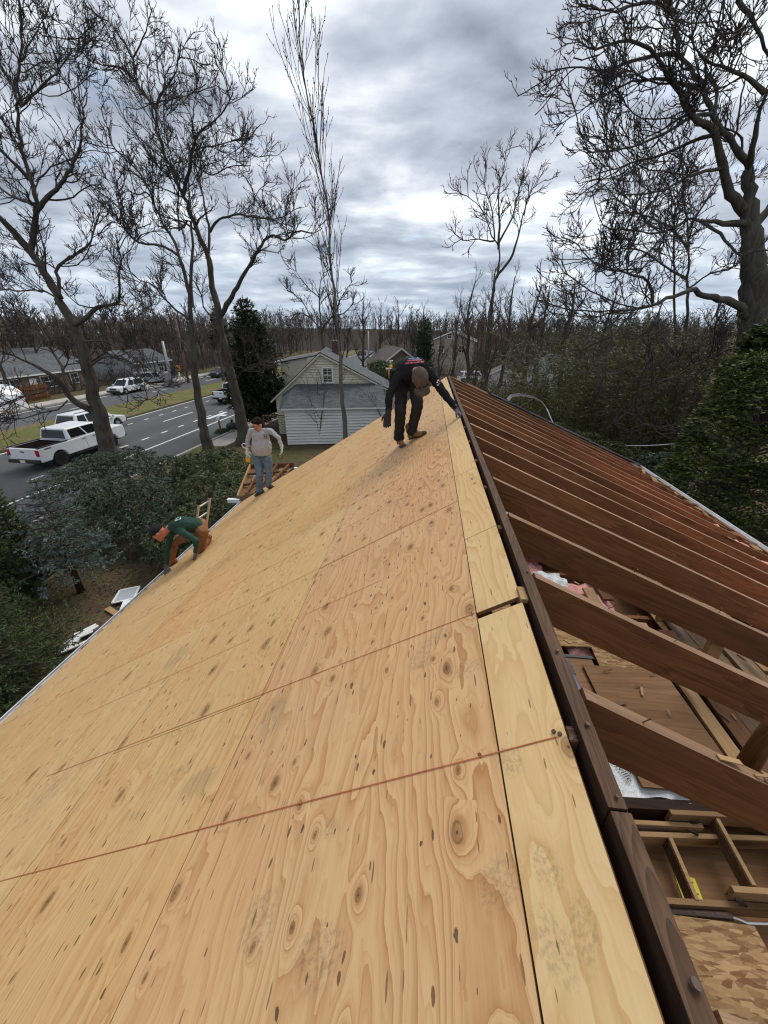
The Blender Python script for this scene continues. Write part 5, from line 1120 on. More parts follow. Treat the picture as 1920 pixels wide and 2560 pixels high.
def bush(name, lobes, n, mat, label, group, seed, L=0.13, W=0.042, per=7, stems=9):
    r = np.random.default_rng(seed); c = np.mean([l[0] for l in lobes], 0); e = wthing(name, (c[0], c[1], 0), label, 'bush', group)
    p, d = shell(lobes, n, r); d = unit(d + np.array([0, 0, 0.5]) + r.normal(0, 0.25, d.shape)); K = len(p)
    C = np.repeat(p, per, 0); Dn = np.repeat(d, per, 0); ax = r.normal(0, 1, C.shape); pr = unit(ax - Dn * np.sum(ax * Dn, -1, keepdims=True))
    D = unit(pr + Dn * r.uniform(-0.35, 0.65, (len(C), 1)) - np.array([0, 0, 0.28])); V, F = leaves(C + pr * 0.01, D, L * r.uniform(0.7, 1.25, len(C)), W, r, 0.08)
    npmesh('foliage', V, F, mat, e)
    mb = MB()
    for k in range(stems):
        i = r.integers(K); b = np.array([c[0] + r.normal(0, 0.5), c[1] + r.normal(0, 0.5), 0]); m_ = (b + p[i]) / 2 + np.array([0, 0, 0.2]); mb.tube([b, m_, p[i] * 0.9 + b * 0.1], [0.035, 0.025, 0.01], 5)
    mb.build('stem', 'bark', e)
    core = MB()
    for l in lobes: core.ball(l[0], (l[1] * 0.6, l[1] * 0.6, l[1] * 0.5), nu=10, nv=6)
    return e
def lob(*rows): return [(px(u, v, Y), R, 0.85) for u, v, Y, R in rows]
bush('rhododendron', lob((205, 1225, 13.2, 1.25), (255, 1190, 14.6, 1.2), (330, 1185, 14.6, 1.35), (300, 1270, 12.6, 1.45), (385, 1270, 12.6, 1.4), (430, 1200, 14.4, 1.2), (250, 1300, 12.0, 1.2), (340, 1340, 11.4, 1.25), (430, 1330, 11.6, 1.2)), 5200, 'rhodo_leaf', 'large dark grey green rhododendron bush below the kerb oak', 'rhododendron bushes', 21)
bush('rhododendron', lob((505, 1190, 14.4, 1.15), (560, 1175, 14.8, 1.1), (590, 1235, 12.8, 1.0), (525, 1255, 12.8, 1.35), (575, 1290, 11.6, 1.1), (500, 1330, 11.2, 1.2), (440, 1370, 10.4, 1.0)), 4600, 'rhodo_leaf_b', 'yellowish green rhododendron bush behind the ladder top', 'rhododendron bushes', 22)
bush('shrub', lob((690, 1215, 15.5, 0.9), (735, 1205, 16.0, 0.8)), 900, 'rhodo_leaf_b', 'low green shrub at the corner of the white garage wall', None, 23)
bush('shrub', lob((560, 1090, 28.5, 0.7),), 350, 'rhodo_leaf_b', 'small round shrub beside the mailbox post', None, 24, per=6)
bush('shrub', lob((985, 945, 46, 1.8), (950, 930, 48, 1.5)), 900, 'rhodo_leaf_b', 'rounded green hedge at the end of the yellow house roof', None, 25, L=0.3, W=0.12, per=5)

def conifer(name, base, h, rad, mat, label, group, seed, whorls=16, per=7, dens=46, droop=0.25, L=0.09, W=0.03, start=0.08, power=0.9, trunk='bark', brush=0.09):
    r = np.random.default_rng(seed); base = np.array([base[0], base[1], 0.0]); e = wthing(name, base, label, 'tree', group)
    mb = MB(); mb.tube([base, base + [0.02, 0.01, h * 0.5], base + [0, 0, h]], [0.05 + h * 0.014, 0.03 + h * 0.008, 0.012], 8); mb.build('trunk', trunk, e, smooth=True)
    Pb = []; Rb = []
    for k in range(whorls):
        f = start + (1 - start) * (k / (whorls - 1)) * 0.97; z = h * f; Lb = rad * (1 - f) ** power * r.uniform(0.85, 1.1) + 0.12
        for j in range(per):
            a = j * 2 * math.pi / per + k * 1.3 + r.uniform(-0.25, 0.25); q = r.uniform(0.7, 1.1) * Lb; d = np.array([math.cos(a), math.sin(a), 0.25 - droop * (1 - f) * 2]); P = [base + [0, 0, z]]
            for i in range(4): d = unit(d + r.normal(0, 0.06, 3) + np.array([0, 0, -0.02 + 0.07 * i * (droop > 0.1)])); P.append(P[-1] + d * q / 4)
            Pb.append(P); Rb.append(np.linspace(0.018 + 0.004 * h, 0.006, 5))
    Pb, Rb = np.array(Pb), np.array(Rb); V, F = tubes(Pb, Rb, 4); npmesh('branch', V, F, trunk, e)
    P2, R2 = grow(Pb, Rb, 7.0 if rad > 0.8 else 9.0, 0.42, 0.8, 4, 0.10, -0.02, 0.6, 0.004, r, lo=0.12, lmin=0.12, lmax=0.75)
    A = np.concatenate([P2.reshape(-1, 4, 3)])
    Ls = np.linalg.norm(np.diff(A, axis=1), axis=2).sum(1); cnt = np.maximum(2, (Ls * dens).astype(int)); idx = np.repeat(np.arange(len(A)), cnt); t = r.uniform(0, 1, len(idx)) * 3; i0 = np.minimum(t.astype(int), 2); fr = (t - i0)[:, None]
    C = A[idx, i0] * (1 - fr) + A[idx, i0 + 1] * fr; T = unit(A[idx, i0 + 1] - A[idx, i0]); D = unit(T * 0.9 + r.normal(0, 0.6, C.shape) + np.array([0, 0, 0.15]))
    V, F = leaves(C, D, L * r.uniform(0.7, 1.3, len(C)), W, r); npmesh('foliage', V, F, mat, e)
    return e
sb = pg(203, 1479)
conifer('blue_spruce', sb, 3.75, 1.75, 'spruce_blue', 'small blue grey spruce with bare lower trunk on the lawn', None, 31, whorls=13, per=8, dens=80, L=0.085, W=0.026, start=0.24, droop=0.06)
conifer('yew_tree', px(14, 1300, 8.6), 3.3, 0.95, 'spruce_green', 'dark green cone shaped arborvitae at the left edge of the lawn', None, 32, whorls=22, per=9, dens=60, L=0.10, W=0.03, droop=-0.5, start=0.02, power=0.75)
conifer('yew_tree', px(-40, 1350, 7.6), 3.0, 1.0, 'spruce_green', 'dark green arborvitae partly cut by the left edge of the picture', None, 35, whorls=20, per=9, dens=60, L=0.10, W=0.03, droop=-0.5, start=0.02, power=0.75)
conifer('spruce_tree', (-8.9, 4.9), 3.25, 2.05, 'spruce_green', 'green spruce spreading close to the gutter, lower left corner', None, 33, whorls=16, per=10, dens=72, L=0.075, W=0.022, start=0.06, droop=0.12)
conifer('spruce_tree', (-10.2, 6.3), 2.1, 1.3, 'spruce_green', 'low young spruce behind the larger one at the lower left', None, 38, whorls=12, per=9, dens=60, L=0.075, W=0.022, start=0.06, droop=0.12)
eb = pg(655, 1072); et = px(640, 745, eb[1])
conifer('cedar_tree', eb, et[2], 2.7, 'cedar_dark', 'tall dark evergreen cedar left of the yellow house', None, 34, whorls=30, per=10, dens=16, L=0.28, W=0.09, droop=-0.35, start=0.03, power=0.55)
cb_ = px(1060, 884, 52)
conifer('cedar_tree', cb_, px(1057, 797, 52)[2], 1.9, 'cedar_dark', 'narrow dark cedar between the two far houses', None, 36, whorls=18, per=8, dens=9, L=0.4, W=0.14, droop=-0.5, start=0.02, power=0.55)
conifer('pine_tree', px(540, 790, 75), 11, 3.5, 'cedar_dark', 'dark pine among the bare woods far left', None, 37, whorls=14, per=8, dens=5, L=0.6, W=0.2, start=0.4)

def frond_conifer(name, lobes, n, mat, label, seed, L=0.16, W=0.085):
    """hinoki-like evergreen: flat fan sprays held in shelves"""
    r = np.random.default_rng(seed); c = np.mean([l[0] for l in lobes], 0); e = wthing(name, (c[0], c[1], 0), label, 'tree')
    mb = MB(); mb.tube([(c[0], c[1], 0), (c[0], c[1], c[2])], [0.16, 0.07], 8); mb.build('trunk', 'bark', e, smooth=True)
    p, d = shell(lobes, n, r, 0.22); per = 10; C = np.repeat(p, per, 0); out = np.repeat(unit(d * np.array([1, 1, 0.15]) + r.normal(0, 0.15, d.shape)), per, 0)
    side = unit(np.cross(out, np.array([0, 0, 1.0]))); a = r.uniform(-0.95, 0.95, len(C))[:, None]
    D = unit(out * np.cos(a) + side * np.sin(a) + np.array([0, 0, -0.12]) + r.normal(0, 0.10, C.shape)); off = r.uniform(0, 0.16, (len(C), 1))
    V, F = leaves(C + D * off, D, L * r.uniform(0.7, 1.2, len(C)), W * r.uniform(0.7, 1.2, len(C)), r)
    npmesh('foliage', V, F, mat, e)
    Vb = []; 
    i = r.choice(len(p), min(len(p), 160)); t = np.linspace(0, 1, 4)[None, :, None]; b = np.column_stack([np.full(len(i), c[0]), np.full(len(i), c[1]), np.clip(p[i, 2] - 0.5, 0.2, None)])
    V, F = tubes(b[:, None] * (1 - t) + p[i][:, None] * t, np.broadcast_to(np.array([0.035, 0.025, 0.015, 0.006]), (len(i), 4)), 4); npmesh('branch', V, F, 'bark', e)
    return e
frond_conifer('false_cypress', lob((1900, 1010, 9.4, 0.85), (1850, 1090, 9.2, 0.95), (1790, 1140, 9.2, 0.75), (1920, 1130, 8.6, 1.0), (1740, 1190, 9.4, 0.65), (1830, 1220, 8.6, 1.0), (1940, 1240, 8.2, 1.1), (1760, 1280, 9.0, 0.8), (1860, 1330, 8.4, 1.1), (1800, 1370, 8.8, 0.9), (1700, 1240, 9.6, 0.55), (1960, 1050, 8.8, 1.0), (1890, 950, 9.6, 0.6), (1930, 1400, 8.0, 1.1)), 8200, 'cypress', 'dense dark evergreen with yellow green fan sprays beside the far eave', 41, L=0.105, W=0.042)
frond_conifer('false_cypress', lob((1965, 880, 15.0, 1.1), (1930, 930, 14.6, 0.8)), 700, 'cypress', 'tall dark evergreen behind the spreading oak at the right edge', 42, L=0.26, W=0.12)

def bamboo(us, Y, h, n, label, seed, dens=1.0, mat='bamboo_leaf'):
    r = np.random.default_rng(seed); cx = px(us, 1000, Y)[0]; e = wthing('bamboo_clump', (cx, Y, 0), label, 'bamboo', 'bamboo thicket behind the house')
    b = np.column_stack([cx + r.normal(0, 1.0, n), Y + r.normal(0, 0.9, n), np.zeros(n)]); hh = h * r.uniform(0.7, 1.08, n); lean = r.normal(0, 0.07, (n, 2)); t = np.linspace(0, 1, 8)
    P = np.empty((n, 8, 3)); P[:, :, 2] = hh[:, None] * t * (1 - 0.06 * t ** 3); bend = t ** 2.4
    P[:, :, 0] = b[:, :1] + hh[:, None] * lean[:, :1] * t + hh[:, None] * (lean[:, :1] * 2.6) * bend; P[:, :, 1] = b[:, 1:2] + hh[:, None] * lean[:, 1:] * t + hh[:, None] * (lean[:, 1:] * 2.6) * bend
    R = np.broadcast_to(0.024 * (1 - 0.85 * t), (n, 8)); V, F = tubes(P, R, 5); npmesh('culm', V, F, 'bamboo_culm', e)
    P2, R2 = grow(P, R, 2.8, 0.14, 0.75, 4, 0.12, 0.02, 0.4, 0.004, r, lo=0.12, lmin=0.3, lmax=1.1); V, F = tubes(P2, R2, 3); npmesh('branch', V, F, 'bamboo_culm', e)
    k = int(9 * dens); i = np.repeat(np.arange(len(P2)), k); tt = r.uniform(0.2, 1, len(i)) * 3; i0 = np.minimum(tt.astype(int), 2); fr = (tt - i0)[:, None]
    C = P2[i, i0] * (1 - fr) + P2[i, i0 + 1] * fr + r.normal(0, 0.05, (len(i), 3)); D = unit(r.normal(0, 1, C.shape) * np.array([1, 1, 0.4]) + np.array([0, 0, -0.45]))
    V, F = leaves(C, D, 0.17 * r.uniform(0.7, 1.3, len(C)), 0.035, r); npmesh('foliage', V, F, mat, e); return e
bl = [(1330, 19.5, 6.1, 'leftmost bamboo clump beside the curled metal flashing'), (1400, 17.5, 6.7, 'second bamboo clump from the left behind the bare rafters'), (1455, 21.5, 7.6, 'tall bamboo clump at the back, left of the drooping limb'),
      (1500, 18.0, 7.3, 'bamboo clump under the tip of the drooping oak limb'), (1560, 20.5, 8.3, 'tall bamboo clump under the middle of the drooping oak limb'), (1610, 17.0, 7.4, 'bamboo clump in front of the drooping oak limb'),
      (1665, 20.5, 8.2, 'bamboo clump touching the spreading oak trunk'), (1715, 17.5, 7.4, 'rightmost bamboo clump, beside the dark evergreen'), (1270, 24.0, 4.6, 'low bamboo clump at the thicket\'s left end')]
for i, (u, Y, h, lb) in enumerate(bl): bamboo(u, Y, h, 58, lb, 60 + i)
bush('hedge', lob((1330, 1090, 15.0, 0.9), (1380, 1110, 14.5, 0.9), (1440, 1130, 14.0, 0.9), (1510, 1150, 13.6, 0.8), (1570, 1170, 13.2, 0.8), (1290, 1050, 16.5, 0.9)), 2400, 'bamboo_leaf', 'low dark undergrowth below the bamboo behind the far eave', None, 27, L=0.12, W=0.04, per=6)
bush('shrub', lob((1655, 1190, 11.8, 0.8), (1640, 1230, 11.0, 0.6)), 900, 'rhodo_leaf', 'dull green shrub in front of the picket fence', None, 26)

# thin brushy saplings among the garage trees
def sapling(base, h, label, seed, group='saplings in front of the garage'):
    r = np.random.default_rng(seed); e = wthing('sapling', (base[0], base[1], 0), label, 'tree', group); lines = []
    for k in range(3):
        P = [np.array([base[0] + r.normal(0, 0.1), base[1], 0.0])]; d = np.array([r.normal(0, 0.16), r.normal(0, 0.1), 1.0])
        for i in range(6): d = unit(d + r.normal(0, 0.06, 3)); P.append(P[-1] + d * h / 6 * r.uniform(0.8, 1.05))
        lines.append(smooth_line(P, np.linspace(0.045, 0.012, 7), 3))
    V, F = limb_mesh(lines, 6, r=r); npmesh('trunk', V, F, 'bark_pale', e, smooth=True)
    V, F = twigs([(P[4:], R[4:]) for P, R in lines], [dict(dens=1.8, lenf=0.7, ang=0.7, m=6, wig=0.12, up=0.12, rf=0.5, rmin=0.009, lmin=0.5, lmax=1.6), dict(dens=2.2, lenf=0.5, ang=0.7, m=4, wig=0.16, up=0.1, rf=0.6, rmin=0.007, lmin=0.25, lmax=0.7)], r); npmesh('crown', V, F, 'twig', e)
for i, (u, v, h) in enumerate(((800, 1110, 4.6), (820, 1090, 5.4), (860, 1080, 4.2), (905, 1070, 4.0))):
    b = pg(u, v); sapling(b, h, 'thin bare sapling in front of the white garage wall', 80 + i)
for i, (u, Y, h) in enumerate(((1120, 17, 4.7), (1160, 19, 5.2), (1090, 21, 4.6), (1200, 18, 4.6), (1050, 24, 5.2), (1240, 21, 5.4), (1140, 24, 6.0), (975, 27, 4.5), (1010, 30, 5.0))):
    b = px(u, 1000, Y); sapling(b, h, 'thin bare sapling behind the roof peak', 90 + i, 'bare saplings behind the roof peak')
# fallen leaves and short turf on the lawn by the house
def litter():
    r = np.random.default_rng(5); n = 9000; x = r.uniform(-15, -5.2, n); y = r.uniform(2, 16, n); C = np.column_stack([x, y, 0.035 + r.uniform(0, 0.03, n)]); D = unit(r.normal(0, 1, (n, 3)) * np.array([1, 1, 0.2]))
    V, F = leaves(C, D, 0.09 * r.uniform(0.6, 1.3, n), 0.05, r); o = npmesh('fallen_leaves', V, F, 'dry_leaf'); o['kind'] = 'stuff'; o['label'] = 'brown fallen leaves scattered over the lawn'; o['category'] = 'leaves'
    n = 26000; x = r.uniform(-15, -5.0, n); y = r.uniform(1, 17, n); k = np.sin(x * 0.9 + 1) + np.cos(y * 0.7 + x * 0.3) > -0.3; C = np.column_stack([x, y, np.full(n, 0.0)])[k]; D = unit(r.normal(0, 0.5, C.shape) + np.array([0, 0, 1]))
    V, F = leaves(C, D, 0.11 * r.uniform(0.6, 1.3, len(C)), 0.016, r); o = npmesh('lawn_grass', V, F, 'grass_blade'); o['kind'] = 'stuff'; o['label'] = 'thin winter grass on the lawn below the gutter'; o['category'] = 'grass'
litter()
# ---------------------------------------------------------------- vehicles
def vehicle(name, loc, rz, label, L, W, kind, paint, group=None, detail=True):
    """local +x is forward. kind 'pickup' | 'suv' | 'sedan'"""
    e = empty(name, loc, rz); tag(e, label, 'pickup truck' if kind == 'pickup' else 'car', group)
    hw = W / 2; rw = 0.43 if kind == 'pickup' else 0.34; ax = L * 0.305
    zb = 0.52 if kind == 'pickup' else 0.30; zs = 1.22 if kind == 'pickup' else 0.92; zt = 1.98 if kind == 'pickup' else (1.68 if kind == 'suv' else 1.44)
    def arch(cx): return [(cx + (rw + 0.09) * math.cos(a), max(zb, rw + (rw + 0.09) * math.sin(a))) for a in np.linspace(math.pi, 0, 9)]
    f, b = L / 2, -L / 2
    low = [(b, zb + 0.12), (b + 0.05, zb)] + arch(-ax) + arch(ax) + [(f - 0.12, zb), (f, zb + 0.15)]
    up = [(f, zs - 0.28), (f - 0.12, zs - 0.06), (f - 0.9, zs + 0.02), (b + 0.9, zs + 0.03), (b + 0.04, zs)] if kind != 'pickup' else [(f, zs + 0.06), (f - 0.10, zs + 0.14), (f - 1.35, zs + 0.16), (b + 1.95, zs + 0.10), (b + 0.02, zs + 0.10)]
    prof = low + up
    mb = MB(); mb.prism(prof, lambda x, z: (x, -hw, z), lambda x, z: (x, hw, z)); body = mb.build('body', paint, e, bevel=0.05)
    if kind == 'pickup':
        cb0, cb1, ct0, ct1 = b + 2.0, f - 1.35, b + 2.1, f - 2.15; zc = zs + 0.12
    elif kind == 'suv': cb0, cb1, ct0, ct1 = b + 0.06, f - 1.05, b + 0.42, f - 1.85; zc = zs
    else: cb0, cb1, ct0, ct1 = b + 0.55, f - 1.15, b + 1.15, f - 2.0; zc = zs
    wi = hw - 0.03; wt = hw - (0.20 if kind != 'sedan' else 0.24)
    C = lambda t, s, side: None
    Bq = [(cb0, -wi, zc), (cb1, -wi, zc), (cb1, wi, zc), (cb0, wi, zc)]; Tq = [(ct0, -wt, zt), (ct1, -wt, zt), (ct1, wt, zt), (ct0, wt, zt)]
    mb = MB(); mb.add(Bq + Tq, [(0, 1, 5, 4), (1, 2, 6, 5), (2, 3, 7, 6), (3, 0, 4, 7), (4, 5, 6, 7), (3, 2, 1, 0)]); mb.build('cabin', paint, e, bevel=0.06)
    Bq, Tq = np.array(Bq), np.array(Tq)
    def pane(i, j, s0, s1, t0, t1, nm='window'):
        a0, a1, b0, b1 = Bq[i], Bq[j], Tq[i], Tq[j]; P = lambda s, t: (a0 + (a1 - a0) * s) * (1 - t) + (b0 + (b1 - b0) * s) * t
        q = [P(s0, t0), P(s1, t0), P(s1, t1), P(s0, t1)]; nr = np.cross(q[1] - q[0], q[3] - q[0]); nr /= np.linalg.norm(nr)
        cen = (Bq.mean(0) + Tq.mean(0)) / 2
        if nr @ (q[0] - cen) < 0: nr = -nr
        m2 = MB(); m2.add([p + nr * 0.008 for p in q] + [p - nr * 0.03 for p in q], [(0, 1, 2, 3), (0, 1, 5, 4), (1, 2, 6, 5), (2, 3, 7, 6), (3, 0, 4, 7)]); return m2.build(nm, 'car_glass', e)
    for (i, j) in ((0, 1), (3, 2)):
        if kind == 'suv': pane(i, j, 0.08, 0.30, 0.12, 0.86); pane(i, j, 0.33, 0.60, 0.08, 0.88); pane(i, j, 0.63, 0.90, 0.08, 0.88)
        else: pane(i, j, 0.08, 0.46, 0.10, 0.86); pane(i, j, 0.50, 0.90, 0.10, 0.86)
    pane(1, 2, 0.06, 0.94, 0.08, 0.9, 'windscreen'); pane(3, 0, 0.07, 0.93, 0.10, 0.86, 'rear_window')
    for sx in (-ax, ax):
        for sy in (-1, 1):
            m2 = MB(); m2.tube([(sx, sy * (hw - 0.02), rw), (sx, sy * (hw - 0.27), rw)], rw, 20); w = m2.build('wheel', 'rubber', e, bevel=0.03)
            m2 = MB(); m2.tube([(sx, sy * (hw - 0.012), rw), (sx, sy * (hw - 0.03), rw)], rw * 0.62, 14)
            for k in range(6):
                a = k * math.pi / 3; m2.bar((sx, sy * (hw - 0.008), rw), (sx + 0.55 * rw * math.cos(a), sy * (hw - 0.008), rw + 0.55 * rw * math.sin(a)), 0.05, 0.012, (0, 1, 0))
            m2.build('rim', 'rim' if kind == 'pickup' else 'paint_silver', w)
    for sy in (-1, 1):
        m2 = MB(); m2.box((b + 0.02, sy * (hw - 0.09), zs - 0.14), (0.10, 0.17, 0.36)); m2.build('tail_light', 'tail_light', e, bevel=0.02)
        m2 = MB(); m2.box((f - 0.05, sy * (hw - 0.16), zs - 0.2), (0.12, 0.28, 0.16)); m2.build('headlight', 'head_light', e, bevel=0.02)
        m2 = MB(); m2.box((cb1 - 0.25, sy * (hw + 0.10), zc + 0.12), (0.12, 0.16, 0.2)); m2.bar((cb1 - 0.25, sy * (hw - 0.05), zc + 0.04), (cb1 - 0.25, sy * (hw + 0.1), zc + 0.06), 0.05, 0.04); m2.build('mirror', 'black_plastic' if kind == 'pickup' else paint, e, bevel=0.02)
        for k in ((0.36, 0.62) if kind == 'pickup' else (0.34, 0.62)):
            m2 = MB(); m2.box((cb0 + (cb1 - cb0) * k - 0.05, sy * (hw + 0.006), zs - 0.02), (0.18, 0.03, 0.045)); m2.build('door_handle', 'black_plastic' if kind == 'pickup' else paint, e, bevel=0.008)
            m2 = MB(); m2.box((cb0 + (cb1 - cb0) * k + 0.09, sy * (hw + 0.0008), (zb + zs) / 2 + 0.06), (0.012, 0.006, zs - zb - 0.05)); m2.build('door_seam', 'dark_gap', e)
    m2 = MB(); m2.box((b - 0.06, 0, zb + 0.10), (0.22, W * 0.98, 0.2)); m2.build('bumper', 'black_plastic' if kind == 'pickup' else paint, e, bevel=0.04)
    m2 = MB(); m2.box((f + 0.02, 0, zb + 0.12), (0.2, W * 0.96, 0.22)); m2.build('bumper', 'black_plastic', e, bevel=0.04)
    m2 = MB(); m2.box((b - 0.175, 0.0, zb + 0.12), (0.015, 0.32, 0.15)); m2.build('licence_plate', 'plate', e)
    m2 = MB(); m2.box((f + 0.005, 0, zs - 0.22), (0.05, W * 0.5, 0.2)); m2.build('grille', 'black_plastic', e)
    m2 = MB(); m2.box((0, 0, zb - 0.02), (L * 0.9, W * 0.8, 0.16)); m2.build('chassis', 'black_plastic', e)
    if kind == 'pickup':
        zz = zs + 0.10
        for nm, c, d, m in (('bed_floor', (b + 1.0, 0, zz + 0.004), (1.72, W - 0.36, 0.006), 'dark_gap'), ('bed_liner', (b + 1.0, hw - 0.06, zz + 0.03), (1.9, 0.10, 0.05), 'black_plastic'), ('bed_liner', (b + 1.0, -hw + 0.06, zz + 0.03), (1.9, 0.10, 0.05), 'black_plastic'), ('tailgate', (b + 0.02, 0, zs - 0.12), (0.06, W - 0.40, 0.42), paint), ('tailgate_handle', (b - 0.016, 0, zs - 0.08), (0.02, 0.24, 0.07), 'black_plastic')):
            m2 = MB(); m2.box(c, d); m2.build(nm, m, e, bevel=0.006)
        for sy in (-1, 1):
            m2 = MB(); m2.box((0.35, sy * (hw - 0.04), zb - 0.08), (2.6, 0.14, 0.06)); m2.build('running_board', 'black_plastic', e)
            m2 = MB(); m2.box((b + 0.62, sy * (hw + 0.002), zs + 0.0), (0.42, 0.008, 0.06)); m2.build('badge', 'black_plastic', e)
            m2 = MB(); m2.box((f - 1.25, sy * (hw + 0.003), zs + 0.02), (0.26, 0.012, 0.08)); m2.build('fender_badge', 'black_plastic', e)
    elif kind == 'suv':
        for sy in (-1, 1):
            m2 = MB(); m2.bar((ct0 + 0.1, sy * (wt - 0.1), zt + 0.05), (ct1 - 0.1, sy * (wt - 0.1), zt + 0.05), 0.04, 0.04); m2.build('roof_rail', 'black_plastic', e)
    return e
UP = R_(90) - math.atan(DR)
pa, pb_ = pg(128.7, 1176), pg(252, 1129)
vehicle('pickup_truck', (-22.3, 21.75, 0.015), UP, 'white crew cab pickup truck with black bumper passing the kerb oak', 6.3, 2.05, 'pickup', 'paint_white')
vehicle('parked_car', (-26.35, 27.9, 0.015), UP, 'white car half hidden behind the white pickup cab', 4.8, 1.9, 'suv', 'paint_white')
vehicle('parked_car', (-38.1, 47.3, 0.015), UP + math.pi, 'white car on the far carriageway in front of the low house', 4.7, 1.85, 'suv', 'paint_white')
vehicle('parked_car', (-40.9, 56.2, 0.02), UP - 0.5, 'silver station wagon turning in beside the tall street light', 4.8, 1.9, 'suv', 'paint_silver')
vehicle('pickup_truck', (-21.9, 43.4, 0.015), UP, 'white pickup truck farther up the road, seen between two trunks', 5.8, 2.0, 'pickup', 'paint_white')
vehicle('parked_car', (-29.5, 66, 0.015), UP, 'grey car far up the road behind the forked oak', 4.7, 1.85, 'suv', 'paint_silver', )
vehicle('parked_car', (-35.2, 66, 0.015), UP + math.pi, 'dark car far away on the other carriageway', 4.6, 1.85, 'sedan', 'paint_dark')
vehicle('parked_car', (px(933, 876, 100)[0], 100, 0.015), UP, 'white car far down the road past the yellow house', 4.7, 1.85, 'sedan', 'paint_white')
vehicle('parked_car', (px(905, 866, 128)[0], 128, 0.015), UP, 'small dark car at the far bend of the road', 4.7, 1.85, 'sedan', 'paint_dark')
for i, (u, v, Y, c, lb) in enumerate(((1190, 885, 62, 'paint_white', 'white car parked by the beige gabled house'), (1180, 900, 55, 'paint_silver', 'silver car parked in the yard behind the bare thicket'), (1280, 905, 52, 'paint_white', 'white van like car glimpsed through the bamboo edge'))):
    p = px(u, v, Y); vehicle('parked_car', (p[0], Y, 0.03), R_(20 + 50 * i), lb, 4.7, 1.85, 'suv', c)

# ---------------------------------------------------------------- street furniture
def pole(name, base, h, r0, r1, mat, label, cat, arm=None, extra=None):
    e = empty(name, (base[0], base[1], 0)); tag(e, label, cat); mb = MB(); mb.tube([(0, 0, 0), (0, 0, h * 0.5), (0, 0, h)], [r0, (r0 + r1) / 2, r1], 10); mb.build('pole', mat, e, smooth=True)
    if arm:
        mb = MB(); mb.tube([(0, 0, h - 0.1), (arm[0] * 0.5, arm[1] * 0.5, h + 0.35), (arm[0], arm[1], h + 0.45)], [0.05, 0.045, 0.035], 8); mb.build('arm', mat, e, smooth=True)
        mb = MB(); mb.box((arm[0], arm[1], h + 0.42), (0.6, 0.28, 0.13)); mb.build('lamp_head', 'pole_grey', e, bevel=0.03)
    return e
b = pg(429.5, 957); pole('street_light', b, px(404, 853, b[1])[2], 0.24, 0.15, 'pole_grey', 'tall grey street light pole on the far verge', 'street light', None)
b = pg(452, 955); e = pole('traffic_signal', b, px(444, 922, b[1])[2] - 0.2, 0.12, 0.11, 'trim_white', 'short white signal pole with a yellow signal box by the road', 'traffic signal')
hh = px(444, 922, b[1])[2] - 0.2
mb = MB(); mb.box((0.1, -0.1, hh + 0.25), (0.45, 0.4, 0.8)); mb.build('signal_box', 'signal_yellow', e, bevel=0.04)
for k in range(3):
    mb = MB(); mb.tube([(0.1, -0.31, hh + 0.0 + 0.25 * k), (0.1, -0.38, hh + 0.0 + 0.25 * k)], 0.1, 10); mb.build('lens', 'black_plastic', e)
b = px(922, 905, 96); t_ = px(919, 823, 96); e = pole('street_light', (b[0], 96), t_[2] - 0.4, 0.2, 0.12, 'pole_grey', 'street light with a curved arm above the far road', 'street light', (-4.5, -1.0))
b = px(470, 950, 57.5); pole('utility_pole', (b[0], 57.5), 9.5, 0.19, 0.14, 'pole_wood', 'wooden utility pole just right of the yellow signal', 'utility pole')
b = px(940, 880, 84); pole('utility_pole', (b[0], 84), 9.2, 0.2, 0.14, 'pole_wood', 'wooden utility pole beside the far street light', 'utility pole')
for k in range(2):
    a = np.array([px(470, 950, 57.5)[0], 57.5, 9.1 - 0.7 * k]); c = np.array([px(940, 880, 84)[0], 84, 8.8 - 0.6 * k]); mb = MB(); mb.tube([a + (c - a) * s + np.array([0, 0, -1.2 * 4 * s * (1 - s) * 0.5]) for s in np.linspace(0, 1, 9)], 0.03, 5)
    o = mb.build('overhead_wire', 'black_plastic'); tag(o, ['upper', 'lower'][k] + ' overhead wire strung between the two utility poles', 'wire')
b = pg(420, 957); e = empty('utility_cabinet', (b[0], b[1], 0)); tag(e, 'pale roadside utility cabinet beside the tall street light', 'cabinet')
mb = MB(); mb.box((0, 0, 0.75), (0.9, 0.6, 1.5)); mb.build('body', 'siding_grey', e, bevel=0.03); mb = MB(); mb.box((0, 0, 1.53), (1.0, 0.7, 0.08)); mb.build('lid', 'trim_white', e)
b = pg(553, 1085); e = empty('mailbox', (b[0], b[1], 0), 0.2); tag(e, 'white mailbox on a wooden post at the kerb', 'mailbox')
mb = MB(); mb.box((0, 0, 0.55), (0.1, 0.1, 1.1)); mb.build('post', 'grey_board', e)
mb = MB(); mb.prism([(-0.12, 0), (0.12, 0), (0.12, 0.14), (0.08, 0.22), (0, 0.25), (-0.08, 0.22), (-0.12, 0.14)], lambda a, c: (a, -0.3, 1.1 + c), lambda a, c: (a, 0.3, 1.1 + c)); bx_ = mb.build('box', 'paint_white', e); mb = MB(); mb.box((0.13, 0.1, 1.27), (0.01, 0.05, 0.16)); mb.build('flag', 'flag_red', e)
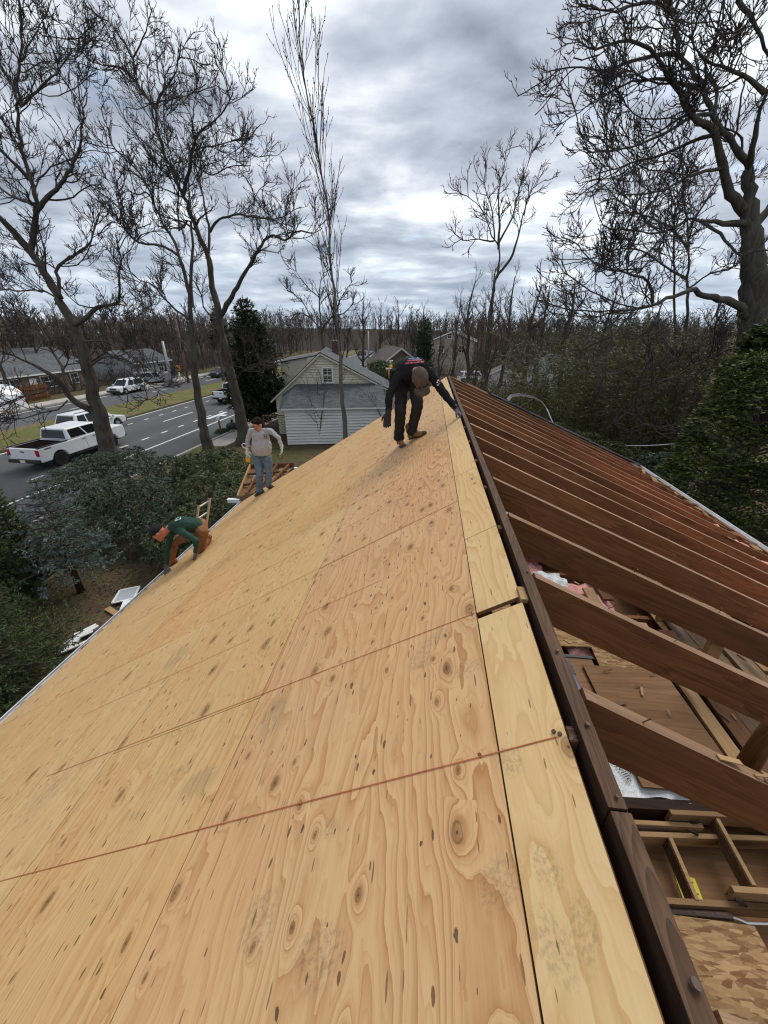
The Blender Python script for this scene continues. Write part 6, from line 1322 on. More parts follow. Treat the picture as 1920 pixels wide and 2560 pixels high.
b = pg(582, 1075); e = empty('rubbish_bag', (b[0], b[1], 0)); tag(e, 'black bin bag lying by the pavement near the mailbox', 'bag'); mb = MB(); mb.ball((0, 0, 0.3), (0.5, 0.4, 0.36), nu=14, nv=9); mb.ball((0.3, 0, 0.3), (0.35, 0.3, 0.28)); o = mb.build('bag', 'black_plastic', e, smooth=True); mb = MB(); mb.cap((0, 0, 0.6), 0.06, (0.05, 0, 0.78), 0.1); mb.build('knot', 'black_plastic', e)

# ---------------------------------------------------------------- buildings
def window(parent, c, w, h, nrm, frame='trim_white', t=0.05, bars=True, glass='window_glass'):
    """c centre on the wall face; nrm outward (unit xy) in the parent's space"""
    n = np.array([nrm[0], nrm[1], 0.0]); s = np.array([-nrm[1], nrm[0], 0.0]); c = np.array(c, float); up = np.array([0, 0, 1.0]); M3 = Matrix((Vector(s), Vector(n), Vector(up))).transposed()
    mb = MB()
    for sx in (-1, 1): mb.box(c + s * sx * (w / 2) + n * 0.03, (0.1, 0.09, h + 0.1), M3)
    mb.box(c + up * (h / 2) + n * 0.03, (w - 0.1, 0.085, 0.1), M3); mb.box(c - up * (h / 2) + n * 0.04, (w + 0.16, 0.12, 0.07), M3)
    f = mb.build('window', frame, parent)
    m2 = MB(); m2.box(c + n * 0.015, (w - 0.09, 0.012, h - 0.06), M3); m2.build('pane', glass, f)
    if bars:
        m2 = MB(); m2.box(c + n * 0.03, (w - 0.1, 0.03, 0.05), M3); m2.box(c + n * 0.029, (0.03, 0.03, h - 0.09), M3); m2.build('glazing_bar', frame, f)
    return f
def roof_plane(parent, q, mat, th=0.08, name='roof'):
    q = [np.array(p, float) for p in q]; nr = np.cross(q[1] - q[0], q[3] - q[0]); nr /= np.linalg.norm(nr); nr = nr if nr[2] > 0 else -nr
    ux = (q[1] - q[0]); L = np.linalg.norm(ux); ux /= L; uy = np.cross(nr, ux); o = q[0]
    loc = [np.array([(p - o) @ ux, (p - o) @ uy, 0]) for p in q]; mb = MB(); mb.add([tuple(p) for p in loc] + [tuple(p - np.array([0, 0, th])) for p in loc], [(0, 1, 2, 3), (7, 6, 5, 4), (0, 1, 5, 4), (1, 2, 6, 5), (2, 3, 7, 6), (3, 0, 4, 7)])
    ob = mb.build(name, mat, parent); mw = Matrix((Vector(ux), Vector(uy), Vector(nr))).transposed().to_4x4(); mw.translation = Vector(o); ob.matrix_local = mw; return ob
# yellow house with the white garage
nh = empty('house', (-9.6, 25.6, 0), R_(11)); tag(nh, 'pale yellow gabled house with grey shingles and a white sided garage', 'house')
lap('garage_wall', (0, 0), (6.9, 0), 0.05, lambda s: 2.58, 'siding_white', nh, 0.2, proud=0.06); lap('garage_wall', (0, 3.1), (0, 0), 0.05, lambda s: 2.58 + 0.0 * s, 'siding_yellow', nh, 0.15); lap('garage_wall', (6.9, 0), (6.9, 3.1), 0.05, lambda s: 2.58, 'siding_white', nh, 0.2, proud=0.06)
roof_plane(nh, [(-0.15, -0.25, 2.55), (7.05, -0.25, 2.55), (6.9, 3.12, 3.72), (0.55, 3.12, 3.72)], 'shingle'); mb = MB(); mb.box((3.45, -0.24, 2.50), (7.25, 0.05, 0.09)); mb.build('fascia', 'trim_white', nh)
roof_plane(nh, [(-0.15, -0.25, 2.55), (0.55, 3.12, 3.72), (-0.45, 3.12, 2.9), (-0.35, 0.2, 2.5)], 'shingle')
PK, GX0, GX1, GY = 2.45, -1.05, 7.9, 3.15
def gz(s):
    x = GX0 + (GX1 - GX0) * s
    return 5.85 - (PK - x) * 0.86 if x < PK else 5.85 - (x - PK) * 0.52
lap('gable_wall', (GX0, GY), (GX1, GY), 0.05, gz, 'siding_yellow', nh, 0.18, gable=1, proud=0.05)
lap('side_wall', (GX0, 11.3), (GX0, GY), 0.05, lambda s: 2.8, 'siding_yellow', nh, 0.15); lap('side_wall', (GX1, GY), (GX1, 11.3), 0.05, lambda s: 3.0, 'siding_yellow', nh, 0.15); lap('gable_wall', (GX1, 11.3), (GX0, 11.3), 0.05, lambda s: gz(1 - s), 'siding_yellow', nh, 0.15, gable=1)
roof_plane(nh, [(PK, GY - 0.25, 5.92), (PK, 11.6, 5.92), (GX1 + 0.4, 11.6, 5.92 - (GX1 + 0.4 - PK) * 0.52), (GX1 + 0.4, GY - 0.25, 5.92 - (GX1 + 0.4 - PK) * 0.52)], 'shingle')
roof_plane(nh, [(PK, GY - 0.25, 5.92), (GX0 - 0.35, GY - 0.25, 5.92 - (PK - GX0 + 0.35) * 0.86), (GX0 - 0.35, 11.6, 5.92 - (PK - GX0 + 0.35) * 0.86), (PK, 11.6, 5.92)], 'shingle')
for a, b_ in (((PK, 5.84), (GX1 + 0.4, 5.84 - (GX1 + 0.4 - PK) * 0.52)), ((PK, 5.84), (GX0 - 0.35, 5.84 - (PK - GX0 + 0.35) * 0.86))):
    mb = MB(); mb.bar((a[0], GY - 0.24, a[1] - 0.06), (b_[0], GY - 0.24, b_[1] - 0.06), 0.03, 0.10); mb.build('rake_trim', 'siding_yellow', nh)
window(nh, (PK + 0.45, GY - 0.02, 4.32), 0.72, 1.05, (0, -1))
lap('dormer_wall', (-0.9, 6.2), (1.2, 6.2), 3.0, lambda s: 5.05 + 0.25 * s, 'siding_yellow', nh, 0.15); roof_plane(nh, [(-1.2, 6.0, 5.02), (2.3, 6.0, 5.6), (2.3, 10.4, 5.6), (-1.2, 10.4, 5.02)], 'shingle'); lap('dormer_wall', (-0.9, 10.2), (-0.9, 6.2), 2.9, lambda s: 5.0, 'siding_yellow', nh, 0.15)
mb = MB(); mb.box((PK + 0.9, 9.6, 5.8), (0.6, 0.5, 1.3)); ch_ = mb.build('chimney', 'brick', nh, bevel=0.01); mb = MB(); mb.box((PK + 0.9, 9.6, 6.48), (0.7, 0.6, 0.08)); mb.build('chimney_cap', 'concrete', ch_)
# lattice screen by the garage
lf = empty('lattice_fence', (-11.5, 26.4, 0), R_(8)); tag(lf, 'weathered wooden lattice screen left of the white garage', 'fence')
for x in (0, 1.7):
    mb = MB(); mb.box((x, 0, 0.95), (0.09, 0.09, 1.9)); mb.build('post', 'grey_board', lf)
mb = MB(); mb.box((0.85, 0, 1.85), (1.61, 0.06, 0.07)); mb.build('rail', 'grey_board', lf); mb = MB(); mb.box((0.85, 0, 0.12), (1.61, 0.06, 0.07)); mb.build('rail', 'grey_board', lf)
for sgn in (1, -1):
    for k in range(12):
        x0 = -1.2 + k * 0.28; a = np.array([x0, 0.012 * sgn, 0.16]); b_ = a + np.array([1.6 * 1, 0, 1.65])
        if sgn < 0: a[0], b_[0] = 1.7 - a[0], 1.7 - b_[0]
        def cl(p, q):
            d = q - p; t0, t1 = 0.0, 1.0
            for lo_, hi_ in ((0.05, 1.65),):
                if d[0] > 0: t0, t1 = max(t0, (lo_ - p[0]) / d[0]), min(t1, (hi_ - p[0]) / d[0])
                else: t0, t1 = max(t0, (hi_ - p[0]) / d[0]), min(t1, (lo_ - p[0]) / d[0])
            return (p + d * t0, p + d * t1) if t1 - t0 > 0.05 else None
        c_ = cl(a, b_)
        if c_: mb = MB(); mb.bar(c_[0], c_[1], 0.011, 0.035, (0, 1, 0)); mb.build('slat', 'grey_board', lf)
def simple_house(name, loc, rz, w, d, h, rise, wall, roof, label, wins=(), ridge='y', over=0.35, door=None):
    e = empty(name, loc, rz); tag(e, label, 'house'); hw = w / 2
    if ridge == 'y':
        g_ = lambda s: h + rise * (1 - abs(2 * s - 1)); flat = lambda s: h
        lap('wall', (-hw, 0), (hw, 0), 0, g_, wall, e, 0.3, 1); lap('wall', (hw, d), (-hw, d), 0, g_, wall, e, 0.3, 1); lap('wall', (hw, 0), (hw, d), 0, flat, wall, e, 0.3); lap('wall', (-hw, d), (-hw, 0), 0, flat, wall, e, 0.3)
        k = rise / hw; z0 = h - k * over
        for s in (-1, 1): roof_plane(e, [(0, -over, h + rise + 0.08), (0, d + over, h + rise + 0.08), (s * (hw + over), d + over, z0 + 0.08), (s * (hw + over), -over, z0 + 0.08)], roof)
        for s in (-1, 1): mb = MB(); mb.bar((0, -over - 0.01, h + rise - 0.06), (s * (hw + over), -over - 0.01, z0 - 0.06), 0.05, 0.18); mb.build('rake_trim', 'trim_white', e)
    else:
        g_ = lambda s: h + rise * (1 - abs(2 * s - 1)); flat = lambda s: h
        lap('wall', (-hw, 0), (hw, 0), 0, flat, wall, e, 0.3); lap('wall', (hw, d), (-hw, d), 0, flat, wall, e, 0.3); lap('wall', (hw, 0), (hw, d), 0, g_, wall, e, 0.3, 1); lap('wall', (-hw, d), (-hw, 0), 0, g_, wall, e, 0.3, 1)
        k = rise / (d / 2); z0 = h - k * over
        for y, yy in ((-over, d / 2), (d + over, d / 2)): roof_plane(e, [(-hw - over, yy, h + rise + 0.08), (hw + over, yy, h + rise + 0.08), (hw + over, y, z0 + 0.08), (-hw - over, y, z0 + 0.08)], roof)
        mb = MB(); mb.box((0, -over - 0.01, z0 - 0.03), (w + 2 * over, 0.05, 0.16)); mb.build('fascia', 'trim_white', e)
    for (x, z, ww, hh_) in wins: window(e, (x, -0.01, z), ww, hh_, (0, -1))
    if door: mb = MB(); mb.box((door, -0.02, 1.02), (0.95, 0.06, 2.05)); dd = mb.build('door', 'trim_white', e); mb = MB(); mb.ball((door + 0.36, -0.07, 1.0), 0.04, nu=8, nv=6); mb.build('handle', 'steel', dd)
    return e
simple_house('house', (4.0, 74, 0), R_(-6), 7.6, 10, 5.6, 1.5, 'siding_beige', 'shingle_brown', 'beige two storey gabled house in the centre distance', [(-0.6, 6.3, 0.7, 0.9), (-2, 4.2, 1.0, 1.2), (1.6, 4.2, 1.0, 1.2)])
simple_house('house', (-3.6, 53, 0), R_(20), 5.6, 8, 3.2, 2.0, 'siding_brown', 'shingle_brown', 'small brown gabled house behind the bent worker', [(1.2, 3.6, 0.9, 1.1)])
simple_house('house', (-47, 44, 0), UP + R_(2) + math.pi * 0 + R_(0), 15, 8.5, 2.6, 1.7, 'siding_brown', 'shingle', 'low brown ranch house across the road behind the kerb oak', [(-4.6, 1.5, 1.1, 1.3), (-2.8, 1.5, 1.1, 1.3), (1.5, 1.5, 2.2, 1.3), (5.2, 1.5, 1.2, 1.2)], 'x', door=-0.6)
simple_house('house', (-46, 64, 0), UP, 9, 7, 2.6, 1.6, 'siding_grey', 'shingle', 'grey house half hidden behind the silver wagon', [(-2, 1.5, 1.2, 1.2), (2, 1.5, 1.2, 1.2)], 'x')
simple_house('shed', (px(1425, 900, 48)[0], 48, 0), R_(10), 5, 5, 3.0, 1.6, 'siding_white', 'shingle', 'white gabled building glimpsed through the bamboo', [(0, 2.2, 0.9, 1.0)])
simple_house('shed', (px(1255, 915, 50)[0], 50, 0), R_(-10), 3.6, 4, 2.3, 0.9, 'siding_white', 'shingle_brown', 'small white shed behind the thin thicket trees', [(0.4, 1.4, 0.7, 0.7)])
simple_house('house', (-62, 60, 0), UP, 12, 8, 2.7, 1.8, 'siding_white', 'shingle', 'pale house deep in the bare woods across the road', [(-3, 1.5, 1.2, 1.2), (3, 1.5, 1.2, 1.2)], 'x')
# white canopy tent and low board fence across the road
e = empty('canopy_tent', (-43.6, 34.4, 0), UP); tag(e, 'white canopy cover at the far left across the road', 'canopy')
mb = MB(); n = 10; ar = [(2.2 * math.cos(a), 1.0 + 1.3 * math.sin(a)) for a in np.linspace(0, math.pi, n)]; mb.prism([(2.2, 0.0)] + ar + [(-2.2, 0.0)], lambda a, b: (-2.4, a, b), lambda a, b: (2.4, a, b)); mb.build('cover', 'paint_white', e)
mb = MB(); mb.box((-2.42, 0, 0.9), (0.04, 1.4, 1.8)); mb.build('door_flap', 'trim_white', e)
e = empty('board_fence', (-44.4, 38, 0), UP); tag(e, 'dark brown board fence in front of the low ranch house', 'fence')
for k in range(30):
    mb = MB(); mb.box((-1.6 + k * 0.2, 0.03 * (k % 2), 0.85), (0.17, 0.025, 1.7)); mb.build('board', 'brown_board', e)
for z in (0.4, 1.3):
    mb = MB(); mb.box((1.3, -0.06, z), (6.0, 0.06, 0.09)); mb.build('rail', 'brown_board', e)
# picket fence behind the far eave
pf = px(1605, 1160, 13.2); e = empty('picket_fence', (pf[0], 13.2, 0)); tag(e, 'brown wooden picket fence below the bamboo behind the far eave', 'fence')
hp = pf[2] + 0.05
for k in range(22):
    x = -1.3 + k * 0.135; mb = MB(); h_ = hp + random.uniform(-0.02, 0.02); mb.prism([(-0.05, 0), (0.05, 0), (0.05, h_ - 0.09), (0.0, h_), (-0.05, h_ - 0.09)], lambda a, b: (x + a, 0, b), lambda a, b: (x + a, 0.02, b)); mb.build('picket', 'grey_board', e)
for z in (0.4, hp - 0.45):
    mb = MB(); mb.box((0.15, 0.045, z), (3.1, 0.04, 0.09)); mb.build('rail', 'grey_board', e)
a = px(1470, 1103, 15); c = px(1700, 1108, 12)
mb = MB(); mb.tube([a + (c - a) * s - np.array([0, 0, 0.12 * 4 * s * (1 - s)]) for s in np.linspace(0, 1, 12)], 0.012, 5); tag(mb.build('service_wire', 'cord_white'), 'pale service wire slung through the dark yard behind the eave', 'wire')
# small flag by the far road
p = px(958, 895, 70); e = empty('flag', (p[0], 70, 0)); tag(e, 'small red and white flag by the road behind the bent worker', 'flag'); mb = MB(); mb.tube([(0, 0, 0), (0, 0, p[2] + 1.2)], 0.04, 6); mb.build('pole', 'trim_white', e)
for k in range(6): mb = MB(); mb.box((0.6, 0, p[2] + 0.4 + k * 0.13), (1.2, 0.03, 0.128)); mb.build('stripe', 'flag_red' if k % 2 else 'trim_white', e)

# ---------------------------------------------------------------- on the lawn below the gutter
c0, c1_, c2_, c3_ = [pg(u, v, 0.12) for u, v in ((280, 1508), (300, 1476), (349, 1466), (335, 1496))]
e = wthing('window_screen', pg(315, 1487), 'white framed window screen lying on the lawn below the gutter', 'window screen')
mb = MB()
for a, b_ in ((c0, c1_), (c1_, c2_), (c2_, c3_), (c3_, c0)): mb.bar(a, b_, 0.05, 0.03)
mb.build('frame', 'trim_white', e); mb = MB(); mb.add([c0, c1_, c2_, c3_], [(0, 1, 2, 3)]); mb.build('mesh', 'screen_mesh', e)
a, b_ = pg(268, 1520, 0.06), pg(300, 1540, 0.06); mb = MB(); mb.bar(a, b_, 0.16, 0.03); tag(mb.build('plank', 'new_board'), 'short brown plank on the lawn beside the window screen', 'plank')
a = pg(318, 1515, 0.08); mb = MB(); mb.box(a, (0.28, 0.4, 0.12), (0.1, 0.05, 0.4)); tag(mb.build('foam_block', 'trim_white', bevel=0.01), 'white foam block tucked between the window screen and gutter', 'block')
r = random.Random(4)
for k in range(9):
    p = pg(172 + k * 6.0 + r.uniform(-4, 4), 1622 - k * 5.5 + r.uniform(-5, 5), 0.1); mb = MB(); mb.box(p + np.array([0, 0, 0.03 * k * 0.3]), (0.08, r.uniform(0.4, 0.75), 0.03), (r.uniform(-0.1, 0.1), r.uniform(-0.15, 0.15), r.uniform(-0.9, 0.2)))
    o = mb.build('trim_piece', 'trim_white'); tag(o, 'white strip of trim in the scrap pile under the gutter', 'trim strip', 'white trim scraps under the gutter')
# ladder at the eave
lt_ = [px(498, 1251, 7.05), px(526.5, 1234, 7.45)]
ft = []
for p in lt_: ft.append(np.array([p[0] - 1.35, p[1], 0.05]))
e = wthing('ladder', ((ft[0] + ft[1]) / 2 * np.array([1, 1, 0])), 'aluminium extension ladder with black end caps leaning on the gutter', 'ladder')
for a, b_ in zip(ft, lt_):
    mb = MB(); mb.bar(a, b_, 0.03, 0.075, (0, 1, 0)); mb.build('rail', 'aluminium', e, bevel=0.004)
    d = unit(b_ - a); mb = MB(); mb.bar(b_ - d * 0.10, b_ + d * 0.07, 0.07, 0.105, (0, 1, 0)); mb.build('end_cap', 'rubber', e, bevel=0.025)
    mb = MB(); mb.box(a, (0.14, 0.07, 0.05)); mb.build('foot', 'rubber', e, bevel=0.01)
Ltot = np.linalg.norm(lt_[0] - ft[0]); n = int(Ltot / 0.305)
for k in range(n):
    s = 1 - (0.18 + 0.305 * k) / Ltot; a = ft[0] + (lt_[0] - ft[0]) * s; b_ = ft[1] + (lt_[1] - ft[1]) * s; mb = MB(); mb.tube([a, b_], 0.019, 8); mb.build('rung', 'aluminium', e)
# ---------------------------------------------------------------- people
_bake = []
def organic(name, mb, mat, parent, voxel=0.012, it=5, disp=0.0):
    me = mb.data(name); fix(me); me.materials.append(M[mat]); ob = link(name, me, parent)
    m = ob.modifiers.new('r', 'REMESH'); m.mode = 'VOXEL'; m.voxel_size = voxel; m.use_smooth_shade = True
    s = ob.modifiers.new('s', 'SMOOTH'); s.factor = 0.5; s.iterations = it
    _bake.append((ob, disp)); return ob
def bake_all():
    bpy.context.view_layer.update(); dg = bpy.context.evaluated_depsgraph_get(); out = []
    for ob, d in _bake: out.append(bpy.data.meshes.new_from_object(ob.evaluated_get(dg)))
    for (ob, d), me in zip(_bake, out):
        mats = list(ob.data.materials); ob.modifiers.clear(); ob.data = me; me.materials.clear()
        for m in mats: me.materials.append(m)
        if d:                                                # cloth folds
            n = len(me.vertices); co = np.empty(n * 3, np.float32); no = np.empty(n * 3, np.float32); me.vertices.foreach_get('co', co); me.vertices.foreach_get('normal', no); co = co.reshape(-1, 3); no = no.reshape(-1, 3)
            w = np.sin(co[:, 2] * 58 + 5 * np.sin(co[:, 0] * 17 + co[:, 1] * 13)) * 0.6 + np.sin(co[:, 0] * 47 - co[:, 2] * 31 + 4 * np.sin(co[:, 1] * 21)) * 0.5
            co += no * (w * d)[:, None]; me.vertices.foreach_set('co', co.ravel()); me.update()
        me.shade_smooth()
def V3(p): return np.array(p, float)
def frame(fwd, up):
    f = unit(V3(fwd)); u = V3(up); u = unit(u - f * (u @ f)); r_ = np.cross(f, u); return r_, f, u
class Loc:
    def __init__(s, o, fwd, up, k=1.0): s.k = k; s.o = V3(o); s.r, s.f, s.u = frame(fwd, up); s.M = Matrix((Vector(s.r), Vector(s.f), Vector(s.u))).transposed()
    def __call__(s, x, y, z): return s.o + (s.r * x + s.f * y + s.u * z) * s.k
def head_parts(h, mb0):
    class B:                                                 # radii follow the head's size
        def ball(s, c, r, *a, **k): mb0.ball(c, tuple(x * h.k for x in r) if isinstance(r, tuple) else r * h.k, *a, **k)
        def cap(s, a, r0, b, r1, n): mb0.cap(a, r0 * h.k, b, r1 * h.k, n)
    mb = B()
    mb.ball(h(0, -0.012, 0.03), (0.076, 0.098, 0.098), h.M, 16, 10); mb.ball(h(0, 0.028, -0.055), (0.056, 0.062, 0.062), h.M, 12, 8); mb.ball(h(0, 0.03, -0.01), (0.066, 0.066, 0.07), h.M, 12, 8)
    mb.cap(h(0, 0.094, 0.012), 0.010, h(0, 0.108, -0.022), 0.015, 8); mb.cap(h(-0.022, 0.080, -0.060), 0.009, h(0.022, 0.080, -0.060), 0.009, 8); mb.ball(h(0, 0.07, -0.098), 0.022, nu=8, nv=6)
    mb.cap(h(-0.035, 0.078, 0.026), 0.011, h(0.035, 0.078, 0.026), 0.011, 8)
    for s in (-1, 1): mb.ball(h(0.078 * s, -0.012, -0.008), (0.011, 0.024, 0.036), h.M, 8, 6)
def face_bits(h, parent, glasses=None):
    for s in (-1, 1):
        m = MB(); m.ball(h(0.030 * s, 0.083, 0.008), (0.014, 0.010, 0.009), h.M, 8, 6); e = m.build('eye', 'trim_white', parent, smooth=True)
        m = MB(); m.ball(h(0.030 * s, 0.0905, 0.008), (0.006, 0.004, 0.006), h.M, 8, 6); m.build('iris', 'hair_dark', e)
        m = MB(); m.cap(h(0.016 * s, 0.091, 0.030), 0.005, h(0.046 * s, 0.083, 0.030), 0.004, 6); m.build('eyebrow', 'hair_dark', parent)
    m = MB(); m.cap(h(-0.020, 0.0875, -0.062), 0.0035, h(0.020, 0.0875, -0.062), 0.0035, 6); m.build('mouth', 'leather_dark', parent)
    if glasses:
        m = MB()
        for s in (-1, 1): m.ball(h(0.034 * s, 0.097, 0.006), (0.032, 0.012, 0.020), h.M, 10, 6)
        g_ = m.build('sunglasses', glasses, parent, smooth=True); m = MB()
        for s in (-1, 1): m.tube([h(0.064 * s, 0.09, 0.012), h(0.08 * s, 0.04, 0.012), h(0.08 * s, -0.02, 0.006)], 0.004, 6)
        m.build('temple', 'black_plastic', g_)
def hand(parent, wrist, d, n, mat, thumb=1, curl=0.5, name='glove', k=1.0, cuff=0.04):
    """d finger direction, n palm-side normal, thumb +1/-1 picks the side"""
    d = unit(V3(d)); n = V3(n); n = unit(n - d * (n @ d)); s = np.cross(d, n) * thumb; w = V3(wrist); mb = MB()
    mb.cap(w - d * cuff, 0.036 * k, w + d * 0.01, 0.031 * k, 10)
    for q in (-0.027, -0.009, 0.009, 0.027): mb.cap(w + d * 0.015 + s * q * k * 0.8, 0.017 * k, w + d * 0.085 * k + s * q * k * 1.15, 0.0145 * k, 8)
    for i, q in enumerate((0.033, 0.011, -0.011, -0.033)):
        L = (0.072, 0.080, 0.074, 0.058)[i] * k; c = curl * (1 + 0.15 * i); p = w + d * 0.09 * k + s * q * k; d1 = unit(d + n * c * 0.6 + s * q * 4); d2 = unit(d + n * c * 1.8); d3 = unit(d * 0.6 + n * c * 2.6)
        a = p + d1 * L * 0.5; b = a + d2 * L * 0.32; mb.cap(p, 0.0115 * k, a, 0.0108 * k, 8); mb.cap(a, 0.0108 * k, b, 0.010 * k, 8); mb.cap(b, 0.010 * k, b + d3 * L * 0.24, 0.0085 * k, 8)
    p = w + d * 0.028 * k + s * 0.03 * k; d1 = unit(d * 0.7 + s * 0.75 + n * 0.25); a = p + d1 * 0.045 * k; d2 = unit(d * 0.9 + s * 0.15 + n * 0.4 * (0.5 + curl)); mb.cap(p, 0.0155 * k, a, 0.013 * k, 8); mb.cap(a, 0.0125 * k, a + d2 * 0.034 * k, 0.010 * k, 8)
    return organic(name, mb, mat, parent, 0.0065, 2)
def boot(parent, ankle, toe_dir, sole_n, mat, L=0.27, toe_mat=None):
    a = V3(ankle); l = Loc(a, toe_dir, sole_n); mb = MB()
    mb.cap(l(0, -0.01, 0.06), 0.058, l(0, -0.015, -0.02), 0.052, 12); mb.ball(l(0, -0.04, -0.055), (0.042, 0.05, 0.042), l.M, 10, 8); mb.cap(l(0, -0.01, -0.04), 0.045, l(0.004, 0.10, -0.062), 0.040, 10); mb.ball(l(0.003, 0.135, -0.068), (0.046, 0.062, 0.034), l.M, 12, 8)
    b = organic('boot', mb, mat, parent, 0.009, 3)
    m = MB(); m.ball(l(0, -0.04, -0.094), (0.045, 0.055, 0.016), l.M, 12, 6); m.ball(l(0.003, 0.115, -0.096), (0.050, 0.085, 0.015), l.M, 12, 6); m.cap(l(0, -0.03, -0.095), 0.016, l(0, 0.07, -0.097), 0.016, 8); organic('sole', m, 'sole', b, 0.008, 2)
    m = MB()
    for k in range(4): m.tube([l(-0.03, 0.03 + 0.02 * k, -0.004 - 0.010 * k), l(0, 0.036 + 0.02 * k, 0.008 - 0.011 * k), l(0.03, 0.03 + 0.02 * k, -0.004 - 0.010 * k)], 0.004, 5)
    m.build('lace', 'black_plastic', b)
    if toe_mat: m = MB(); m.ball(l(0.003, 0.158, -0.07), (0.046, 0.043, 0.034), l.M, 12, 8); organic('toe_cap', m, toe_mat, b, 0.008, 1)
    return b
def cap_hat(h, parent, mat, brim_dir=1.0, tilt=0.0):
    K = h.k; mb = MB(); mb.ball(h(0, -0.012, 0.058), (0.088 * K, 0.108 * K, 0.080 * K), h.M, 18, 10); mb.cap(h(0, -0.012, 0.04), 0.085 * K, h(0, -0.012, 0.05), 0.088 * K, 14)
    ob = organic('cap', mb, mat, parent, 0.007, 3)
    m = MB(); V = []; n = 11
    for j in range(4):
        t = j / 3
        for i in range(n):
            a = (i / (n - 1) - 0.5) * 2.3; x = math.sin(a) * (0.083 + 0.004 * t); y = 0.075 + (math.cos(a) - 0.3) * 0.03 + t * 0.085 * math.cos(a * 0.62); V.append(h(x, y, 0.040 - 0.018 * t - 0.022 * (i / (n - 1) - 0.5) ** 2 * 4 + tilt * t))
    m.add(V, [(j * n + i, j * n + i + 1, (j + 1) * n + i + 1, (j + 1) * n + i) for j in range(3) for i in range(n - 1)]); br = m.build('brim', mat, ob, smooth=True); sm = br.modifiers.new('t', 'SOLIDIFY'); sm.thickness = 0.005
    m = MB(); m.ball(h(0, -0.012, 0.137), 0.009, nu=8, nv=5); m.build('button', mat, ob, smooth=True)
    m = MB()
    for k in range(6):
        a = k * math.pi / 3 + 0.5; m.tube([h(0.0885 * math.sin(q) * math.cos(a), -0.012 + 0.1085 * math.sin(q) * math.sin(a), 0.058 + 0.0805 * math.cos(q)) for q in np.linspace(0.08, 1.45, 7)], 0.0022, 4)
    m.build('seam', mat, ob)
    return ob
def person(label, J, head, mats, base, belly=0.0, face=None, loose=1.0, arm=1.0, group='roofers at work'):
    """J: world joints; body is one continuous mesh, clothes are its children"""
    sc = V3
    mb = MB(); head_parts(head, mb); mb.cap(J['neck'], 0.055, head(0, -0.02, -0.06), 0.052, 12)
    mb.cap(J['chest'], 0.10, J['pelvis'], 0.095, 12); mb.cap(J['sl'], 0.05, J['sr'], 0.05); mb.cap(J['neck'], 0.055, J['chest'], 0.08)
    for s in 'lr':
        mb.cap(J['s' + s], 0.045, J['e' + s], 0.036); mb.cap(J['e' + s], 0.036, J['w' + s], 0.026); mb.cap(J['h' + s], 0.075, J['k' + s], 0.05); mb.cap(J['k' + s], 0.05, J['a' + s], 0.036)
        mb.cap(J['pelvis'], 0.08, J['h' + s], 0.075)
    me = mb.data('person'); b = V3(base)
    ob0 = bpy.data.objects.new('person', me); col.objects.link(ob0); ob0.location = b; WORLD[ob0.name] = 1
    co = np.array(mb.v) - b; me.vertices.foreach_set('co', co.ravel()); fix(me); me.materials.append(M[mats['skin']])
    m = ob0.modifiers.new('r', 'REMESH'); m.mode = 'VOXEL'; m.voxel_size = 0.013; m.use_smooth_shade = True; s_ = ob0.modifiers.new('s', 'SMOOTH'); s_.iterations = 1; _bake.append((ob0, 0.0)); tag(ob0, label, 'person', group)
    face_bits(head, ob0, face)
    # shirt
    k = loose; mb = MB(); up = unit(J['neck'] - J['pelvis']); rt = unit(J['sr'] - J['sl']); fr = np.cross(up, rt)
    Mx = Matrix((Vector(rt), Vector(unit(np.cross(up, rt))), Vector(up))).transposed()
    for t in np.linspace(0, 1, 11):
        c = (J['pelvis'] + up * 0.02) * (1 - t) + (J['chest'] + up * 0.03) * t; bl = belly * math.sin(math.pi * min(1, t * 1.25 + 0.12)); wx = (0.168 + 0.014 * t + bl * 0.35) * k; wy = (0.122 + 0.004 * t + bl * 0.5) * k
        mb.ball(c, (wx, wy, 0.11), Mx, 16, 8)
    mb.cap(J['sl'], 0.060 * arm, J['sr'], 0.060 * arm); mb.cap(J['chest'] + up * 0.08, 0.10, J['neck'] - up * 0.015, 0.062)
    for s in 'lr':
        mb.cap(J['s' + s], 0.063 * arm, J['e' + s], 0.051 * arm); mb.cap(J['e' + s], 0.050 * arm, J['w' + s], 0.038 * arm)
    shirt = organic('shirt', mb, mats['shirt'], ob0, 0.013, 5, 0.006)
    mb = MB(); mb.ball(J['pelvis'], (0.172 * k, 0.126 * k + belly * 0.15, 0.115), Mx, 16, 10)
    for s in 'lr':
        d = unit(J['a' + s] - J['k' + s]); mb.cap(J['pelvis'], 0.10, J['h' + s], 0.10 * k); mb.cap(J['h' + s], 0.100 * k, J['k' + s], 0.074 * k); mb.cap(J['k' + s], 0.073 * k, J['a' + s] - d * 0.03, 0.066 * k); mb.cap(J['a' + s] - d * 0.04, 0.070 * k, J['a' + s] + d * 0.0, 0.071 * k)
    organic('trousers', mb, mats['trousers'], ob0, 0.013, 3, 0.006)
    for s in 'lr': boot(ob0, J['a' + s], J['t' + s], J.get('n' + s, (0, 0, 1)), mats['boot'], toe_mat=mats.get('toe'))
    return ob0, shirt
def decal(parent, name, mat, pts, mi=0, th=0.004):
    mb = MB(); n = len(pts); mb.add(pts, [tuple(range(n))]); o = mb.build(name, mat, parent); return o

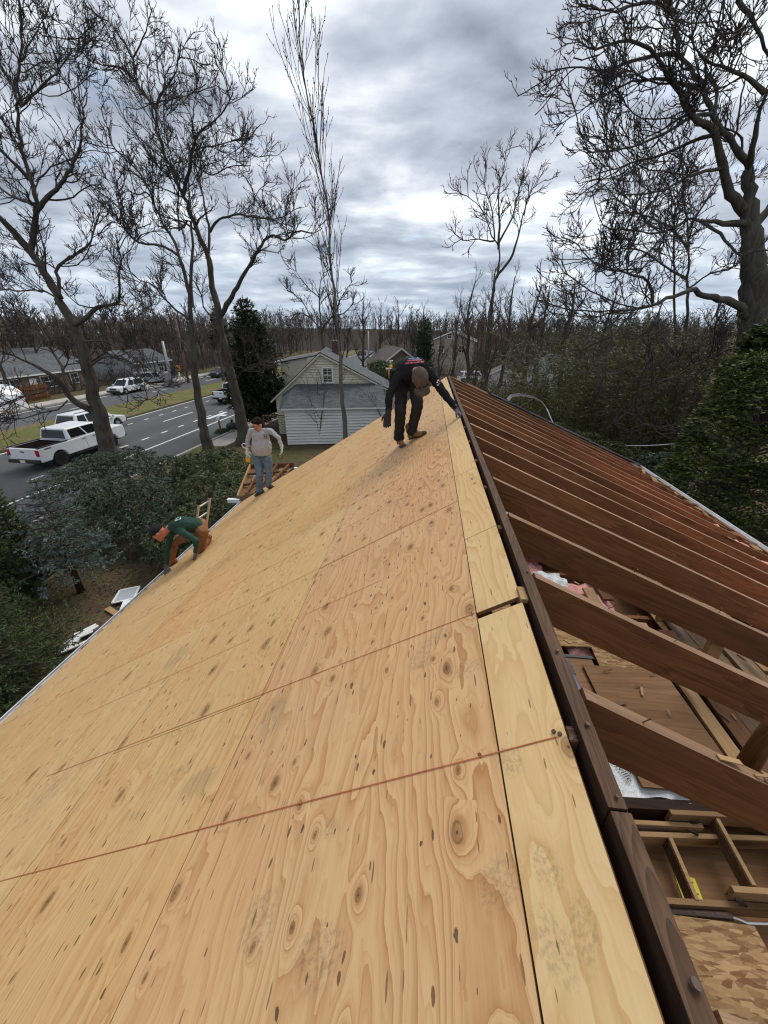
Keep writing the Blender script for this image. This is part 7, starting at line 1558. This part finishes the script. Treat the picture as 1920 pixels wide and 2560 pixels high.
# --- worker bent over at the ridge, in black
def q1(x, y, Y): return px(940 + x * 0.14467, 870 + y * 0.14467, Y)
def r1(x, y, up): return roof_pt(940 + x * 0.14467, 870 + y * 0.14467, up)
fl_, fr_ = r1(470, 1665, 0.112), r1(690, 1560, 0.112)
J = dict(al=fl_, ar=fr_, tl=(0.35, -0.9, -0.1), tr=(0.9, -0.42, 0.35), nl=tuple(N_ * 0.5 + np.array([0, 0, 0.5])), nr=tuple(N_),
         kl=q1(425, 1040, 4.93), kr=q1(715, 1010, 4.90), hl=q1(445, 430, 5.20), hr=q1(665, 405, 5.20), pelvis=q1(550, 350, 5.28), chest=q1(645, 345, 4.98), neck=q1(700, 400, 4.83),
         sl=q1(385, 480, 4.95), sr=q1(935, 440, 4.95), el=q1(225, 830, 4.86), er=q1(1185, 800, 4.90), wl=q1(212, 1120, 4.84), wr=q1(1375, 1045, 4.90))
hd = Loc(q1(765, 545, 4.68), (0.22, -0.30, -0.93), (0.02, -0.95, 0.30), 1.1)
pA, shA = person('roofer in black shirt and brown cap bending down to the ridge board', J, hd, dict(skin='skin', shirt='cloth_black', trousers='denim_black', boot='leather_tan', toe='leather_dark'), (J['al'] + J['ar']) / 2 - np.array([0, 0, 0.1]), loose=1.0)
cap_hat(hd, pA, 'cap_brown')
hand(pA, J['wl'], (-0.12, -0.05, -1), (0.3, -0.8, 0), 'glove_dark', 1, 0.35, k=1.12); hand(pA, J['wr'], (0.62, -0.25, -0.75), (-0.5, 0.1, -0.85), 'glove_grey', -1, 0.8, k=1.12)
m = MB(); m.ball(hd(0, -0.04, 0.0), (0.090, 0.10, 0.098), hd.M, 12, 8); organic('hair', m, 'hair_dark', pA, 0.009, 1)
m = MB(); hpts = [hd(x, y, z) for x, y, z in ((-0.06, 0.05, -0.11), (0, 0.075, -0.13), (0.06, 0.05, -0.11))]; m.cap(hpts[0], 0.03, hpts[1], 0.032); m.cap(hpts[1], 0.032, hpts[2], 0.03); organic('beard', m, 'hair_dark', pA, 0.007, 2)
JA = J
# tool belt with hammer and knife
bp = q1(300, 430, 5.18)
tb = MB(); 
for a in np.linspace(0, 2 * math.pi, 17)[:-1]:
    pass
up = unit(J['neck'] - J['pelvis']); rt = unit(J['sr'] - J['sl']); fr = np.cross(up, rt); ringp = [J['pelvis'] + up * 0.0 + rt * 0.166 * math.cos(a) + fr * 0.118 * math.sin(a) for a in np.linspace(0, 2 * math.pi, 25)]
tb.tube(ringp, 0.016, 6); belt = tb.build('tool_belt', 'leather_dark', pA, smooth=True)
m = MB(); pc = q1(290, 480, 5.14); m.box(pc, (0.09, 0.14, 0.17), (0.2, 0.1, 0.3)); m.build('pouch', 'cloth_black', belt, bevel=0.02)
hm = MB(); a, b_ = q1(235, 520, 5.12), q1(225, 370, 5.12); hm.tube([a, b_], [0.013, 0.011], 8); h_ob = wthing('hammer', a, 'wooden handled hammer hanging from the bent worker\'s tool belt', 'hammer'); hm.build('handle', 'hammer_wood', h_ob, smooth=True)
m = MB(); c = q1(222, 362, 5.12); m.cap(c + np.array([-0.03, 0, 0]), 0.013, c + np.array([0.03, 0.01, 0.0]), 0.012); m.build('head', 'steel', h_ob, smooth=True)
kn = wthing('nail_puller', q1(258, 330, 5.14), 'yellow handled tool standing up in the tool belt', 'hand tool'); m = MB(); m.tube([q1(262, 400, 5.14), q1(255, 290, 5.14)], [0.02, 0.017], 8); m.build('handle', 'tool_yellow', kn, smooth=True); m = MB(); m.tube([q1(255, 290, 5.14), q1(258, 240, 5.14)], [0.011, 0.011], 8); m.cap(q1(240, 232, 5.14), 0.012, q1(280, 228, 5.14), 0.012); m.build('head', 'steel', kn, smooth=True)

# --- worker standing in the grey shirt
def q2(x, y, Y): return px(590 + x * 0.10854, 1020 + y * 0.10854, Y)
def r2(x, y, up): return roof_pt(590 + x * 0.10854, 1020 + y * 0.10854, up)
Yb = 8.46
J = dict(al=r2(610, 1965, 0.11), ar=r2(800, 1850, 0.11), tl=(-0.75, -0.55, -0.35), tr=(0.72, -0.6, 0.35), nl=tuple(N_), nr=tuple(N_),
         kl=q2(545, 1530, Yb - 0.10), kr=q2(765, 1480, Yb - 0.02), hl=q2(500, 1150, Yb), hr=q2(715, 1140, Yb), pelvis=q2(605, 1065, Yb), chest=q2(565, 640, Yb), neck=q2(535, 490, Yb),
         sl=q2(340, 525, Yb), sr=q2(785, 520, Yb), el=q2(265, 760, Yb - 0.03), er=q2(985, 690, Yb - 0.02), wl=q2(258, 975, Yb - 0.10), wr=q2(1055, 915, Yb - 0.08))
hd = Loc(q2(497, 385, Yb - 0.06), (-0.42, -0.75, -0.50), (-0.18, -0.42, 0.88), 1.17)
pB, shB = person('roofer in grey long sleeved shirt and jeans walking near the eave', J, hd, dict(skin='skin', shirt='cloth_grey', trousers='denim', boot='leather_dark'), (J['al'] + J['ar']) / 2 - np.array([0, 0, 0.1]), belly=0.10, face='lens_orange', loose=1.18)
m = MB(); m.ball(hd(0, -0.03, 0.055), (0.105, 0.118, 0.105), hd.M, 16, 10); m.ball(hd(0, 0.035, 0.105), (0.085, 0.06, 0.045), hd.M, 10, 8); m.ball(hd(0, -0.07, -0.02), (0.082, 0.06, 0.085), hd.M, 10, 8); organic('hair', m, 'hair_dark', pB, 0.008, 2, 0.002)
hand(pB, J['wl'], (0.05, -0.25, -1), (0.8, -0.5, 0), 'glove_white', -1, 0.9, k=1.1); hand(pB, J['wr'], (0.05, -0.3, -1), (-0.8, -0.4, -0.1), 'glove_white', 1, 0.7, k=1.1)
m = MB(); ringp = [J['pelvis'] - unit(J['neck'] - J['pelvis']) * 0.02 + np.array([0.182 * math.cos(a), 0.148 * math.sin(a), 0]) for a in np.linspace(0, 2 * math.pi, 25)]; m.tube(ringp, 0.014, 6); m.build('belt', 'cloth_black', pB, smooth=True)
c = q2(275, 1185, Yb - 0.2); ng = wthing('tape_measure', c, 'orange tape measure in the grey shirted worker\'s left-hand glove', 'tool'); m = MB(); m.box(c, (0.105, 0.07, 0.12), (0, 0.1, 0.2)); m.build('case', 'tool_orange', ng, bevel=0.02); m = MB(); m.box(c + np.array([0, -0.004, 0.07]), (0.07, 0.072, 0.035), (0, 0.1, 0.2)); m.build('clip', 'steel', ng, bevel=0.008)
c = q2(1020, 1110, Yb - 0.14); m = MB(); m.tube([c + np.array([0.062 * math.cos(a), 0.02 * math.sin(a), 0.062 * math.sin(a)]) for a in np.linspace(0, 2 * math.pi, 21)], 0.011, 6); tag(m.build('nail_coil', 'rust_nail', smooth=True), 'dark coil of nails in the grey shirted worker\'s other glove', 'nail coil')
m = MB(); hs = [(330, 880), (250, 830), (170, 815), (135, 850), (160, 900), (220, 930)]; m.tube([q2(x, y, Yb + 0.15) for x, y in hs], 0.012, 6); tag(m.build('hose', 'cord_white', smooth=True), 'loop of white hose hanging behind the grey shirted worker', 'hose')

# --- worker kneeling at the gutter in green
def q3(x, y, Y): return px(350 + x * 0.12658, 1200 + y * 0.12658, Y)
def r3(x, y, up): return roof_pt(350 + x * 0.12658, 1200 + y * 0.12658, up)
J = dict(pelvis=q3(1190, 900, 5.80), chest=q3(850, 865, 5.62), neck=q3(570, 945, 5.55), sl=q3(800, 1010, 5.44), sr=q3(640, 960, 5.76), el=q3(1110, 1190, 5.36), er=q3(540, 1350, 5.66), wl=q3(1095, 1420, 5.36), wr=q3(525, 1700, 5.60),
         hl=q3(1225, 1010, 5.66), hr=q3(1150, 980, 5.92), kl=r3(1225, 1420, 0.06), kr=q3(665, 1230, 5.86), al=r3(1395, 1240, 0.10), ar=r3(690, 1660, 0.115), tl=(0.25, 0.75, -0.55), tr=(-0.75, -0.55, -0.45), nl=(0.35, -0.45, 0.8), nr=tuple(N_))
hd = Loc(q3(365, 1050, 5.50), (-0.72, -0.32, -0.62), (-0.62, -0.10, 0.78), 1.18)
pC, shC = person('roofer in green shirt and tan work trousers kneeling at the gutter', J, hd, dict(skin='skin_ruddy', shirt='cloth_green', trousers='canvas_tan', boot='leather_tan', toe='sole'), (J['kl'] + J['ar']) / 2 - np.array([0, 0, 0.1]), loose=1.16)
cp = cap_hat(hd, pC, 'cap_black'); m = MB(); m.ball(hd(0.075, -0.05, 0.06), (0.022, 0.02, 0.018), hd.M, 8, 6); m.build('patch', 'patch_purple', cp, smooth=True)
m = MB(); m.ball(hd(0.03, 0.10, 0.005), (0.03, 0.012, 0.02), hd.M, 8, 6); m.ball(hd(-0.03, 0.10, 0.005), (0.03, 0.012, 0.02), hd.M, 8, 6); m.build('glasses', 'patch_purple', pC, smooth=True)
hand(pC, J['wl'], (-0.15, -0.2, -0.95), (-0.9, 0.0, 0.1), 'glove_grey', 1, 0.5, k=1.1); hand(pC, J['wr'], (-0.15, -0.15, -1), (0.2, -0.9, 0.0), 'glove_grey', -1, 0.6, k=1.1)
bake_all()
# ---------------------------------------------------------------- prints on the shirts, laid on the finished cloth
from mathutils.bvhtree import BVHTree
def cloth_hit(ob, base):
    me = ob.data; tree = BVHTree.FromPolygons([v.co[:] for v in me.vertices], [p.vertices[:] for p in me.polygons])
    def f(u, v, lift=0.004):
        d = Vector(sight(u, v)).normalized(); h = tree.ray_cast(Vector((0, 0, CAM_H)), d)
        if h[0] is None: return None
        n = h[1] if h[1].dot(d) < 0 else -h[1]; return np.array(h[0] + n * lift)
    return f
def stamp(parent, hit, conv, poly, mat, lift=0.004):
    P = [hit(*conv(*p), lift) for p in poly]
    if any(p is None for p in P): return
    decal(parent, 'print', mat, P)
hA = cloth_hit(shA, pA); cA = lambda x, y: (940 + x * 0.14467, 870 + y * 0.14467)
for k in range(9):                                           # globe over two lines of red lettering
    x0, x1 = 548 + k * 23, 548 + (k + 1) * 23; yt = lambda x: 150 + 36 * ((x - 650) / 110) ** 2
    for ya, yb in ((0.0, 0.5), (0.5, 1.0)): stamp(shA, hA, cA, [(x0, yt(x0) + (198 - yt(x0)) * ya), (x1, yt(x1) + (198 - yt(x1)) * ya), (x1, yt(x1) + (198 - yt(x1)) * yb), (x0, yt(x0) + (198 - yt(x0)) * yb)], 'print_blue')
for (xa, xb, ya, sl, h_) in ((535, 790, 212, -0.06, 24), (500, 850, 258, -0.10, 26)):
    for k in range(int((xb - xa) / 21)):
        x0 = xa + k * 21; x1 = x0 + (17 if k % 3 else 13); y0 = ya + sl * (x0 - xa)
        stamp(shA, hA, cA, [(x0, y0), (x1, y0 + sl * 17), (x1, y0 + h_ + sl * 17), (x0, y0 + h_)], 'print_red')
        if k % 2: stamp(shA, hA, cA, [(x0 + 3, y0 + 6), (x1 - 3, y0 + 6), (x1 - 3, y0 + h_ * 0.5), (x0 + 3, y0 + h_ * 0.5)], 'print_white', 0.007)
for k, (x, y) in enumerate(((1095, 530), (1075, 560), (1100, 575), (1060, 595), (1090, 615), (1070, 640))): stamp(shA, hA, cA, [(x - 20, y), (x, y - 17), (x + 18, y - 4), (x + 2, y + 14)], 'print_white' if k % 2 else 'print_red')
hB = cloth_hit(shB, pB); cB = lambda x, y: (590 + x * 0.10854, 1020 + y * 0.10854)
stamp(shB, hB, cB, [(680 + 40 * math.cos(a), 648 + 36 * math.sin(a)) for a in np.linspace(0, 2 * math.pi, 11)[:-1]], 'print_navy')
for (x0, x1, y0, c_) in ((628, 722, 605, -10), (640, 735, 688, 8)): stamp(shB, hB, cB, [(x0, y0), ((x0 + x1) / 2, y0 + c_), (x1, y0), (x1, y0 + 11), ((x0 + x1) / 2, y0 + c_ + 11), (x0, y0 + 11)], 'print_navy')
hC = cloth_hit(shC, pC); cC = lambda x, y: (350 + x * 0.12658, 1200 + y * 0.12658)
for pl in ([(530, 838), (545, 848), (690, 818), (685, 802)], [(688, 802), (690, 820), (810, 772), (800, 760)], [(790, 735), (806, 738), (812, 772), (798, 776)], [(800, 712), (812, 708), (858, 738), (846, 744)], [(600, 800), (612, 806), (680, 750), (668, 744)], [(650, 792), (662, 800), (730, 745), (716, 738)], [(700, 782), (712, 788), (770, 742), (756, 736)], [(560, 815), (572, 820), (640, 770), (628, 764)]):
    stamp(shC, hC, cC, pl, 'print_white')
